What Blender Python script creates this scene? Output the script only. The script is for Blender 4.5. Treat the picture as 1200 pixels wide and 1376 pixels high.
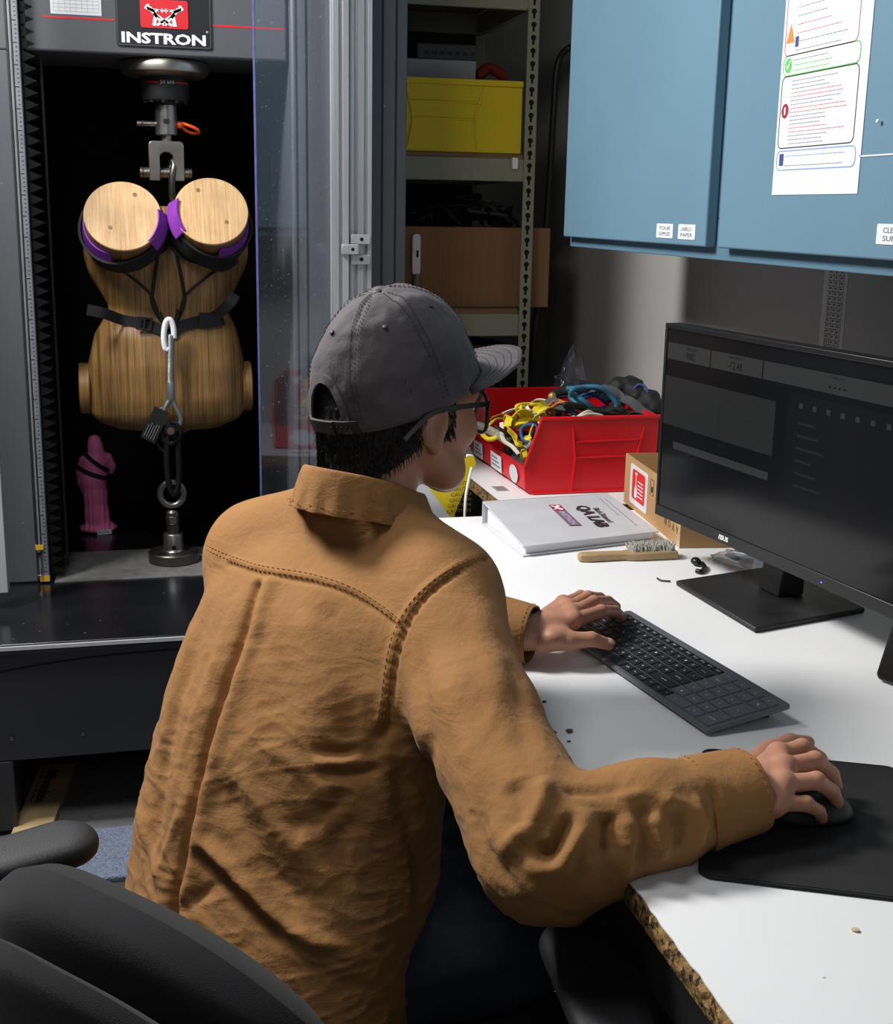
import bpy, bmesh, math, random
import numpy as np
from mathutils import Vector, Matrix, noise as mnoise
from mathutils.bvhtree import BVHTree

# ------------------------------------------------------------------ clear
for o in list(bpy.data.objects):
    bpy.data.objects.remove(o, do_unlink=True)
scene = bpy.context.scene
COL = scene.collection
random.seed(7)

# ------------------------------------------------------------------ camera
CAM_H = 1.38
FPX, CX, CY = 1700.0, 600.0, 688.0
RM = np.array([[0.9709328, 0.03850088, -0.23623543],
               [-0.23868753, 0.22925104, -0.94364836],
               [0.01782592, 0.97260559, 0.23177704]])
cam_data = bpy.data.cameras.new('camera')
cam = bpy.data.objects.new('camera', cam_data)
COL.objects.link(cam)
mw = Matrix([list(r) for r in RM]).to_4x4()
mw.translation = (0, 0, CAM_H)
cam.matrix_world = mw
cam_data.sensor_fit = 'VERTICAL'
cam_data.sensor_height = 24.0
cam_data.lens = FPX / 1376 * 24.0
cam_data.clip_start = 0.02
scene.camera = cam

# ------------------------------------------------------------------ world and lights
world = bpy.data.worlds.new('world')
scene.world = world
world.use_nodes = True
bg = world.node_tree.nodes['Background']
bg.inputs[0].default_value = (0.80, 0.88, 1.0, 1)
bg.inputs[1].default_value = 0.02

def area(name, loc, target, sx, sy, power, col=(1, 1, 1)):
    d = bpy.data.lights.new(name, 'AREA')
    d.shape = 'RECTANGLE'; d.size = sx; d.size_y = sy; d.energy = power; d.color = col
    o = bpy.data.objects.new(name, d)
    COL.objects.link(o)
    o.location = loc
    o.rotation_euler = (Vector(target) - Vector(loc)).to_track_quat('-Z', 'Y').to_euler()
    return o
area('key_lamp', (-0.9, 2.42, 2.6), (0.6, 1.7, 0.75), 0.5, 0.5, 82, (1.0, 0.98, 0.95))
area('ceiling_lamp', (-0.42, 1.45, 2.6), (0.0, 2.4, 0.6), 0.6, 0.6, 14, (1.0, 0.98, 0.96))
area('fill_lamp', (-0.25, -0.45, 2.0), (0.0, 3.4, 0.8), 0.7, 0.7, 2.4, (0.97, 0.98, 1.0))  # added fill, brightens the machine interior and the figurine

scene.view_settings.view_transform = 'Standard'
scene.view_settings.look = 'None'
scene.view_settings.gamma = 1.0
scene.view_settings.use_curve_mapping = False
scene.view_settings.exposure = 0.0

# ------------------------------------------------------------------ helpers: pixels of the photo to points on known planes
def _ray(u, v):
    return RM @ np.array([(u - CX) / FPX, -(v - CY) / FPX, -1.0])
def PZ(u, v, z):
    r = _ray(u, v); t = (z - CAM_H) / r[2]
    return Vector((r[0]*t, r[1]*t, z))
def PY(u, v, y):
    r = _ray(u, v); t = y / r[1]
    return Vector((r[0]*t, y, CAM_H + r[2]*t))
def PX(u, v, x):
    r = _ray(u, v); t = x / r[0]
    return Vector((x, r[1]*t, CAM_H + r[2]*t))

def lin(h):
    h = h.lstrip('#')
    out = []
    for i in (0, 2, 4):
        c = int(h[i:i+2], 16) / 255
        out.append(c/12.92 if c <= 0.04045 else ((c+0.055)/1.055)**2.4)
    return tuple(out)

# ------------------------------------------------------------------ materials
def pm(name, col, rough=0.5, metal=0.0, var=0.12, vscale=6.0, bump=0.0, bscale=120.0, spec=0.5,
       coat=0.0, stretch=None, specks=None, trans=0.0, alpha=1.0, sheen=0.0, rvar=0.0):
    m = bpy.data.materials.new(name)
    m.use_nodes = True
    nt = m.node_tree; N = nt.nodes; L = nt.links
    b = N['Principled BSDF']
    c = lin(col) if isinstance(col, str) else col
    b.inputs['Roughness'].default_value = rough
    b.inputs['Metallic'].default_value = metal
    b.inputs['Specular IOR Level'].default_value = spec
    b.inputs['Coat Weight'].default_value = coat
    b.inputs['Transmission Weight'].default_value = trans
    b.inputs['Alpha'].default_value = alpha
    b.inputs['Sheen Weight'].default_value = sheen
    tc = N.new('ShaderNodeTexCoord')
    mp = N.new('ShaderNodeMapping')
    L.new(tc.outputs['Object'], mp.inputs['Vector'])
    if stretch: mp.inputs['Scale'].default_value = stretch
    ns = N.new('ShaderNodeTexNoise')
    ns.inputs['Scale'].default_value = vscale; ns.inputs['Detail'].default_value = 6
    L.new(mp.outputs[0], ns.inputs['Vector'])
    rp = N.new('ShaderNodeValToRGB')
    rp.color_ramp.elements[0].position = 0.3; rp.color_ramp.elements[1].position = 0.7
    rp.color_ramp.elements[0].color = tuple(x*(1-var) for x in c) + (1,)
    rp.color_ramp.elements[1].color = tuple(min(1, x*(1+var)) for x in c) + (1,)
    L.new(ns.outputs['Fac'], rp.inputs['Fac'])
    out = rp.outputs['Color']
    if specks:                                   # (colour, scale, threshold)
        sc, ss, th = specks
        n2 = N.new('ShaderNodeTexNoise'); n2.inputs['Scale'].default_value = ss; n2.inputs['Detail'].default_value = 2
        L.new(tc.outputs['Object'], n2.inputs['Vector'])
        r2 = N.new('ShaderNodeValToRGB')
        r2.color_ramp.elements[0].position = th; r2.color_ramp.elements[1].position = th + 0.03
        r2.color_ramp.elements[0].color = (0, 0, 0, 1); r2.color_ramp.elements[1].color = (1, 1, 1, 1)
        L.new(n2.outputs['Fac'], r2.inputs['Fac'])
        mx = N.new('ShaderNodeMix'); mx.data_type = 'RGBA'
        L.new(r2.outputs['Color'], mx.inputs[0]); L.new(out, mx.inputs[6])
        mx.inputs[7].default_value = (lin(sc) if isinstance(sc, str) else sc) + (1,)
        out = mx.outputs[2]
    L.new(out, b.inputs['Base Color'])
    if rvar:
        mr = N.new('ShaderNodeMapRange')
        mr.inputs[3].default_value = max(0, rough-rvar); mr.inputs[4].default_value = min(1, rough+rvar)
        L.new(ns.outputs['Fac'], mr.inputs[0]); L.new(mr.outputs[0], b.inputs['Roughness'])
    if bump:
        n3 = N.new('ShaderNodeTexNoise'); n3.inputs['Scale'].default_value = bscale; n3.inputs['Detail'].default_value = 4
        L.new(mp.outputs[0], n3.inputs['Vector'])
        bp = N.new('ShaderNodeBump'); bp.inputs['Strength'].default_value = bump; bp.inputs['Distance'].default_value = 0.004
        L.new(n3.outputs['Fac'], bp.inputs['Height']); L.new(bp.outputs[0], b.inputs['Normal'])
    return m

M = {}
def laminate(name, a, bcol, scale, dist=0.0, rough=0.5, stretch=(60, 3, 1.2)):
    """wood built of thin vertical layers: noise stretched along the grain"""
    m = pm(name, a, rough, 0, 0.1, 4, bump=0.08, bscale=40, stretch=None)
    nt = m.node_tree; N = nt.nodes; L = nt.links; b = N['Principled BSDF']
    tc = N.new('ShaderNodeTexCoord'); mp = N.new('ShaderNodeMapping'); mp.inputs['Scale'].default_value = stretch
    L.new(tc.outputs['Object'], mp.inputs['Vector'])
    n = N.new('ShaderNodeTexNoise'); n.inputs['Scale'].default_value = scale; n.inputs['Detail'].default_value = 5; n.inputs['Roughness'].default_value = 0.7
    L.new(mp.outputs[0], n.inputs['Vector'])
    r = N.new('ShaderNodeValToRGB'); e = r.color_ramp.elements
    e[0].position = 0.30; e[1].position = 0.62
    e[0].color = lin(bcol) + (1,); e[1].color = lin(a) + (1,)
    L.new(n.outputs['Fac'], r.inputs['Fac'])
    n2 = N.new('ShaderNodeTexNoise'); n2.inputs['Scale'].default_value = 9; n2.inputs['Detail'].default_value = 4
    L.new(tc.outputs['Object'], n2.inputs['Vector'])
    mr = N.new('ShaderNodeMapRange'); mr.inputs[1].default_value = .3; mr.inputs[2].default_value = .7; mr.inputs[3].default_value = 0.72; mr.inputs[4].default_value = 1.12
    L.new(n2.outputs['Fac'], mr.inputs[0])
    mx = N.new('ShaderNodeMix'); mx.data_type = 'RGBA'; mx.blend_type = 'MULTIPLY'; mx.inputs[0].default_value = 1
    L.new(r.outputs['Color'], mx.inputs[6]); L.new(mr.outputs[0], mx.inputs[7])
    L.new(mx.outputs[2], b.inputs['Base Color'])
    return m

# ------------------------------------------------------------------ mesh building
class MB:
    def __init__(s): s.v = []; s.f = []
    def add(s, vs, fs):
        k = len(s.v); s.v += [Vector(p) for p in vs]; s.f += [tuple(i+k for i in f) for f in fs]; return s
    def box(s, a, b, M=None):
        x0, x1 = sorted((a[0], b[0])); y0, y1 = sorted((a[1], b[1])); z0, z1 = sorted((a[2], b[2]))
        vs = [Vector(p) for p in ((x0,y0,z0),(x1,y0,z0),(x1,y1,z0),(x0,y1,z0),(x0,y0,z1),(x1,y0,z1),(x1,y1,z1),(x0,y1,z1))]
        if M is not None: vs = [M @ p for p in vs]
        return s.add(vs, [(3,2,1,0),(4,5,6,7),(0,1,5,4),(1,2,6,5),(2,3,7,6),(3,0,4,7)])
    def cbox(s, c, size, M=None):
        c = Vector(c); h = Vector(size)/2
        return s.box(c-h, c+h, M)
    def prism(s, poly, h0, h1, M=None):
        """outline in the xy plane of M, between two heights"""
        n = len(poly)
        vs = [Vector((p[0], p[1], h0)) for p in poly] + [Vector((p[0], p[1], h1)) for p in poly]
        if M is not None: vs = [M @ p for p in vs]
        fs = [tuple(range(n))[::-1], tuple(range(n, 2*n))] + [(i, (i+1) % n, n+(i+1) % n, n+i) for i in range(n)]
        return s.add(vs, fs)
    def tube(s, pts, r, n=10, closed=False, caps=True, flat=None):
        """round tube, or a ribbon of half width flat[0] and half thickness flat[1] with normal hint flat[2]"""
        pts = [Vector(p) for p in pts]; k = len(pts)
        rs = r if isinstance(r, (list, tuple)) else [r]*k
        rings = []; prev = None
        for i, p in enumerate(pts):
            a = pts[(i-1) % k] if (closed or i > 0) else pts[i]
            b = pts[(i+1) % k] if (closed or i < k-1) else pts[i]
            t = (b-a)
            t = t.normalized() if t.length > 1e-9 else Vector((0, 0, 1))
            if flat:
                hint = Vector(flat[2][i] if isinstance(flat[2], list) else flat[2])
                nn = (hint - t*hint.dot(t))
                nn = nn.normalized() if nn.length > 1e-6 else t.orthogonal().normalized()
            else:
                if prev is None: nn = t.orthogonal().normalized()
                else:
                    nn = prev - t*prev.dot(t)
                    nn = nn.normalized() if nn.length > 1e-6 else t.orthogonal().normalized()
            prev = nn; bb = t.cross(nn)
            ring = []
            if flat:
                w, th = flat[0], flat[1]
                for (x, y) in ((-1, -1), (-.5, -1), (.5, -1), (1, -1), (1, 1), (.5, 1), (-.5, 1), (-1, 1)):
                    ring.append(p + bb*(x*w) + nn*(y*th))
            else:
                for j in range(n):
                    an = 2*math.pi*j/n
                    ring.append(p + nn*(math.cos(an)*rs[i]) + bb*(math.sin(an)*rs[i]))
            rings.append(ring)
        m = len(rings[0]); base = len(s.v)
        for ring in rings: s.v += ring
        kk = k if closed else k-1
        for i in range(kk):
            for j in range(m):
                a = base+i*m+j; b = base+i*m+(j+1) % m
                c = base+((i+1) % k)*m+(j+1) % m; d = base+((i+1) % k)*m+j
                s.f.append((a, b, c, d))
        if caps and not closed:
            s.f.append(tuple(base+j for j in range(m))[::-1])
            s.f.append(tuple(base+(k-1)*m+j for j in range(m)))
        return s
    def lathe(s, prof, n=28, M=None, caps=True):
        """profile of (radius, height) turned about z of M"""
        base = len(s.v); k = len(prof)
        for (r, h) in prof:
            for j in range(n):
                a = 2*math.pi*j/n
                p = Vector((r*math.cos(a), r*math.sin(a), h))
                s.v.append(M @ p if M is not None else p)
        for i in range(k-1):
            for j in range(n):
                s.f.append((base+i*n+j, base+i*n+(j+1) % n, base+(i+1)*n+(j+1) % n, base+(i+1)*n+j))
        if caps:
            s.f.append(tuple(base+j for j in range(n))[::-1])
            s.f.append(tuple(base+(k-1)*n+j for j in range(n)))
        return s
    def sphere(s, c, r, n=12, sc=(1, 1, 1)):
        prof = [(max(1e-4, r*math.sin(math.pi*i/n)), -r*math.cos(math.pi*i/n)) for i in range(n+1)]
        Mx = Matrix.Translation(Vector(c)) @ Matrix.Diagonal((*sc, 1))
        return s.lathe(prof, n*2, Mx)
    def build(s, name, mat, parent=None, smooth=False, bevel=0.0, seg=2, M=None, fix=True):
        vs = [M @ v for v in s.v] if M is not None else s.v
        me = bpy.data.meshes.new(name)
        org = Vector((0, 0, 0))
        if parent is None and vs:
            xs = [v.x for v in vs]; ys = [v.y for v in vs]; zs = [v.z for v in vs]
            org = Vector(((min(xs)+max(xs))/2, (min(ys)+max(ys))/2, min(zs)))
        me.from_pydata([tuple(v-org) for v in vs], [], s.f)
        if fix:
            bm = bmesh.new(); bm.from_mesh(me)
            bmesh.ops.recalc_face_normals(bm, faces=bm.faces); bm.to_mesh(me); bm.free()
        return mkobj(name, me, mat, parent, smooth, bevel, seg, org)

def mkobj(name, me, mat, parent=None, smooth=False, bevel=0.0, seg=2, org=Vector((0, 0, 0))):
    o = bpy.data.objects.new(name, me)
    COL.objects.link(o)
    if mat is not None: me.materials.append(M[mat] if isinstance(mat, str) else mat)
    o.location = org
    if smooth:
        me.shade_smooth()
        if smooth == 'auto':
            me.set_sharp_from_angle(angle=math.radians(38))
    if parent is not None:
        o.parent = parent
        w = Matrix.Translation(parent.location) if parent.parent is None else Matrix.Identity(4)
        o.matrix_parent_inverse = w.inverted()
    if bevel:
        b = o.modifiers.new('bevel', 'BEVEL'); b.width = bevel; b.segments = seg; b.limit_method = 'ANGLE'; b.angle_limit = math.radians(40)
        me.shade_smooth()
        b.harden_normals = False
        me.set_sharp_from_angle(angle=math.radians(60))
    return o

def thing(name, loc, label, cat, group=None):
    o = bpy.data.objects.new(name, None); COL.objects.link(o)
    o.location = loc; o.empty_display_size = 0.05
    return tag(o, label, cat, group)
def tag(o, label, cat, group=None):
    o['label'] = label; o['category'] = cat
    if group: o['group'] = group
    return o
def struct(o):
    o['kind'] = 'structure'; return o
def bx(name, a, b, mat, parent=None, bevel=0.0, M=None):
    return MB().box(a, b).build(name, mat, parent, bevel=bevel, M=M)

def frame(o, x, y):
    """matrix with origin o, x and y axes given; z = x cross y"""
    x = Vector(x).normalized(); y = Vector(y); y = (y - x*y.dot(x)).normalized(); z = x.cross(y)
    m = Matrix.Identity(4)
    for i in range(3):
        m[i][0] = x[i]; m[i][1] = y[i]; m[i][2] = z[i]; m[i][3] = o[i]
    return m
def textmesh(s, F, w=None, h=None, ext=0.0004, bold=0.0, align='L', res=2):
    """lettering laid in the xy plane of F, lower left corner at its origin, fitted to w and h"""
    cu = bpy.data.curves.new('txt', 'FONT'); cu.body = s; cu.size = 1; cu.extrude = 0.01; cu.resolution_u = res; cu.offset = bold
    o = bpy.data.objects.new('txt', cu); COL.objects.link(o)
    dg = bpy.context.evaluated_depsgraph_get()
    me = bpy.data.meshes.new_from_object(o.evaluated_get(dg))
    vs = [v.co.copy() for v in me.vertices]; fs = [tuple(p.vertices) for p in me.polygons]
    bpy.data.objects.remove(o); bpy.data.curves.remove(cu); bpy.data.meshes.remove(me)
    if not vs: return MB()
    x0 = min(v.x for v in vs); x1 = max(v.x for v in vs); y0 = min(v.y for v in vs); y1 = max(v.y for v in vs)
    sx = w/(x1-x0) if w else None; sy = h/(y1-y0) if h else None
    sx = sx or sy; sy = sy or sx
    mb = MB()
    mb.v = [F @ Vector(((v.x-x0)*sx, (v.y-y0)*sy, v.z/0.01*ext)) for v in vs]; mb.f = fs
    return mb
def rrect(w, h, r, n=5, x0=0, y0=0):
    pts = []
    for (cx, cy, a0) in ((w-r, r, -90), (w-r, h-r, 0), (r, h-r, 90), (r, r, 180)):
        for i in range(n+1):
            a = math.radians(a0+90*i/n); pts.append((x0+cx+r*math.cos(a), y0+cy+r*math.sin(a)))
    return pts
def outline_strip(poly, w, F, h=0.0004):
    """thin printed line following a closed outline"""
    mb = MB(); pts = [F @ Vector((p[0], p[1], h)) for p in poly]
    zn = (F.to_3x3() @ Vector((0, 0, 1)))
    mb.tube(pts, w, closed=True, flat=(w, h*0.5, zn)); return mb
def bez(pts, n=8):
    """Catmull-Rom through the points"""
    P = [Vector(p) for p in pts]; out = []
    for i in range(len(P)-1):
        p0 = P[max(0, i-1)]; p1 = P[i]; p2 = P[i+1]; p3 = P[min(len(P)-1, i+2)]
        for j in range(n):
            t = j/n
            out.append(0.5*((2*p1)+(p2-p0)*t+(2*p0-5*p1+4*p2-p3)*t*t+(3*p1-p0-3*p2+p3)*t**3))
    out.append(P[-1]); return out
def bezc(pts, n=8):
    P = [Vector(p) for p in pts]; k = len(P); out = []
    for i in range(k):
        p0, p1, p2, p3 = P[(i-1) % k], P[i], P[(i+1) % k], P[(i+2) % k]
        for j in range(n):
            t = j/n
            out.append(0.5*((2*p1)+(p2-p0)*t+(2*p0-5*p1+4*p2-p3)*t*t+(3*p1-p0-3*p2+p3)*t**3))
    return out

# ------------------------------------------------------------------ signed distance fields, for soft and organic shapes
class Field:
    def __init__(s, lo, hi, h):
        s.h = h; s.lo = np.array(lo, float)
        s.n = np.ceil((np.array(hi)-s.lo)/h).astype(int)+1
        s.a = np.full(s.n, 0.2, np.float32)
    def _win(s, lo, hi):
        i0 = np.maximum(0, np.floor((np.array(lo)-s.lo)/s.h).astype(int))
        i1 = np.minimum(s.n, np.ceil((np.array(hi)-s.lo)/s.h).astype(int)+1)
        if np.any(i1 <= i0): return None, None
        sl = tuple(slice(a, b) for a, b in zip(i0, i1))
        g = np.meshgrid(*[(np.arange(a, b)*s.h+l).astype(np.float32) for a, b, l in zip(i0, i1, s.lo)], indexing='ij', sparse=True)
        return sl, g
    def _comb(s, sl, d, k, op):
        a = s.a[sl]
        if op == 'add':
            if k <= 0: s.a[sl] = np.minimum(a, d); return
            h = np.clip(.5+.5*(a-d)/k, 0, 1); s.a[sl] = a*(1-h)+d*h-k*h*(1-h)
        else:
            d = -d
            if k <= 0: s.a[sl] = np.maximum(a, d); return
            h = np.clip(.5-.5*(a-d)/k, 0, 1); s.a[sl] = a*(1-h)+d*h+k*h*(1-h)
    def cone(s, p, q, r0, r1, k=.01, op='add'):
        p = np.array(p, float); q = np.array(q, float); m = max(r0, r1)+k+3*s.h
        sl, g = s._win(np.minimum(p, q)-m, np.maximum(p, q)+m)
        if sl is None: return s
        d = q-p; L = max(d@d, 1e-12)
        t = np.clip(((g[0]-p[0])*d[0]+(g[1]-p[1])*d[1]+(g[2]-p[2])*d[2])/L, 0, 1)
        dist = np.sqrt((g[0]-p[0]-t*d[0])**2+(g[1]-p[1]-t*d[1])**2+(g[2]-p[2]-t*d[2])**2)-(r0+(r1-r0)*t)
        s._comb(sl, dist, k, op); return s
    def chain(s, pts, rs, k=.01, op='add'):
        # joints of one limb are unioned sharply among themselves, the limb blends with the rest
        for i in range(len(pts)-1): s.cone(pts[i], pts[i+1], rs[i], rs[i+1], k, op)
        return s
    def ell(s, c, r, R=None, k=.01, op='add'):
        c = np.array(c, float); r = np.array(r, float); m = r.max()+k+3*s.h
        sl, g = s._win(c-m, c+m)
        if sl is None: return s
        x, y, z = g[0]-c[0], g[1]-c[1], g[2]-c[2]
        if R is not None:
            R = np.array([list(q) for q in R])[:3, :3]
            x, y, z = (R[0, 0]*x+R[1, 0]*y+R[2, 0]*z, R[0, 1]*x+R[1, 1]*y+R[2, 1]*z, R[0, 2]*x+R[1, 2]*y+R[2, 2]*z)
        k0 = np.sqrt((x/r[0])**2+(y/r[1])**2+(z/r[2])**2)
        k1 = np.sqrt((x/r[0]**2)**2+(y/r[1]**2)**2+(z/r[2]**2)**2)
        d = k0*(k0-1)/np.maximum(k1, 1e-6)
        s._comb(sl, d, k, op); return s
    def func(s, lo, hi, fn, k=.01, op='add'):
        sl, g = s._win(lo, hi)
        if sl is None: return s
        s._comb(sl, fn(*g), k, op); return s
    def mesh(s):
        a = s.a; ins = a < 0
        c = np.zeros(tuple(x-1 for x in a.shape), np.int8)
        for i in (0, 1):
            for j in (0, 1):
                for k in (0, 1):
                    c += ins[i:a.shape[0]-1+i, j:a.shape[1]-1+j, k:a.shape[2]-1+k]
        idx = np.argwhere((c > 0) & (c < 8))
        corner = {(i, j, k): a[idx[:, 0]+i, idx[:, 1]+j, idx[:, 2]+k] for i in (0, 1) for j in (0, 1) for k in (0, 1)}
        acc = np.zeros((len(idx), 3)); cnt = np.zeros(len(idx))
        for ax in range(3):
            for u in (0, 1):
                for v in (0, 1):
                    p = [u, v]; p.insert(ax, 0); q = [u, v]; q.insert(ax, 1)
                    va, vb = corner[tuple(p)], corner[tuple(q)]
                    m = (va < 0) != (vb < 0)
                    t = np.where(m, va/np.where(m, va-vb, 1), 0)
                    pos = np.tile(np.array(p, float), (len(idx), 1)); pos[:, ax] = t
                    acc[m] += pos[m]; cnt[m] += 1
        V = (idx+acc/cnt[:, None])*s.h+s.lo
        num = np.full(c.shape, -1, np.int32); num[tuple(idx.T)] = np.arange(len(idx))
        F = []
        for ax in range(3):
            n = a.shape
            s0 = [slice(1, n[i]-1) for i in range(3)]; s1 = list(s0)
            s0[ax] = slice(0, n[ax]-1); s1[ax] = slice(1, n[ax])
            A = ins[tuple(s0)]; B = ins[tuple(s1)]
            for flip in (0, 1):
                e = np.argwhere((A & ~B) if not flip else (~A & B))
                if len(e) == 0: continue
                off = np.ones(3, int); off[ax] = 0
                e = e+off
                u, v = [(1, 2), (2, 0), (0, 1)][ax]
                def cell(du, dv):
                    q = e.copy(); q[:, u] += du; q[:, v] += dv
                    return num[q[:, 0], q[:, 1], q[:, 2]]
                quad = np.stack([cell(-1, -1), cell(0, -1), cell(0, 0), cell(-1, 0)], 1)
                F.append(quad if not flip else quad[:, ::-1])
        F = np.concatenate(F); F = F[(F >= 0).all(1)]
        return V, F
def relax(V, F, it=4, lam=.5):
    E = np.concatenate([F[:, [0, 1]], F[:, [1, 2]], F[:, [2, 3]], F[:, [3, 0]]])
    n = len(V); deg = np.bincount(E.ravel(), minlength=n).astype(float)
    for i in range(it):
        acc = np.zeros_like(V)
        for ax in range(3):
            acc[:, ax] = np.bincount(E[:, 0], V[E[:, 1], ax], n)+np.bincount(E[:, 1], V[E[:, 0], ax], n)
        l = lam if i % 2 == 0 else lam*1.0
        V = V+(acc/np.maximum(deg, 1)[:, None]-V)*l
    return V
def meshnp(name, V, F):
    me = bpy.data.meshes.new(name)
    me.vertices.add(len(V)); me.vertices.foreach_set('co', np.ascontiguousarray(V, np.float32).ravel())
    me.loops.add(F.size); me.loops.foreach_set('vertex_index', np.ascontiguousarray(F, np.int32).ravel())
    me.polygons.add(len(F)); me.polygons.foreach_set('loop_start', np.arange(len(F), dtype=np.int32)*F.shape[1])
    me.update(calc_edges=True); me.validate()
    return me
def subdiv(V, F, lv=1):
    me = meshnp('tmp', V, F); o = bpy.data.objects.new('tmp', me); COL.objects.link(o)
    md = o.modifiers.new('s', 'SUBSURF'); md.levels = lv
    dg = bpy.context.evaluated_depsgraph_get(); m2 = bpy.data.meshes.new_from_object(o.evaluated_get(dg))
    V2 = np.zeros(len(m2.vertices)*3, np.float32); m2.vertices.foreach_get('co', V2)
    F2 = np.zeros(len(m2.loops), np.int32); m2.loops.foreach_get('vertex_index', F2)
    bpy.data.objects.remove(o); bpy.data.meshes.remove(me); bpy.data.meshes.remove(m2)
    return V2.reshape(-1, 3).astype(float), F2.reshape(-1, 4)
def vnormals(V, F):
    n = np.cross(V[F[:, 2]]-V[F[:, 0]], V[F[:, 3]]-V[F[:, 1]])
    N = np.zeros_like(V)
    for ax in range(3):
        for j in range(4): N[:, ax] += np.bincount(F[:, j], n[:, ax], len(V))
    return N/np.maximum(np.linalg.norm(N, axis=1), 1e-12)[:, None]
def npsmooth(x): return x*x*(3-2*x)
def vnoise(P, scale, seed=0):
    """cheap smooth value noise on an array of points"""
    Q = P*scale+seed*17.3; I = np.floor(Q).astype(np.int64); f = npsmooth(Q-I)
    def hsh(i, j, k):
        h = (i*374761393+j*668265263+k*2147483647+seed*1274126177) & 0xffffffff
        h = ((h ^ (h >> 13))*1274126177) & 0xffffffff
        return ((h ^ (h >> 16)) & 0xffff)/65535.0
    r = 0
    for i in (0, 1):
        for j in (0, 1):
            for k in (0, 1):
                w = (f[:, 0] if i else 1-f[:, 0])*(f[:, 1] if j else 1-f[:, 1])*(f[:, 2] if k else 1-f[:, 2])
                r = r+w*hsh(I[:, 0]+i, I[:, 1]+j, I[:, 2]+k)
    return r*2-1
# ------------------------------------------------------------------ materials of the room and the machine
M['floor'] = pm('floor', '#77787a', .6, 0, .18, 5, bump=.05, bscale=60, specks=('#3c3a38', 90, .68))
M['wall'] = pm('wall', '#a9a8a6', .75, 0, .03, 3, bump=.06, bscale=180)
M['mgrey'] = pm('mgrey', '#53555b', .42, 0, .06, 5, bump=.04, bscale=300, specks=('#85878c', 70, .755))
M['mgrey2'] = pm('mgrey2', '#5e6167', .4, 0, .05, 5, bump=.03, bscale=300, specks=('#9a9ca0', 60, .77))
M['mdark'] = pm('mdark', '#2c2d33', .45, 0, .08, 6, bump=.05, bscale=260)
M['mblack'] = pm('mblack', '#141517', .6, 0, .1, 6)
M['backdrop'] = pm('backdrop', '#0b0b0c', .85, 0, .1, 6, spec=.2)
M['plate'] = pm('plate', '#15161b', .2, 0, .2, 8, specks=('#6d7078', 75, .735), rvar=.1)
M['fabmat'] = pm('fabmat', '#6a6a69', .9, 0, .25, 30, bump=.3, bscale=350)
M['alu'] = pm('alu', '#c6c8cc', .45, .3, .08, 8, stretch=(8, 8, .4), rvar=.08)
M['steel'] = pm('steel', '#a3a09b', .34, .95, .12, 20, rvar=.1, bump=.03, bscale=200)
M['steeldark'] = pm('steeldark', '#6f6c66', .36, .95, .15, 20, rvar=.1)
M['galv'] = pm('galv', '#9aa1a6', .42, .85, .15, 25)
M['iron'] = pm('iron', '#2a2a2b', .4, .7, .2, 20, rvar=.1)
M['red'] = pm('red', '#c8202b', .45, 0, .06)
M['white'] = pm('white', '#e9e9ec', .55, 0, .03)
M['ink'] = pm('ink', '#202124', .7, 0, .05)
M['orange'] = pm('orange', '#ef5a1c', .4, 0, .08)
M['yellowtape'] = pm('yellowtape', '#d5ab2a', .6, 0, .1)
M['bamboo'] = laminate('bamboo', '#d2b084', '#a98152', 3.2, rough=.45, stretch=(70, 2, 2))
M['bamboo2'] = laminate('bamboo2', '#a67f4c', '#54391d', 3.0, rough=.4, stretch=(75, 2, 1.2))
M['plug'] = pm('plug', '#7a5f40', .6, 0, .1)
M['webblack'] = pm('webblack', '#121215', .75, 0, .2, 60, bump=.3, bscale=700)
M['purple'] = pm('purple', '#7a2a9a', .65, 0, .1, 40, bump=.2, bscale=600)
M['pink'] = pm('pink', '#f07ab2', .5, 0, .06, 15, bump=.05, bscale=80)
M['paper'] = pm('paper', '#d9dce2', .55, 0, .02)

def plexi():
    m = bpy.data.materials.new('plexiglass'); m.use_nodes = True
    nt = m.node_tree; N = nt.nodes; L = nt.links; N.remove(N['Principled BSDF']); out = N['Material Output']
    tr = N.new('ShaderNodeBsdfTransparent'); tr.inputs[0].default_value = (.93, .95, .97, 1)
    gl = N.new('ShaderNodeBsdfGlossy'); gl.inputs['Roughness'].default_value = .04; gl.inputs[0].default_value = (.85, .88, .95, 1)
    lw = N.new('ShaderNodeLayerWeight'); pw = N.new('ShaderNodeMath'); pw.operation = 'POWER'; pw.inputs[1].default_value = 4
    L.new(lw.outputs['Facing'], pw.inputs[0])
    fr = N.new('ShaderNodeMapRange'); fr.inputs[3].default_value = .045; fr.inputs[4].default_value = .9; L.new(pw.outputs[0], fr.inputs[0])
    m1 = N.new('ShaderNodeMixShader'); L.new(fr.outputs[0], m1.inputs[0]); L.new(tr.outputs[0], m1.inputs[1]); L.new(gl.outputs[0], m1.inputs[2])
    di = N.new('ShaderNodeBsdfDiffuse'); di.inputs[0].default_value = (.55, .58, .65, 1)
    tc = N.new('ShaderNodeTexCoord')
    n = N.new('ShaderNodeTexNoise'); n.inputs['Scale'].default_value = 160; n.inputs['Detail'].default_value = 3
    L.new(tc.outputs['Object'], n.inputs['Vector'])
    mp = N.new('ShaderNodeMapRange'); mp.inputs[1].default_value = .68; mp.inputs[2].default_value = .74; mp.inputs[3].default_value = .045; mp.inputs[4].default_value = .75
    L.new(n.outputs['Fac'], mp.inputs[0])
    m2 = N.new('ShaderNodeMixShader'); L.new(mp.outputs[0], m2.inputs[0]); L.new(m1.outputs[0], m2.inputs[1]); L.new(di.outputs[0], m2.inputs[2])
    L.new(m2.outputs[0], out.inputs[0])
    return m
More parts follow.
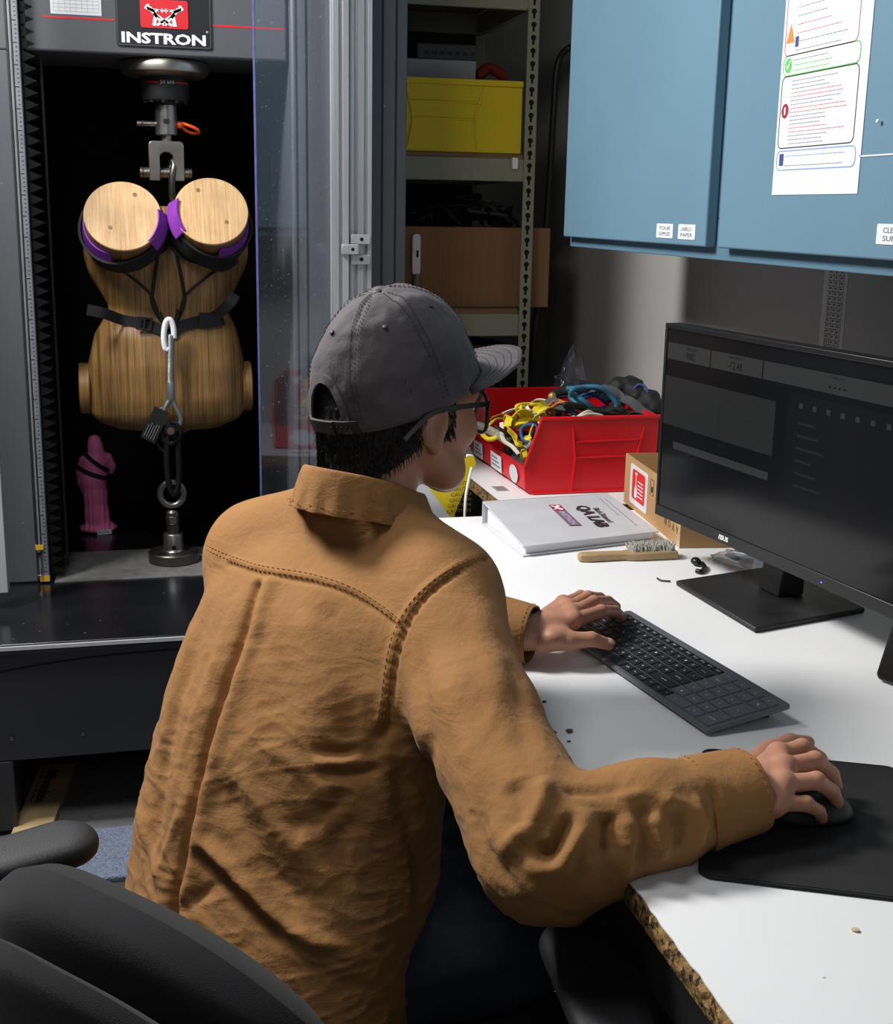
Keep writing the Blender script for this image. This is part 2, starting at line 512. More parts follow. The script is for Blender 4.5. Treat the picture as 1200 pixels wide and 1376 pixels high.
M['plexi'] = plexi()

# ------------------------------------------------------------------ the room
WX, WY, ZD = 1.35, 4.35, 0.74          # right wall, back wall, desk height
struct(MB().box((-2.6, -1.2, -.05), (WX, WY, 0)).build('floor', 'floor'))
struct(MB().box((WX, -1.2, 0), (WX+.08, WY+.08, 2.7)).build('wall_right', 'wall'))
struct(MB().box((-2.6, WY, 0), (WX, WY+.08, 2.7)).build('wall_back', 'wall'))

# ------------------------------------------------------------------ the testing machine
YC, ZB = 3.16, 0.464                    # column front, table height
XL = PY(48, 400, YC).x; XR = PY(392, 200, YC).x
mach = thing('testing_machine', (0.09, 3.2, 0), 'large grey floor-standing tensile testing machine with black interior and open clear shield', 'testing machine')
XB0, XB1 = -.50, XR+.27
# table and base
bx('table_plate', (XB0-.03, 2.70, ZB-.022), (XB1+.02, 3.86, ZB), 'plate', mach, bevel=.002)
bx('table_trim', (XB0-.03, 2.694, ZB-.012), (XB1+.02, 2.6995, ZB-.004), 'alu', mach)
zo = PY(100, 1016, 2.74).z
xl = PY(19, 1040, 2.74).x
base = MB()
base.box((XB0, 2.74, zo), (XB1, 3.86, ZB-.024))
base.box((XB0, 2.74, .012), (xl, 3.86, zo-.0005)); base.box((XB1-.16, 2.74, .012), (XB1, 3.86, zo-.0005))
base.box((xl+.0005, 3.45, .012), (XB1-.1605, 3.86, zo-.0005))
base.build('base_housing', 'mdark', mach, bevel=.004)
seam = bez([PY(-10, 906, 2.7385), PY(60, 893, 2.7385), PY(140, 882, 2.7385), PY(240, 873, 2.7385)], 6)
MB().tube(seam, .0016, flat=(.0016, .001, (0, -1, 0))).build('panel_seam', 'mblack', mach)
for (u, v) in ((16, 992), (112, 986)):
    p = PY(u, v, 2.739); MB().lathe([(.004, 0), (.004, .003), (.002, .004)], 10, frame(p, (1, 0, 0), (0, 0, 1))).build('screw', 'steeldark', mach)
# columns
bx('column', (XB0, YC, ZB), (XL-.028, 3.62, 2.5), 'mgrey', mach, bevel=.006)
bx('column', (XR, YC, ZB), (XB1-.10, 3.62, 2.5), 'mgrey2', mach, bevel=.006)
bx('column_cover', (XB1-.095, YC-.06, ZB), (XB1, 3.62, 2.5), 'mgrey', mach, bevel=.006)
for dx in (.010, .034): bx('column_groove', (XR+dx, YC-.0012, ZB+.05), (XR+dx+.004, YC+.001, 2.5), 'mdark', mach)
for dx in (-.063, -.030): bx('column_groove', (XB1+dx, YC-.0612, ZB+.05), (XB1+dx+.005, YC-.059, 2.5), 'mblack', mach)
# measuring edge strip with punched dots
st = bx('scale_strip', (XL-.0275, YC-.006, ZB+.006), (XL-.004, YC+.02, 2.5), pm('strip', '#84888f', .4, .3, .12, 30), mach, bevel=.002)
dots = MB(); z = ZB+.03; i = 0
while z < 2.1:
    w = .0085 if i % 5 == 0 else .0035
    dots.box((XL-.009-w, YC-.0064, z), (XL-.009, YC-.0058, z+.0022))
    if i % 2 == 0: dots.box((XL-.022, YC-.0064, z+.004), (XL-.0195, YC-.0058, z+.0065))
    z += .0095; i += 1
dots.build('scale_marks', 'ink', st)
bx('tape_piece', (XL-.026, YC-.0072, ZB+.005), (XL-.004, YC-.0062, ZB+.020), 'yellowtape', mach)
# bellows beside the screw: each pleat a piece
pl = MB(); a, b = .0, .030
pl.add([(0, 0, 0), (b, 0, .013), (b, .10, .013), (0, .10, 0), (0, 0, .026), (0, .10, .026)], [(0, 1, 2, 3), (1, 4, 5, 2), (0, 4, 1), (3, 2, 5), (0, 3, 5, 4)])
z = ZB+.01; first = None
while z < 2.05:
    if first is None:
        o = pl.build('pleat', 'mblack', mach); first = o
    else:
        o = first.copy(); COL.objects.link(o)
    o.location = Vector((XL-.002, YC+.03, z)); z += .0265
bx('screw_guard', (XL+.030, YC+.125, ZB+.01), (XL+.036, YC+.135, 2.05), 'mdark', mach)
# cable on the column
cx_ = PY(27, 300, YC-.004).x
for d in (0, .009):
    MB().tube([(cx_-.004+d, YC-.005, 2.2), (cx_-.004+d, YC-.005, PY(40, 735, YC).z)], .0025, 6).build('sensor_cable', 'mblack', mach)
pz = PY(43, 735, YC).z
bx('cable_tape', (cx_-.008, YC-.009, pz-.006), (cx_+.010, YC-.001, pz+.006), 'yellowtape', mach)
MB().sphere((cx_, YC-.008, pz-.012), .007, 8).build('cable_knot', 'mblack', mach)
MB().tube(bez([(cx_+.002, YC-.008, pz-.015), (cx_+.004, YC-.009, pz-.045), (cx_, YC-.012, pz-.07), (cx_-.004, YC-.02, pz-.068)], 5), .0022, 6).build('cable_hook', 'steel', mach)
zz = PY(20, 66, YC).z
bx('column_seam', (XB0+.002, YC-.0012, zz-.0015), (XL-.029, YC+.001, zz+.0015), 'mblack', mach)
# backdrop
bx('back_panel', (XB0+.02, 3.82, ZB), (XB1-.02, 3.86, 2.5), 'backdrop', mach)
# crosshead
YK = 3.19
zk = PY(200, 75, YK).z
ch = bx('crosshead', (XL+.004, YK, zk), (XR-.004, 3.52, zk+.42), 'mgrey', mach, bevel=.006)
def onk(u, v, d=0.0): return PY(u, v, YK-d)
p0 = onk(157, 62); p1 = onk(283, -10)
FN = frame((p0.x, YK-.0005, p0.z+.001), (1, 0, 0), (0, 0, 1)); nw = p1.x-p0.x
plate_h = onk(157, -14).z-p0.z
np_ = MB().prism(rrect(nw, plate_h, .006), 0, .003, FN).build('name_plate', pm('nplate', '#202127', .35, 0, .1), ch)
outline_strip(rrect(nw-.006, plate_h-.006, .005, x0=.003, y0=.003), .0007, FN @ Matrix.Translation((0, 0, .003))).build('name_plate_border', pm('npb', '#55575d', .4), ch)
e0 = onk(189, 37); e1 = onk(252, 2)
FE = frame((e0.x, YK-.004, e0.z), (1, 0, 0), (0, 0, 1)); ew = e1.x-e0.x; eh = e1.z-e0.z
MB().prism(rrect(ew, eh, .006), 0, .0012, FE).build('emblem', 'red', ch)
em = MB()
def stroke(pts, w):
    em.tube([FE @ Vector((x*ew, y*eh, .0016)) for x, y in pts], w, flat=(w, .0004, (0, -1, 0)))
for sgn in (0, 1):
    X_ = (lambda x: x) if sgn == 0 else (lambda x: 1-x)
    stroke([(X_(.10), .72), (X_(.34), .55)], .0032); stroke([(X_(.16), .82), (X_(.18), .62)], .0035)
    stroke([(X_(.20), .70), (X_(.32), .45), (X_(.28), .08)], .0042); stroke([(X_(.28), .52), (X_(.50), .12)], .0036)
    stroke([(X_(.30), .50), (X_(.66), .10)], .0026); stroke([(X_(.24), .64), (X_(.42), .62)], .0022)
stroke([(.38, .62), (.62, .62)], .0016); stroke([(.46, .70), (.46, .54)], .001); stroke([(.54, .70), (.54, .54)], .001)
em.build('emblem_figures', 'white', ch)
t0 = onk(163.5, 56); t1 = onk(276, 40)
textmesh('INSTRON', frame((t0.x, YK-.004, t0.z-.002), (1, 0, 0), (0, 0, 1)), t1.x-t0.x, .0245, bold=.035).build('lettering', 'white', ch)
textmesh('®', frame((t1.x+.001, YK-.004, t1.z-.008), (1, 0, 0), (0, 0, 1)), None, .005).build('lettering', 'white', ch)
for (ua, va, ub, vb) in ((57, 22, 154, 27), (286, 34, 381, 40)):
    a = onk(ua, va); b = onk(ub, vb); zc = (a.z+b.z)/2
    bx('red_stripe', (a.x, YK-.0006, zc-.0022), (b.x, YK+.001, zc+.0022), 'red', ch)
a = onk(68, 18); b = onk(135, -14)
stk = bx('sticker', (a.x, YK-.0008, a.z), (b.x, YK+.001, b.z), 'paper', ch)
sl_ = MB()
for i in range(5): sl_.box((a.x+.006, YK-.0011, a.z+.006+i*.008), (b.x-.006, YK-.0009, a.z+.0068+i*.008))
for i in range(9): sl_.box((a.x+.006+i*.0125, YK-.0011, a.z+.006), (a.x+.0066+i*.0125, YK-.0009, a.z+.05))
sl_.build('sticker_print', pm('printgrey', '#9a9da4', .7), ch)
# grey mat strip on the table
mt = bx('fixture_mat', (PZ(74, 781, ZB).x, 3.15, ZB+.0005), (XR-.01, 3.43, ZB+.003), 'fabmat', mach)
# shield door: hinge stile, clear leaf; profiles of extruded aluminium with slots
def profile(name, x0, x1, y0, y1, z0, z1, slots, parent):
    mb = MB(); poly = [(x0, y1), (x0, y0)]
    for s in slots:
        poly += [(x0+(x1-x0)*s-.004, y0), (x0+(x1-x0)*s-.004, y0+.010), (x0+(x1-x0)*s+.004, y0+.010), (x0+(x1-x0)*s+.004, y0)]
    poly += [(x1, y0), (x1, y1)]
    mb.prism(poly, z0, z1); return mb.build(name, 'alu', parent, bevel=.0015)
pa0 = PY(470, 200, 3.03).x; pa1 = PY(500, 200, 3.03).x
profile('shield_post', pa0, pa1, 3.03, 3.095, ZB+.01, 2.5, (.27, .72), mach)
ps0 = PY(447, 200, 3.01).x; ps1 = PY(469, 200, 3.01).x
profile('door_stile', ps0, ps1, 3.01, 3.05, ZB+.02, 2.5, (.5,), mach)
ang = math.radians(38); HP = Vector((ps0+.002, 3.03, 0))
k = PY(345, 300, 1.0).x
Ld = (HP.x-k*HP.y)/(math.cos(ang)-k*math.sin(ang))
FD = frame(HP, (-math.cos(ang), -math.sin(ang), 0), (math.sin(ang), -math.cos(ang), 0))
MB().box((0, -.003, ZB+.04), (Ld, .003, 2.5), FD @ Matrix.Diagonal((1, 1, -1, 1)) if FD.to_3x3().determinant() < 0 else FD).build('shield_leaf', 'plexi', mach)
MB().box((Ld-.0008, -.0034, ZB+.04), (Ld+.0006, .0034, 2.5), FD).build('shield_edge', pm('plexedge', '#4a4a78', .3, 0, .2, 80), mach)
# hinge brackets with screws
for (ua, ub, va, vb) in ((470, 496, 315, 328), (470, 496, 342, 355)):
    a = PY(ua, vb, 3.028); b = PY(ub, va, 3.028)
    br = bx('hinge_bracket', (a.x, 3.012, a.z), (b.x, 3.0295, b.z), 'alu', mach, bevel=.002)
    c = PY(486, (va+vb)/2, 3.012)
    MB().lathe([(.0045, -.001), (.0045, .001), (.003, .002)], 12, frame((c.x, 3.012, c.z), (1, 0, 0), (0, 0, 1))).build('screw', 'iron', br)
a = PY(458, 342, 3.008); b = PY(481, 328, 3.008)
br = bx('hinge_leaf', (a.x, 2.992, a.z), (b.x, 3.0095, b.z), 'alu', mach, bevel=.003)
c = PY(474, 335, 2.992); MB().lathe([(.004, -.001), (.004, .001), (.0025, .002)], 12, frame((c.x, 2.992, c.z), (1, 0, 0), (0, 0, 1))).build('screw', 'iron', br)
# stile of the left leaf
xa = PY(11, 790, 2.95).x
zs = PY(6, 797, 2.95).z
profile('door_stile', xa-.05, xa, 2.95, 2.99, zs, 2.5, (.5,), mach)
# ------------------------------------------------------------------ load cell, clevis, dummy, harness, rope, anchor
YA = 3.30
def A(u, v, d=0.0): return PY(u, v, YA-d)
ax = A(223, 150).x
def zc(v): return A(223, v).z
def TX(z, x=None): return Matrix.Translation((ax if x is None else x, YA, z))
lc = thing('load_cell', (ax, YA, zc(182)), 'black round load cell with steel disc hanging under the grey crosshead', 'load cell')
z0 = zk-.034
MB().lathe([(.050, z0-.004), (.095, z0-.001), (.104, z0+.006), (.106, z0+.022), (.102, z0+.031), (.06, z0+.033)], 48, TX(0)).build('mounting_disc', 'steel', lc, smooth='auto')
body = MB().lathe([(.046, zc(138)), (.054, zc(136)), (.0565, zc(132)), (.0565, zc(108)), (.055, zc(104)), (.050, z0-.003)], 40, TX(0)).build('cell_body', 'mblack', lc, smooth='auto')
for i in range(10):
    a = 2*math.pi*i/10+.2
    MB().lathe([(.0055, 0), (.0055, .006), (.004, .007)], 8, Matrix.Translation((ax+.049*math.cos(a), YA+.049*math.sin(a), zc(138)-.003))).build('bolt', 'iron', lc)
def wrap_strip(r, a0, a1, z, h, n=10):
    mb = MB()
    for i in range(n+1):
        a = a0+(a1-a0)*i/n
        for zz in (z-h/2, z+h/2): mb.v.append(Vector((ax+r*math.sin(a), YA-r*math.cos(a), zz)))
    mb.f = [(2*i, 2*i+2, 2*i+3, 2*i+1) for i in range(n)]
    return mb
wrap_strip(.0570, -1.25, -.30, zc(113), .003).build('red_line', 'red', body)
wrap_strip(.0570, .38, 1.25, zc(113), .003).build('red_line', 'red', body)
tm = textmesh('50 kN', frame((-.0165, 0, 0), (1, 0, 0), (0, 0, 1)), .033, .0085, bold=.02)
tm.v = [Vector((ax+.0572*math.sin(v.x/.057+.05), YA-.0572*math.cos(v.x/.057+.05), zc(115.5)+v.z)) for v in tm.v]
tm.build('lettering', 'white', body)
MB().lathe([(.020, zc(142)), (.032, zc(141)), (.034, zc(137))], 24, TX(0)).build('collar_ring', 'iron', lc, smooth='auto')
sh = MB().lathe([(.024, zc(182)), (.0265, zc(181)), (.0265, zc(142)), (.02, zc(141))], 32, TX(0)).build('adapter_sleeve', 'steel', lc, smooth='auto')
MB().lathe([(.0065, -.001), (.0065, .001)], 14, frame((ax, YA-.0262, zc(164)), (1, 0, 0), (0, 0, 1))).build('pin_hole', 'mblack', sh)
MB().lathe([(.0085, -.0005), (.0085, .0005)], 14, frame((ax, YA-.0257, zc(164)), (1, 0, 0), (0, 0, 1))).build('hole_rim', 'steeldark', sh)
pn = thing('locking_pin', (ax, YA, zc(169)), 'steel locking pin with bright orange cord loop through the load cell sleeve', 'pin')
MB().tube([(A(184, 166).x, YA, zc(167)), (ax+.03, YA, zc(167))], .0068, 14).build('pin_shaft', 'steel', pn, smooth='auto')
MB().sphere((A(191, 166).x, YA-.0065, zc(167)), .0025, 6).build('detent_ball', 'iron', pn)
MB().tube([(ax+.0265, YA, zc(167)), (ax+.040, YA, zc(169))], [.010, .007], 12).build('pin_grip', 'orange', pn, smooth=True)
MB().tube(bezc([(ax+.036, YA, zc(165)), (ax+.052, YA-.012, zc(168)), (ax+.073, YA-.010, zc(173)), (ax+.076, YA, zc(177)), (ax+.06, YA+.01, zc(177)), (ax+.042, YA+.006, zc(172))], 6), .0042, 8, closed=True).build('cord_loop', 'orange', pn, smooth=True)
# clevis
cl = thing('clevis', (ax, YA, zc(243)), 'blocky steel clevis with cross pin holding the hook above the wooden dummy', 'clevis')
MB().lathe([(.013, zc(191)), (.013, zc(180))], 16, TX(0)).build('clevis_stem', 'steel', cl, smooth='auto')
x0, x1 = A(200, 215).x, A(247, 215).x
zt, zb_, zi = zc(190), zc(243), zc(206)
xm0, xm1 = x0+.026, x1-.027
poly = [(x0, zb_), (x0, zt-.008), (x0+.004, zt-.002), (x0+.01, zt), (x1-.01, zt), (x1-.004, zt-.002), (x1, zt-.008), (x1, zb_), (xm1, zb_), (xm1, zi-.010)]
poly += [((xm0+xm1)/2+(xm1-xm0)/2*math.cos(math.pi*i/8), zi-.010+.012*math.sin(math.pi*i/8)) for i in range(1, 8)]
poly += [(xm0, zi-.010), (xm0, zb_)]
MB().prism(poly, -.022, .022, frame((0, YA, 0), (1, 0, 0), (0, 0, 1))).build('clevis_fork', 'steel', cl, bevel=.0015)
MB().tube([(A(188, 232).x, YA, zc(232)), (A(258, 232).x, YA, zc(232))], .0125, 18).build('cross_pin', 'steel', cl, bevel=.002, smooth='auto')
for u in (192, 203, 243, 255):
    MB().tube([(A(u, 232).x-.002, YA, zc(232)), (A(u, 232).x+.002, YA, zc(232))], .0132, 18).build('pin_groove', 'steeldark', cl)
hk = MB().tube(bez([(ax+.005, YA+.012, zc(226)), (ax+.012, YA-.004, zc(217)), (ax+.016, YA-.014, zc(222)), (ax+.010, YA-.018, zc(236)), (ax+.008, YA-.018, zc(258)), (ax+.012, YA-.014, zc(275)), (ax+.014, YA-.006, zc(282))], 6), [.009]*37, 12)
tag(hk.build('steel_hook', 'steeldark', smooth=True), 'bent dark steel hook hanging on the clevis pin between the wooden thighs', 'hook')
MB_ = MB

# ---- wooden dummy
DC = Vector((A(224, 430).x, YA, 0))
fld = Field((DC.x-.26, YA-.28, zc(600)), (DC.x+.26, YA+.20, zc(225)), .0034)
secs = [(277, 128, 322, .105, .04), (292, 116, 330, .115, .03), (340, 112, 333, .125, 0), (362, 118, 328, .122, 0), (385, 131, 317, .112, 0), (413, 147, 303, .100, 0), (430, 138, 312, .104, 0),
        (447, 127, 319, .115, 0), (487, 118, 328, .128, 0), (530, 118, 330, .126, 0), (553, 121, 328, .115, 0), (566, 135, 316, .095, 0), (573, 165, 290, .06, 0)]
zs_ = np.array([zc(s[0]) for s in secs])[::-1]
xa_ = np.array([A(s[1], s[0]).x for s in secs])[::-1]; xb_ = np.array([A(s[2], s[0]).x for s in secs])[::-1]
bb_ = np.array([s[3] for s in secs])[::-1]; yo_ = np.array([s[4] for s in secs])[::-1]
zf = np.linspace(zs_[0], zs_[-1], 200)
def smi(z, arr, w=9):
    f = np.interp(zf, zs_, arr); kk = np.ones(w)/w
    f = np.convolve(np.pad(f, w//2, mode='edge'), kk, 'valid')
    return np.interp(z, zf, f)
def torso(x, y, z):
    z1 = np.asarray(z).ravel()
    c = ((smi(z1, xa_)+smi(z1, xb_))/2).reshape(1, 1, -1); a = ((smi(z1, xb_)-smi(z1, xa_))/2).reshape(1, 1, -1)
    b = smi(z1, bb_).reshape(1, 1, -1); yo = (YA+smi(z1, yo_)).reshape(1, 1, -1)
    q = (np.abs((x-c)/a)**2.5+np.abs((y-yo)/b)**2.5)**(1/2.5)
    d = (q-1)*np.minimum(a, b)
    return np.maximum(d, np.maximum(zs_[0]-z, z-zs_[-1]))
fld.func((DC.x-.25, YA-.2, zs_[0]-.01), (DC.x+.25, YA+.2, zs_[-1]+.01), torso, .0)
nrm = Vector((0, -math.cos(math.radians(28)), math.sin(math.radians(28))))
thighs = []
for (u, v, ru) in ((165, 290, 51), (284, 283.5, 50)):
    c = PY(u, v, 3.11); r = ru*3.11*.94/1700
    thighs.append((c, r))
    def cyl(x, y, z, c=c, r=r):
        t = (x-c.x)*nrm.x+(y-c.y)*nrm.y+(z-c.z)*nrm.z
        rad = np.sqrt(np.maximum((x-c.x)**2+(y-c.y)**2+(z-c.z)**2-t*t, 0))-r
        return np.maximum(np.maximum(rad, t+.004), -.26-t)
    fld.func(c-Vector((.14, .08, .25)), c+Vector((.14, .35, .14)), cyl, .018)
fld.ell((DC.x, YA, zc(572)), (.055, .05, .024), k=.015)
V, F = fld.mesh(); V = relax(V, F, 4)
dm = thing('wooden_dummy', (DC.x, YA, zc(585)), 'laminated wooden torso dummy hung upside down with two round thigh ends', 'test dummy')
me = meshnp('torso', V, F); tor = mkobj('torso', me, 'bamboo2', dm, smooth=True)
dbvh = BVHTree.FromPolygons([tuple(v) for v in V], [tuple(f) for f in F])
for (c, r) in thighs:
    FT = frame(c, (1, 0, 0), Vector((1, 0, 0)).cross(nrm)*-1)
    e = MB().lathe([(r*.9, -.008), (r+.0004, -.007), (r+.0006, -.001), (r-.001, .0006), (r*.5, .0008)], 64, FT).build('thigh_end', 'bamboo', dm, smooth='auto')
    for (dx, dy) in ((.33, .62), (-.33, -.35)) if c.x < DC.x else ((-.33, .62), (.40, -.33)):
        MB().lathe([(.005, .0006), (.005, .0014)], 14, FT @ Matrix.Translation((dx*r, dy*r, 0))).build('wood_plug', 'plug', e)
for (ua, ub) in ((107, 122), (324, 337)):
    a = A(ua, 520); b = A(ub, 520)
    MB().tube([(a.x, YA, zc(520)), (b.x, YA, zc(520))], .064, 32).build('arm_stub', 'bamboo2', dm, bevel=.003, smooth='auto')

def on_dummy(pts, off=.004, fb=YA-.13):
    out = []
    for (u, v) in pts:
        r = Vector(_ray(u, v)).normalized()
        hit = dbvh.ray_cast(Vector((0, 0, CAM_H)), r)
        if hit[0] is not None and (hit[0]-Vector((0, 0, CAM_H))).length < 4: out.append(hit[0]-r*off+hit[1]*0.0)
        else: out.append(PY(u, v, fb))
    return out
har = thing('climbing_harness', (DC.x, YA-.1, zc(445)), 'black and purple climbing harness strapped around the wooden dummy', 'harness')
for (c, r) in thighs:
    sg = -1 if c.x < DC.x else 1
    FT = frame(c-nrm*.066, (1, 0, 0), Vector((1, 0, 0)).cross(nrm)*-1)
    tilt = Matrix.Rotation(math.radians(16*sg), 4, 'Y')
    pts = [FT @ tilt @ Vector(((r+.011)*math.cos(a), (r+.011)*math.sin(a), 0)) for a in [2*math.pi*i/40 for i in range(40)]]
    cen = FT @ Vector((0, 0, 0))
    MB().tube(pts, .01, closed=True, flat=(.024, .003, [p-cen for p in pts])).build('leg_loop', 'webblack', har, smooth='auto')
    pts2 = [cen+(p-cen)*((r+.0075)/(r+.011))+nrm*.032 for p in pts]
    lo, hi = (18, 29) if sg < 0 else (31, 42)
    seg_ = [pts2[i % 40] for i in range(lo, hi)]
    MB().tube(seg_, .01, flat=(.020, .0018, [p-cen for p in seg_])).build('padding', 'purple', har, smooth='auto')
    lo, hi = (35, 42) if sg < 0 else (18, 25)
    seg_ = [pts2[i % 40] for i in range(lo, hi)]
    MB().tube(seg_, .01, flat=(.020, .0018, [p-cen for p in seg_])).build('padding', 'purple', har, smooth='auto')
def cord(name, px, r, mat='webblack', off=.004, flat=None):
    P = bez(on_dummy(px, off), 4)
    mb = MB()
    if flat: mb.tube(P, r, flat=(flat, .0015, (0, -1, .1)))
    else: mb.tube(P, r, 8)
    return mb.build(name, mat, har, smooth='auto')
cord('strap', [(150, 352), (166, 362), (186, 352), (205, 342), (222, 330)], 0, flat=.010, off=.010)
cord('strap', [(318, 348), (298, 360), (272, 352), (246, 342), (232, 328)], 0, flat=.010, off=.010)
cord('strap', [(216, 318), (212, 345), (206, 385), (204, 405), (212, 424), (220, 434)], .0042)
cord('strap', [(232, 318), (238, 345), (246, 385), (248, 405), (241, 424), (233, 436)], .0042)
cord('strap', [(158, 358), (178, 374), (203, 396), (212, 420)], .003)
cord('strap', [(302, 356), (276, 374), (250, 396), (242, 420)], .003)
cord('strap', [(220, 290), (222, 312), (226, 332)], 0, flat=.012, off=.012)
cord('strap', [(233, 292), (232, 312), (230, 332)], 0, flat=.011, off=.012)
cord('tie_in_loop', [(220, 300), (229, 308), (234, 300)], .004, off=.02)
cord('waist_belt', [(117, 416), (140, 421), (165, 430), (195, 435), (214, 442), (228, 448), (244, 438), (268, 431), (290, 424), (308, 408), (316, 395)], 0, flat=.013, off=.008)
cord('belt_tail', [(268, 430), (285, 430), (300, 427)], 0, flat=.018, off=.014)
bpx = on_dummy([(194, 435)], .016)[0]
FB = frame(bpx, (1, 0, -.12), (.12, 0, 1))
bk = MB()
for y in (-.014, .014): bk.cbox((0, y, 0), (.036, .005, .006))
for x in (-.016, 0, .016): bk.cbox((x, 0, 0), (.005, .030, .006))
bk.build('buckle', 'mblack', har, M=FB, bevel=.001)
lp = on_dummy([(214, 420), (221, 436), (228, 441), (236, 432), (240, 416)], .014)
MB().tube(bez(lp, 5), .0055, 8).build('belay_loop', 'webblack', har, smooth=True)

# ---- wire rope sling
YR = YA-.155
def B(u, v): return PY(u, v, YR)
wr = thing('wire_rope_sling', B(229, 575), 'grey twisted wire rope sling with white covered eye below the harness', 'wire rope')
MB().tube(bez([B(234, 455), B(233, 440), B(229, 430), B(224, 431), B(221, 440), B(220, 455), B(222, 468), B(226, 470)], 5), .007, 10).build('eye_cover', 'white', wr, smooth=True)
rope = MB()
P0 = B(229, 450); P1 = B(229.5, 515)
P0.x = B(230, 450).x; P1.x = B(229, 515).x
for s in range(5):
    pts = []
    for i in range(70):
        t = i/69; a = 2*math.pi*(s/5+t*5.0)
        pts.append(P0.lerp(P1, t)+Vector((math.cos(a)*.0052, math.sin(a)*.0052, 0)))
    rope.tube(pts, .0034, 6)
rope.build('strand', 'galv', wr, smooth=True)
fz = B(229, 512).z
MB().lathe([(.0085, B(229, 537).z), (.0095, B(229, 535).z), (.0095, fz-.004), (.008, fz)], 16, Matrix.Translation((P1.x, YR, 0))).build('ferrule', 'galv', wr, smooth='auto')
MB().tube(bez([B(229, 536), B(222, 548), B(219, 562), B(221, 575), B(229, 582), B(238, 577), B(243, 564), B(236, 548), B(230, 536)], 5), .0058, 8).build('thimble', 'galv', wr, smooth=True)
tg = MB().box((-.019, -.042, -.0008), (.019, .042, .0008)).build('warning_tag', pm('tagblk', '#18191b', .8, spec=.2), wr, M=frame(PY(208, 571, YR-.01), (.85, -.2, -.42), (.42, 0, .85)))
tl = MB(); FTG = frame(PY(208, 571, YR-.012), (.85, -.2, -.42), (.42, 0, .85))
random.seed(3)
for i in range(5):
    tl.box((-.013+i*.006, -.036, .001), (-.0120+i*.006, random.uniform(-.01, .012), .0014), FTG)
tl.build('tag_print', pm('tagink', '#7d8084', .7), tg)
MB().tube(bez([B(208, 560), B(214, 549), B(222, 548)], 4), .0012, 6).build('tag_wire', 'galv', wr)
# ---- shackle and long link
shk = thing('shackle', B(228, 600), 'black bow shackle with bright pin joining wire rope and long link', 'shackle')
MB().tube(bez([B(222, 571), B(218, 578), B(220, 590), B(229, 596), B(239, 590), B(241, 578), B(237, 570), B(229, 567)], 5), .0085, 10).build('shackle_bow', 'iron', shk, smooth=True)
c = B(229, 577)
MB().tube([(c.x, YR-.026, c.z), (c.x, YR+.02, c.z)], .009, 14).build('shackle_pin', 'steel', shk, smooth='auto')
MB().tube([(c.x, YR-.022, c.z), (c.x, YR-.012, c.z)], .0145, 16).build('pin_collar', 'iron', shk, smooth='auto')
MB().tube(bez([B(210, 590), B(213, 600), B(220, 606), B(226, 601)], 5), .004, 8).build('safety_ring', 'iron', shk, smooth=True)
lk = MB().tube(bezc([B(232, 584), B(238, 592), B(240, 615), B(240, 650), B(234, 664), B(227, 650), B(224, 615), B(225, 592)], 6), .0078, 10, closed=True)
tag(lk.build('long_link', 'iron', smooth=True), 'long black steel link between shackle and eye bolt', 'chain link')
# ---- eye bolt and anchor
YE = YA
an = thing('anchor_base', (A(234, 760).x, YA, ZB+.003), 'round steel anchor flange with eye bolt standing on the machine table', 'anchor')
axx = A(234, 750).x
ez = PY(234, 663, YA).z
ring = [(axx+.030*math.sin(a), YA, ez+.032*math.cos(a)) for a in [2*math.pi*i/40 for i in range(40)]]
MB().tube(ring, .0085, 12, closed=True).build('eye_ring', 'steel', an, smooth=True)
zf_ = lambda v: PY(234, v, YA).z
MB().lathe([(.012, zf_(712)), (.012, zf_(694)), (.016, zf_(692)), (.016, zf_(688)), (.010, zf_(685))], 20, Matrix.Translation((axx, YA, 0))).build('eye_shank', 'steel', an, smooth='auto')
MB().lathe([(.0175, zf_(702)), (.0175, zf_(693))], 6, Matrix.Translation((axx, YA, 0))).build('nut', 'steel', an, bevel=.001)
MB().lathe([(.014, zf_(722)), (.0165, zf_(721)), (.0165, zf_(703)), (.014, zf_(702))], 20, Matrix.Translation((axx, YA, 0))).build('stud', 'steeldark', an, smooth='auto')
zfl = ZB+.004
so = MB().lathe([(.03, zfl+.028), (.027, zfl+.032), (.026, zfl+.036), (.0255, zf_(716)-.002), (.024, zf_(716))], 32, Matrix.Translation((axx, YA, 0))).build('socket', 'steel', an, smooth='auto')
MB().lathe([(.006, -.001), (.006, .001)], 14, frame((axx, YA-.0255, zf_(733)), (1, 0, 0), (0, 0, 1))).build('set_screw', 'iron', so)
fl = MB().lathe([(.064, zfl), (.066, zfl+.002), (.066, zfl+.024), (.063, zfl+.027), (.02, zfl+.027)], 56, Matrix.Translation((axx, YA, 0))).build('flange', 'steeldark', an, smooth='auto')
for i in range(6):
    a = 2*math.pi*i/6+.3
    MB().lathe([(.0085, zfl+.0265), (.0085, zfl+.0276)], 16, Matrix.Translation((axx+.047*math.cos(a), YA+.047*math.sin(a), 0))).build('bolt_hole', 'mblack', fl)

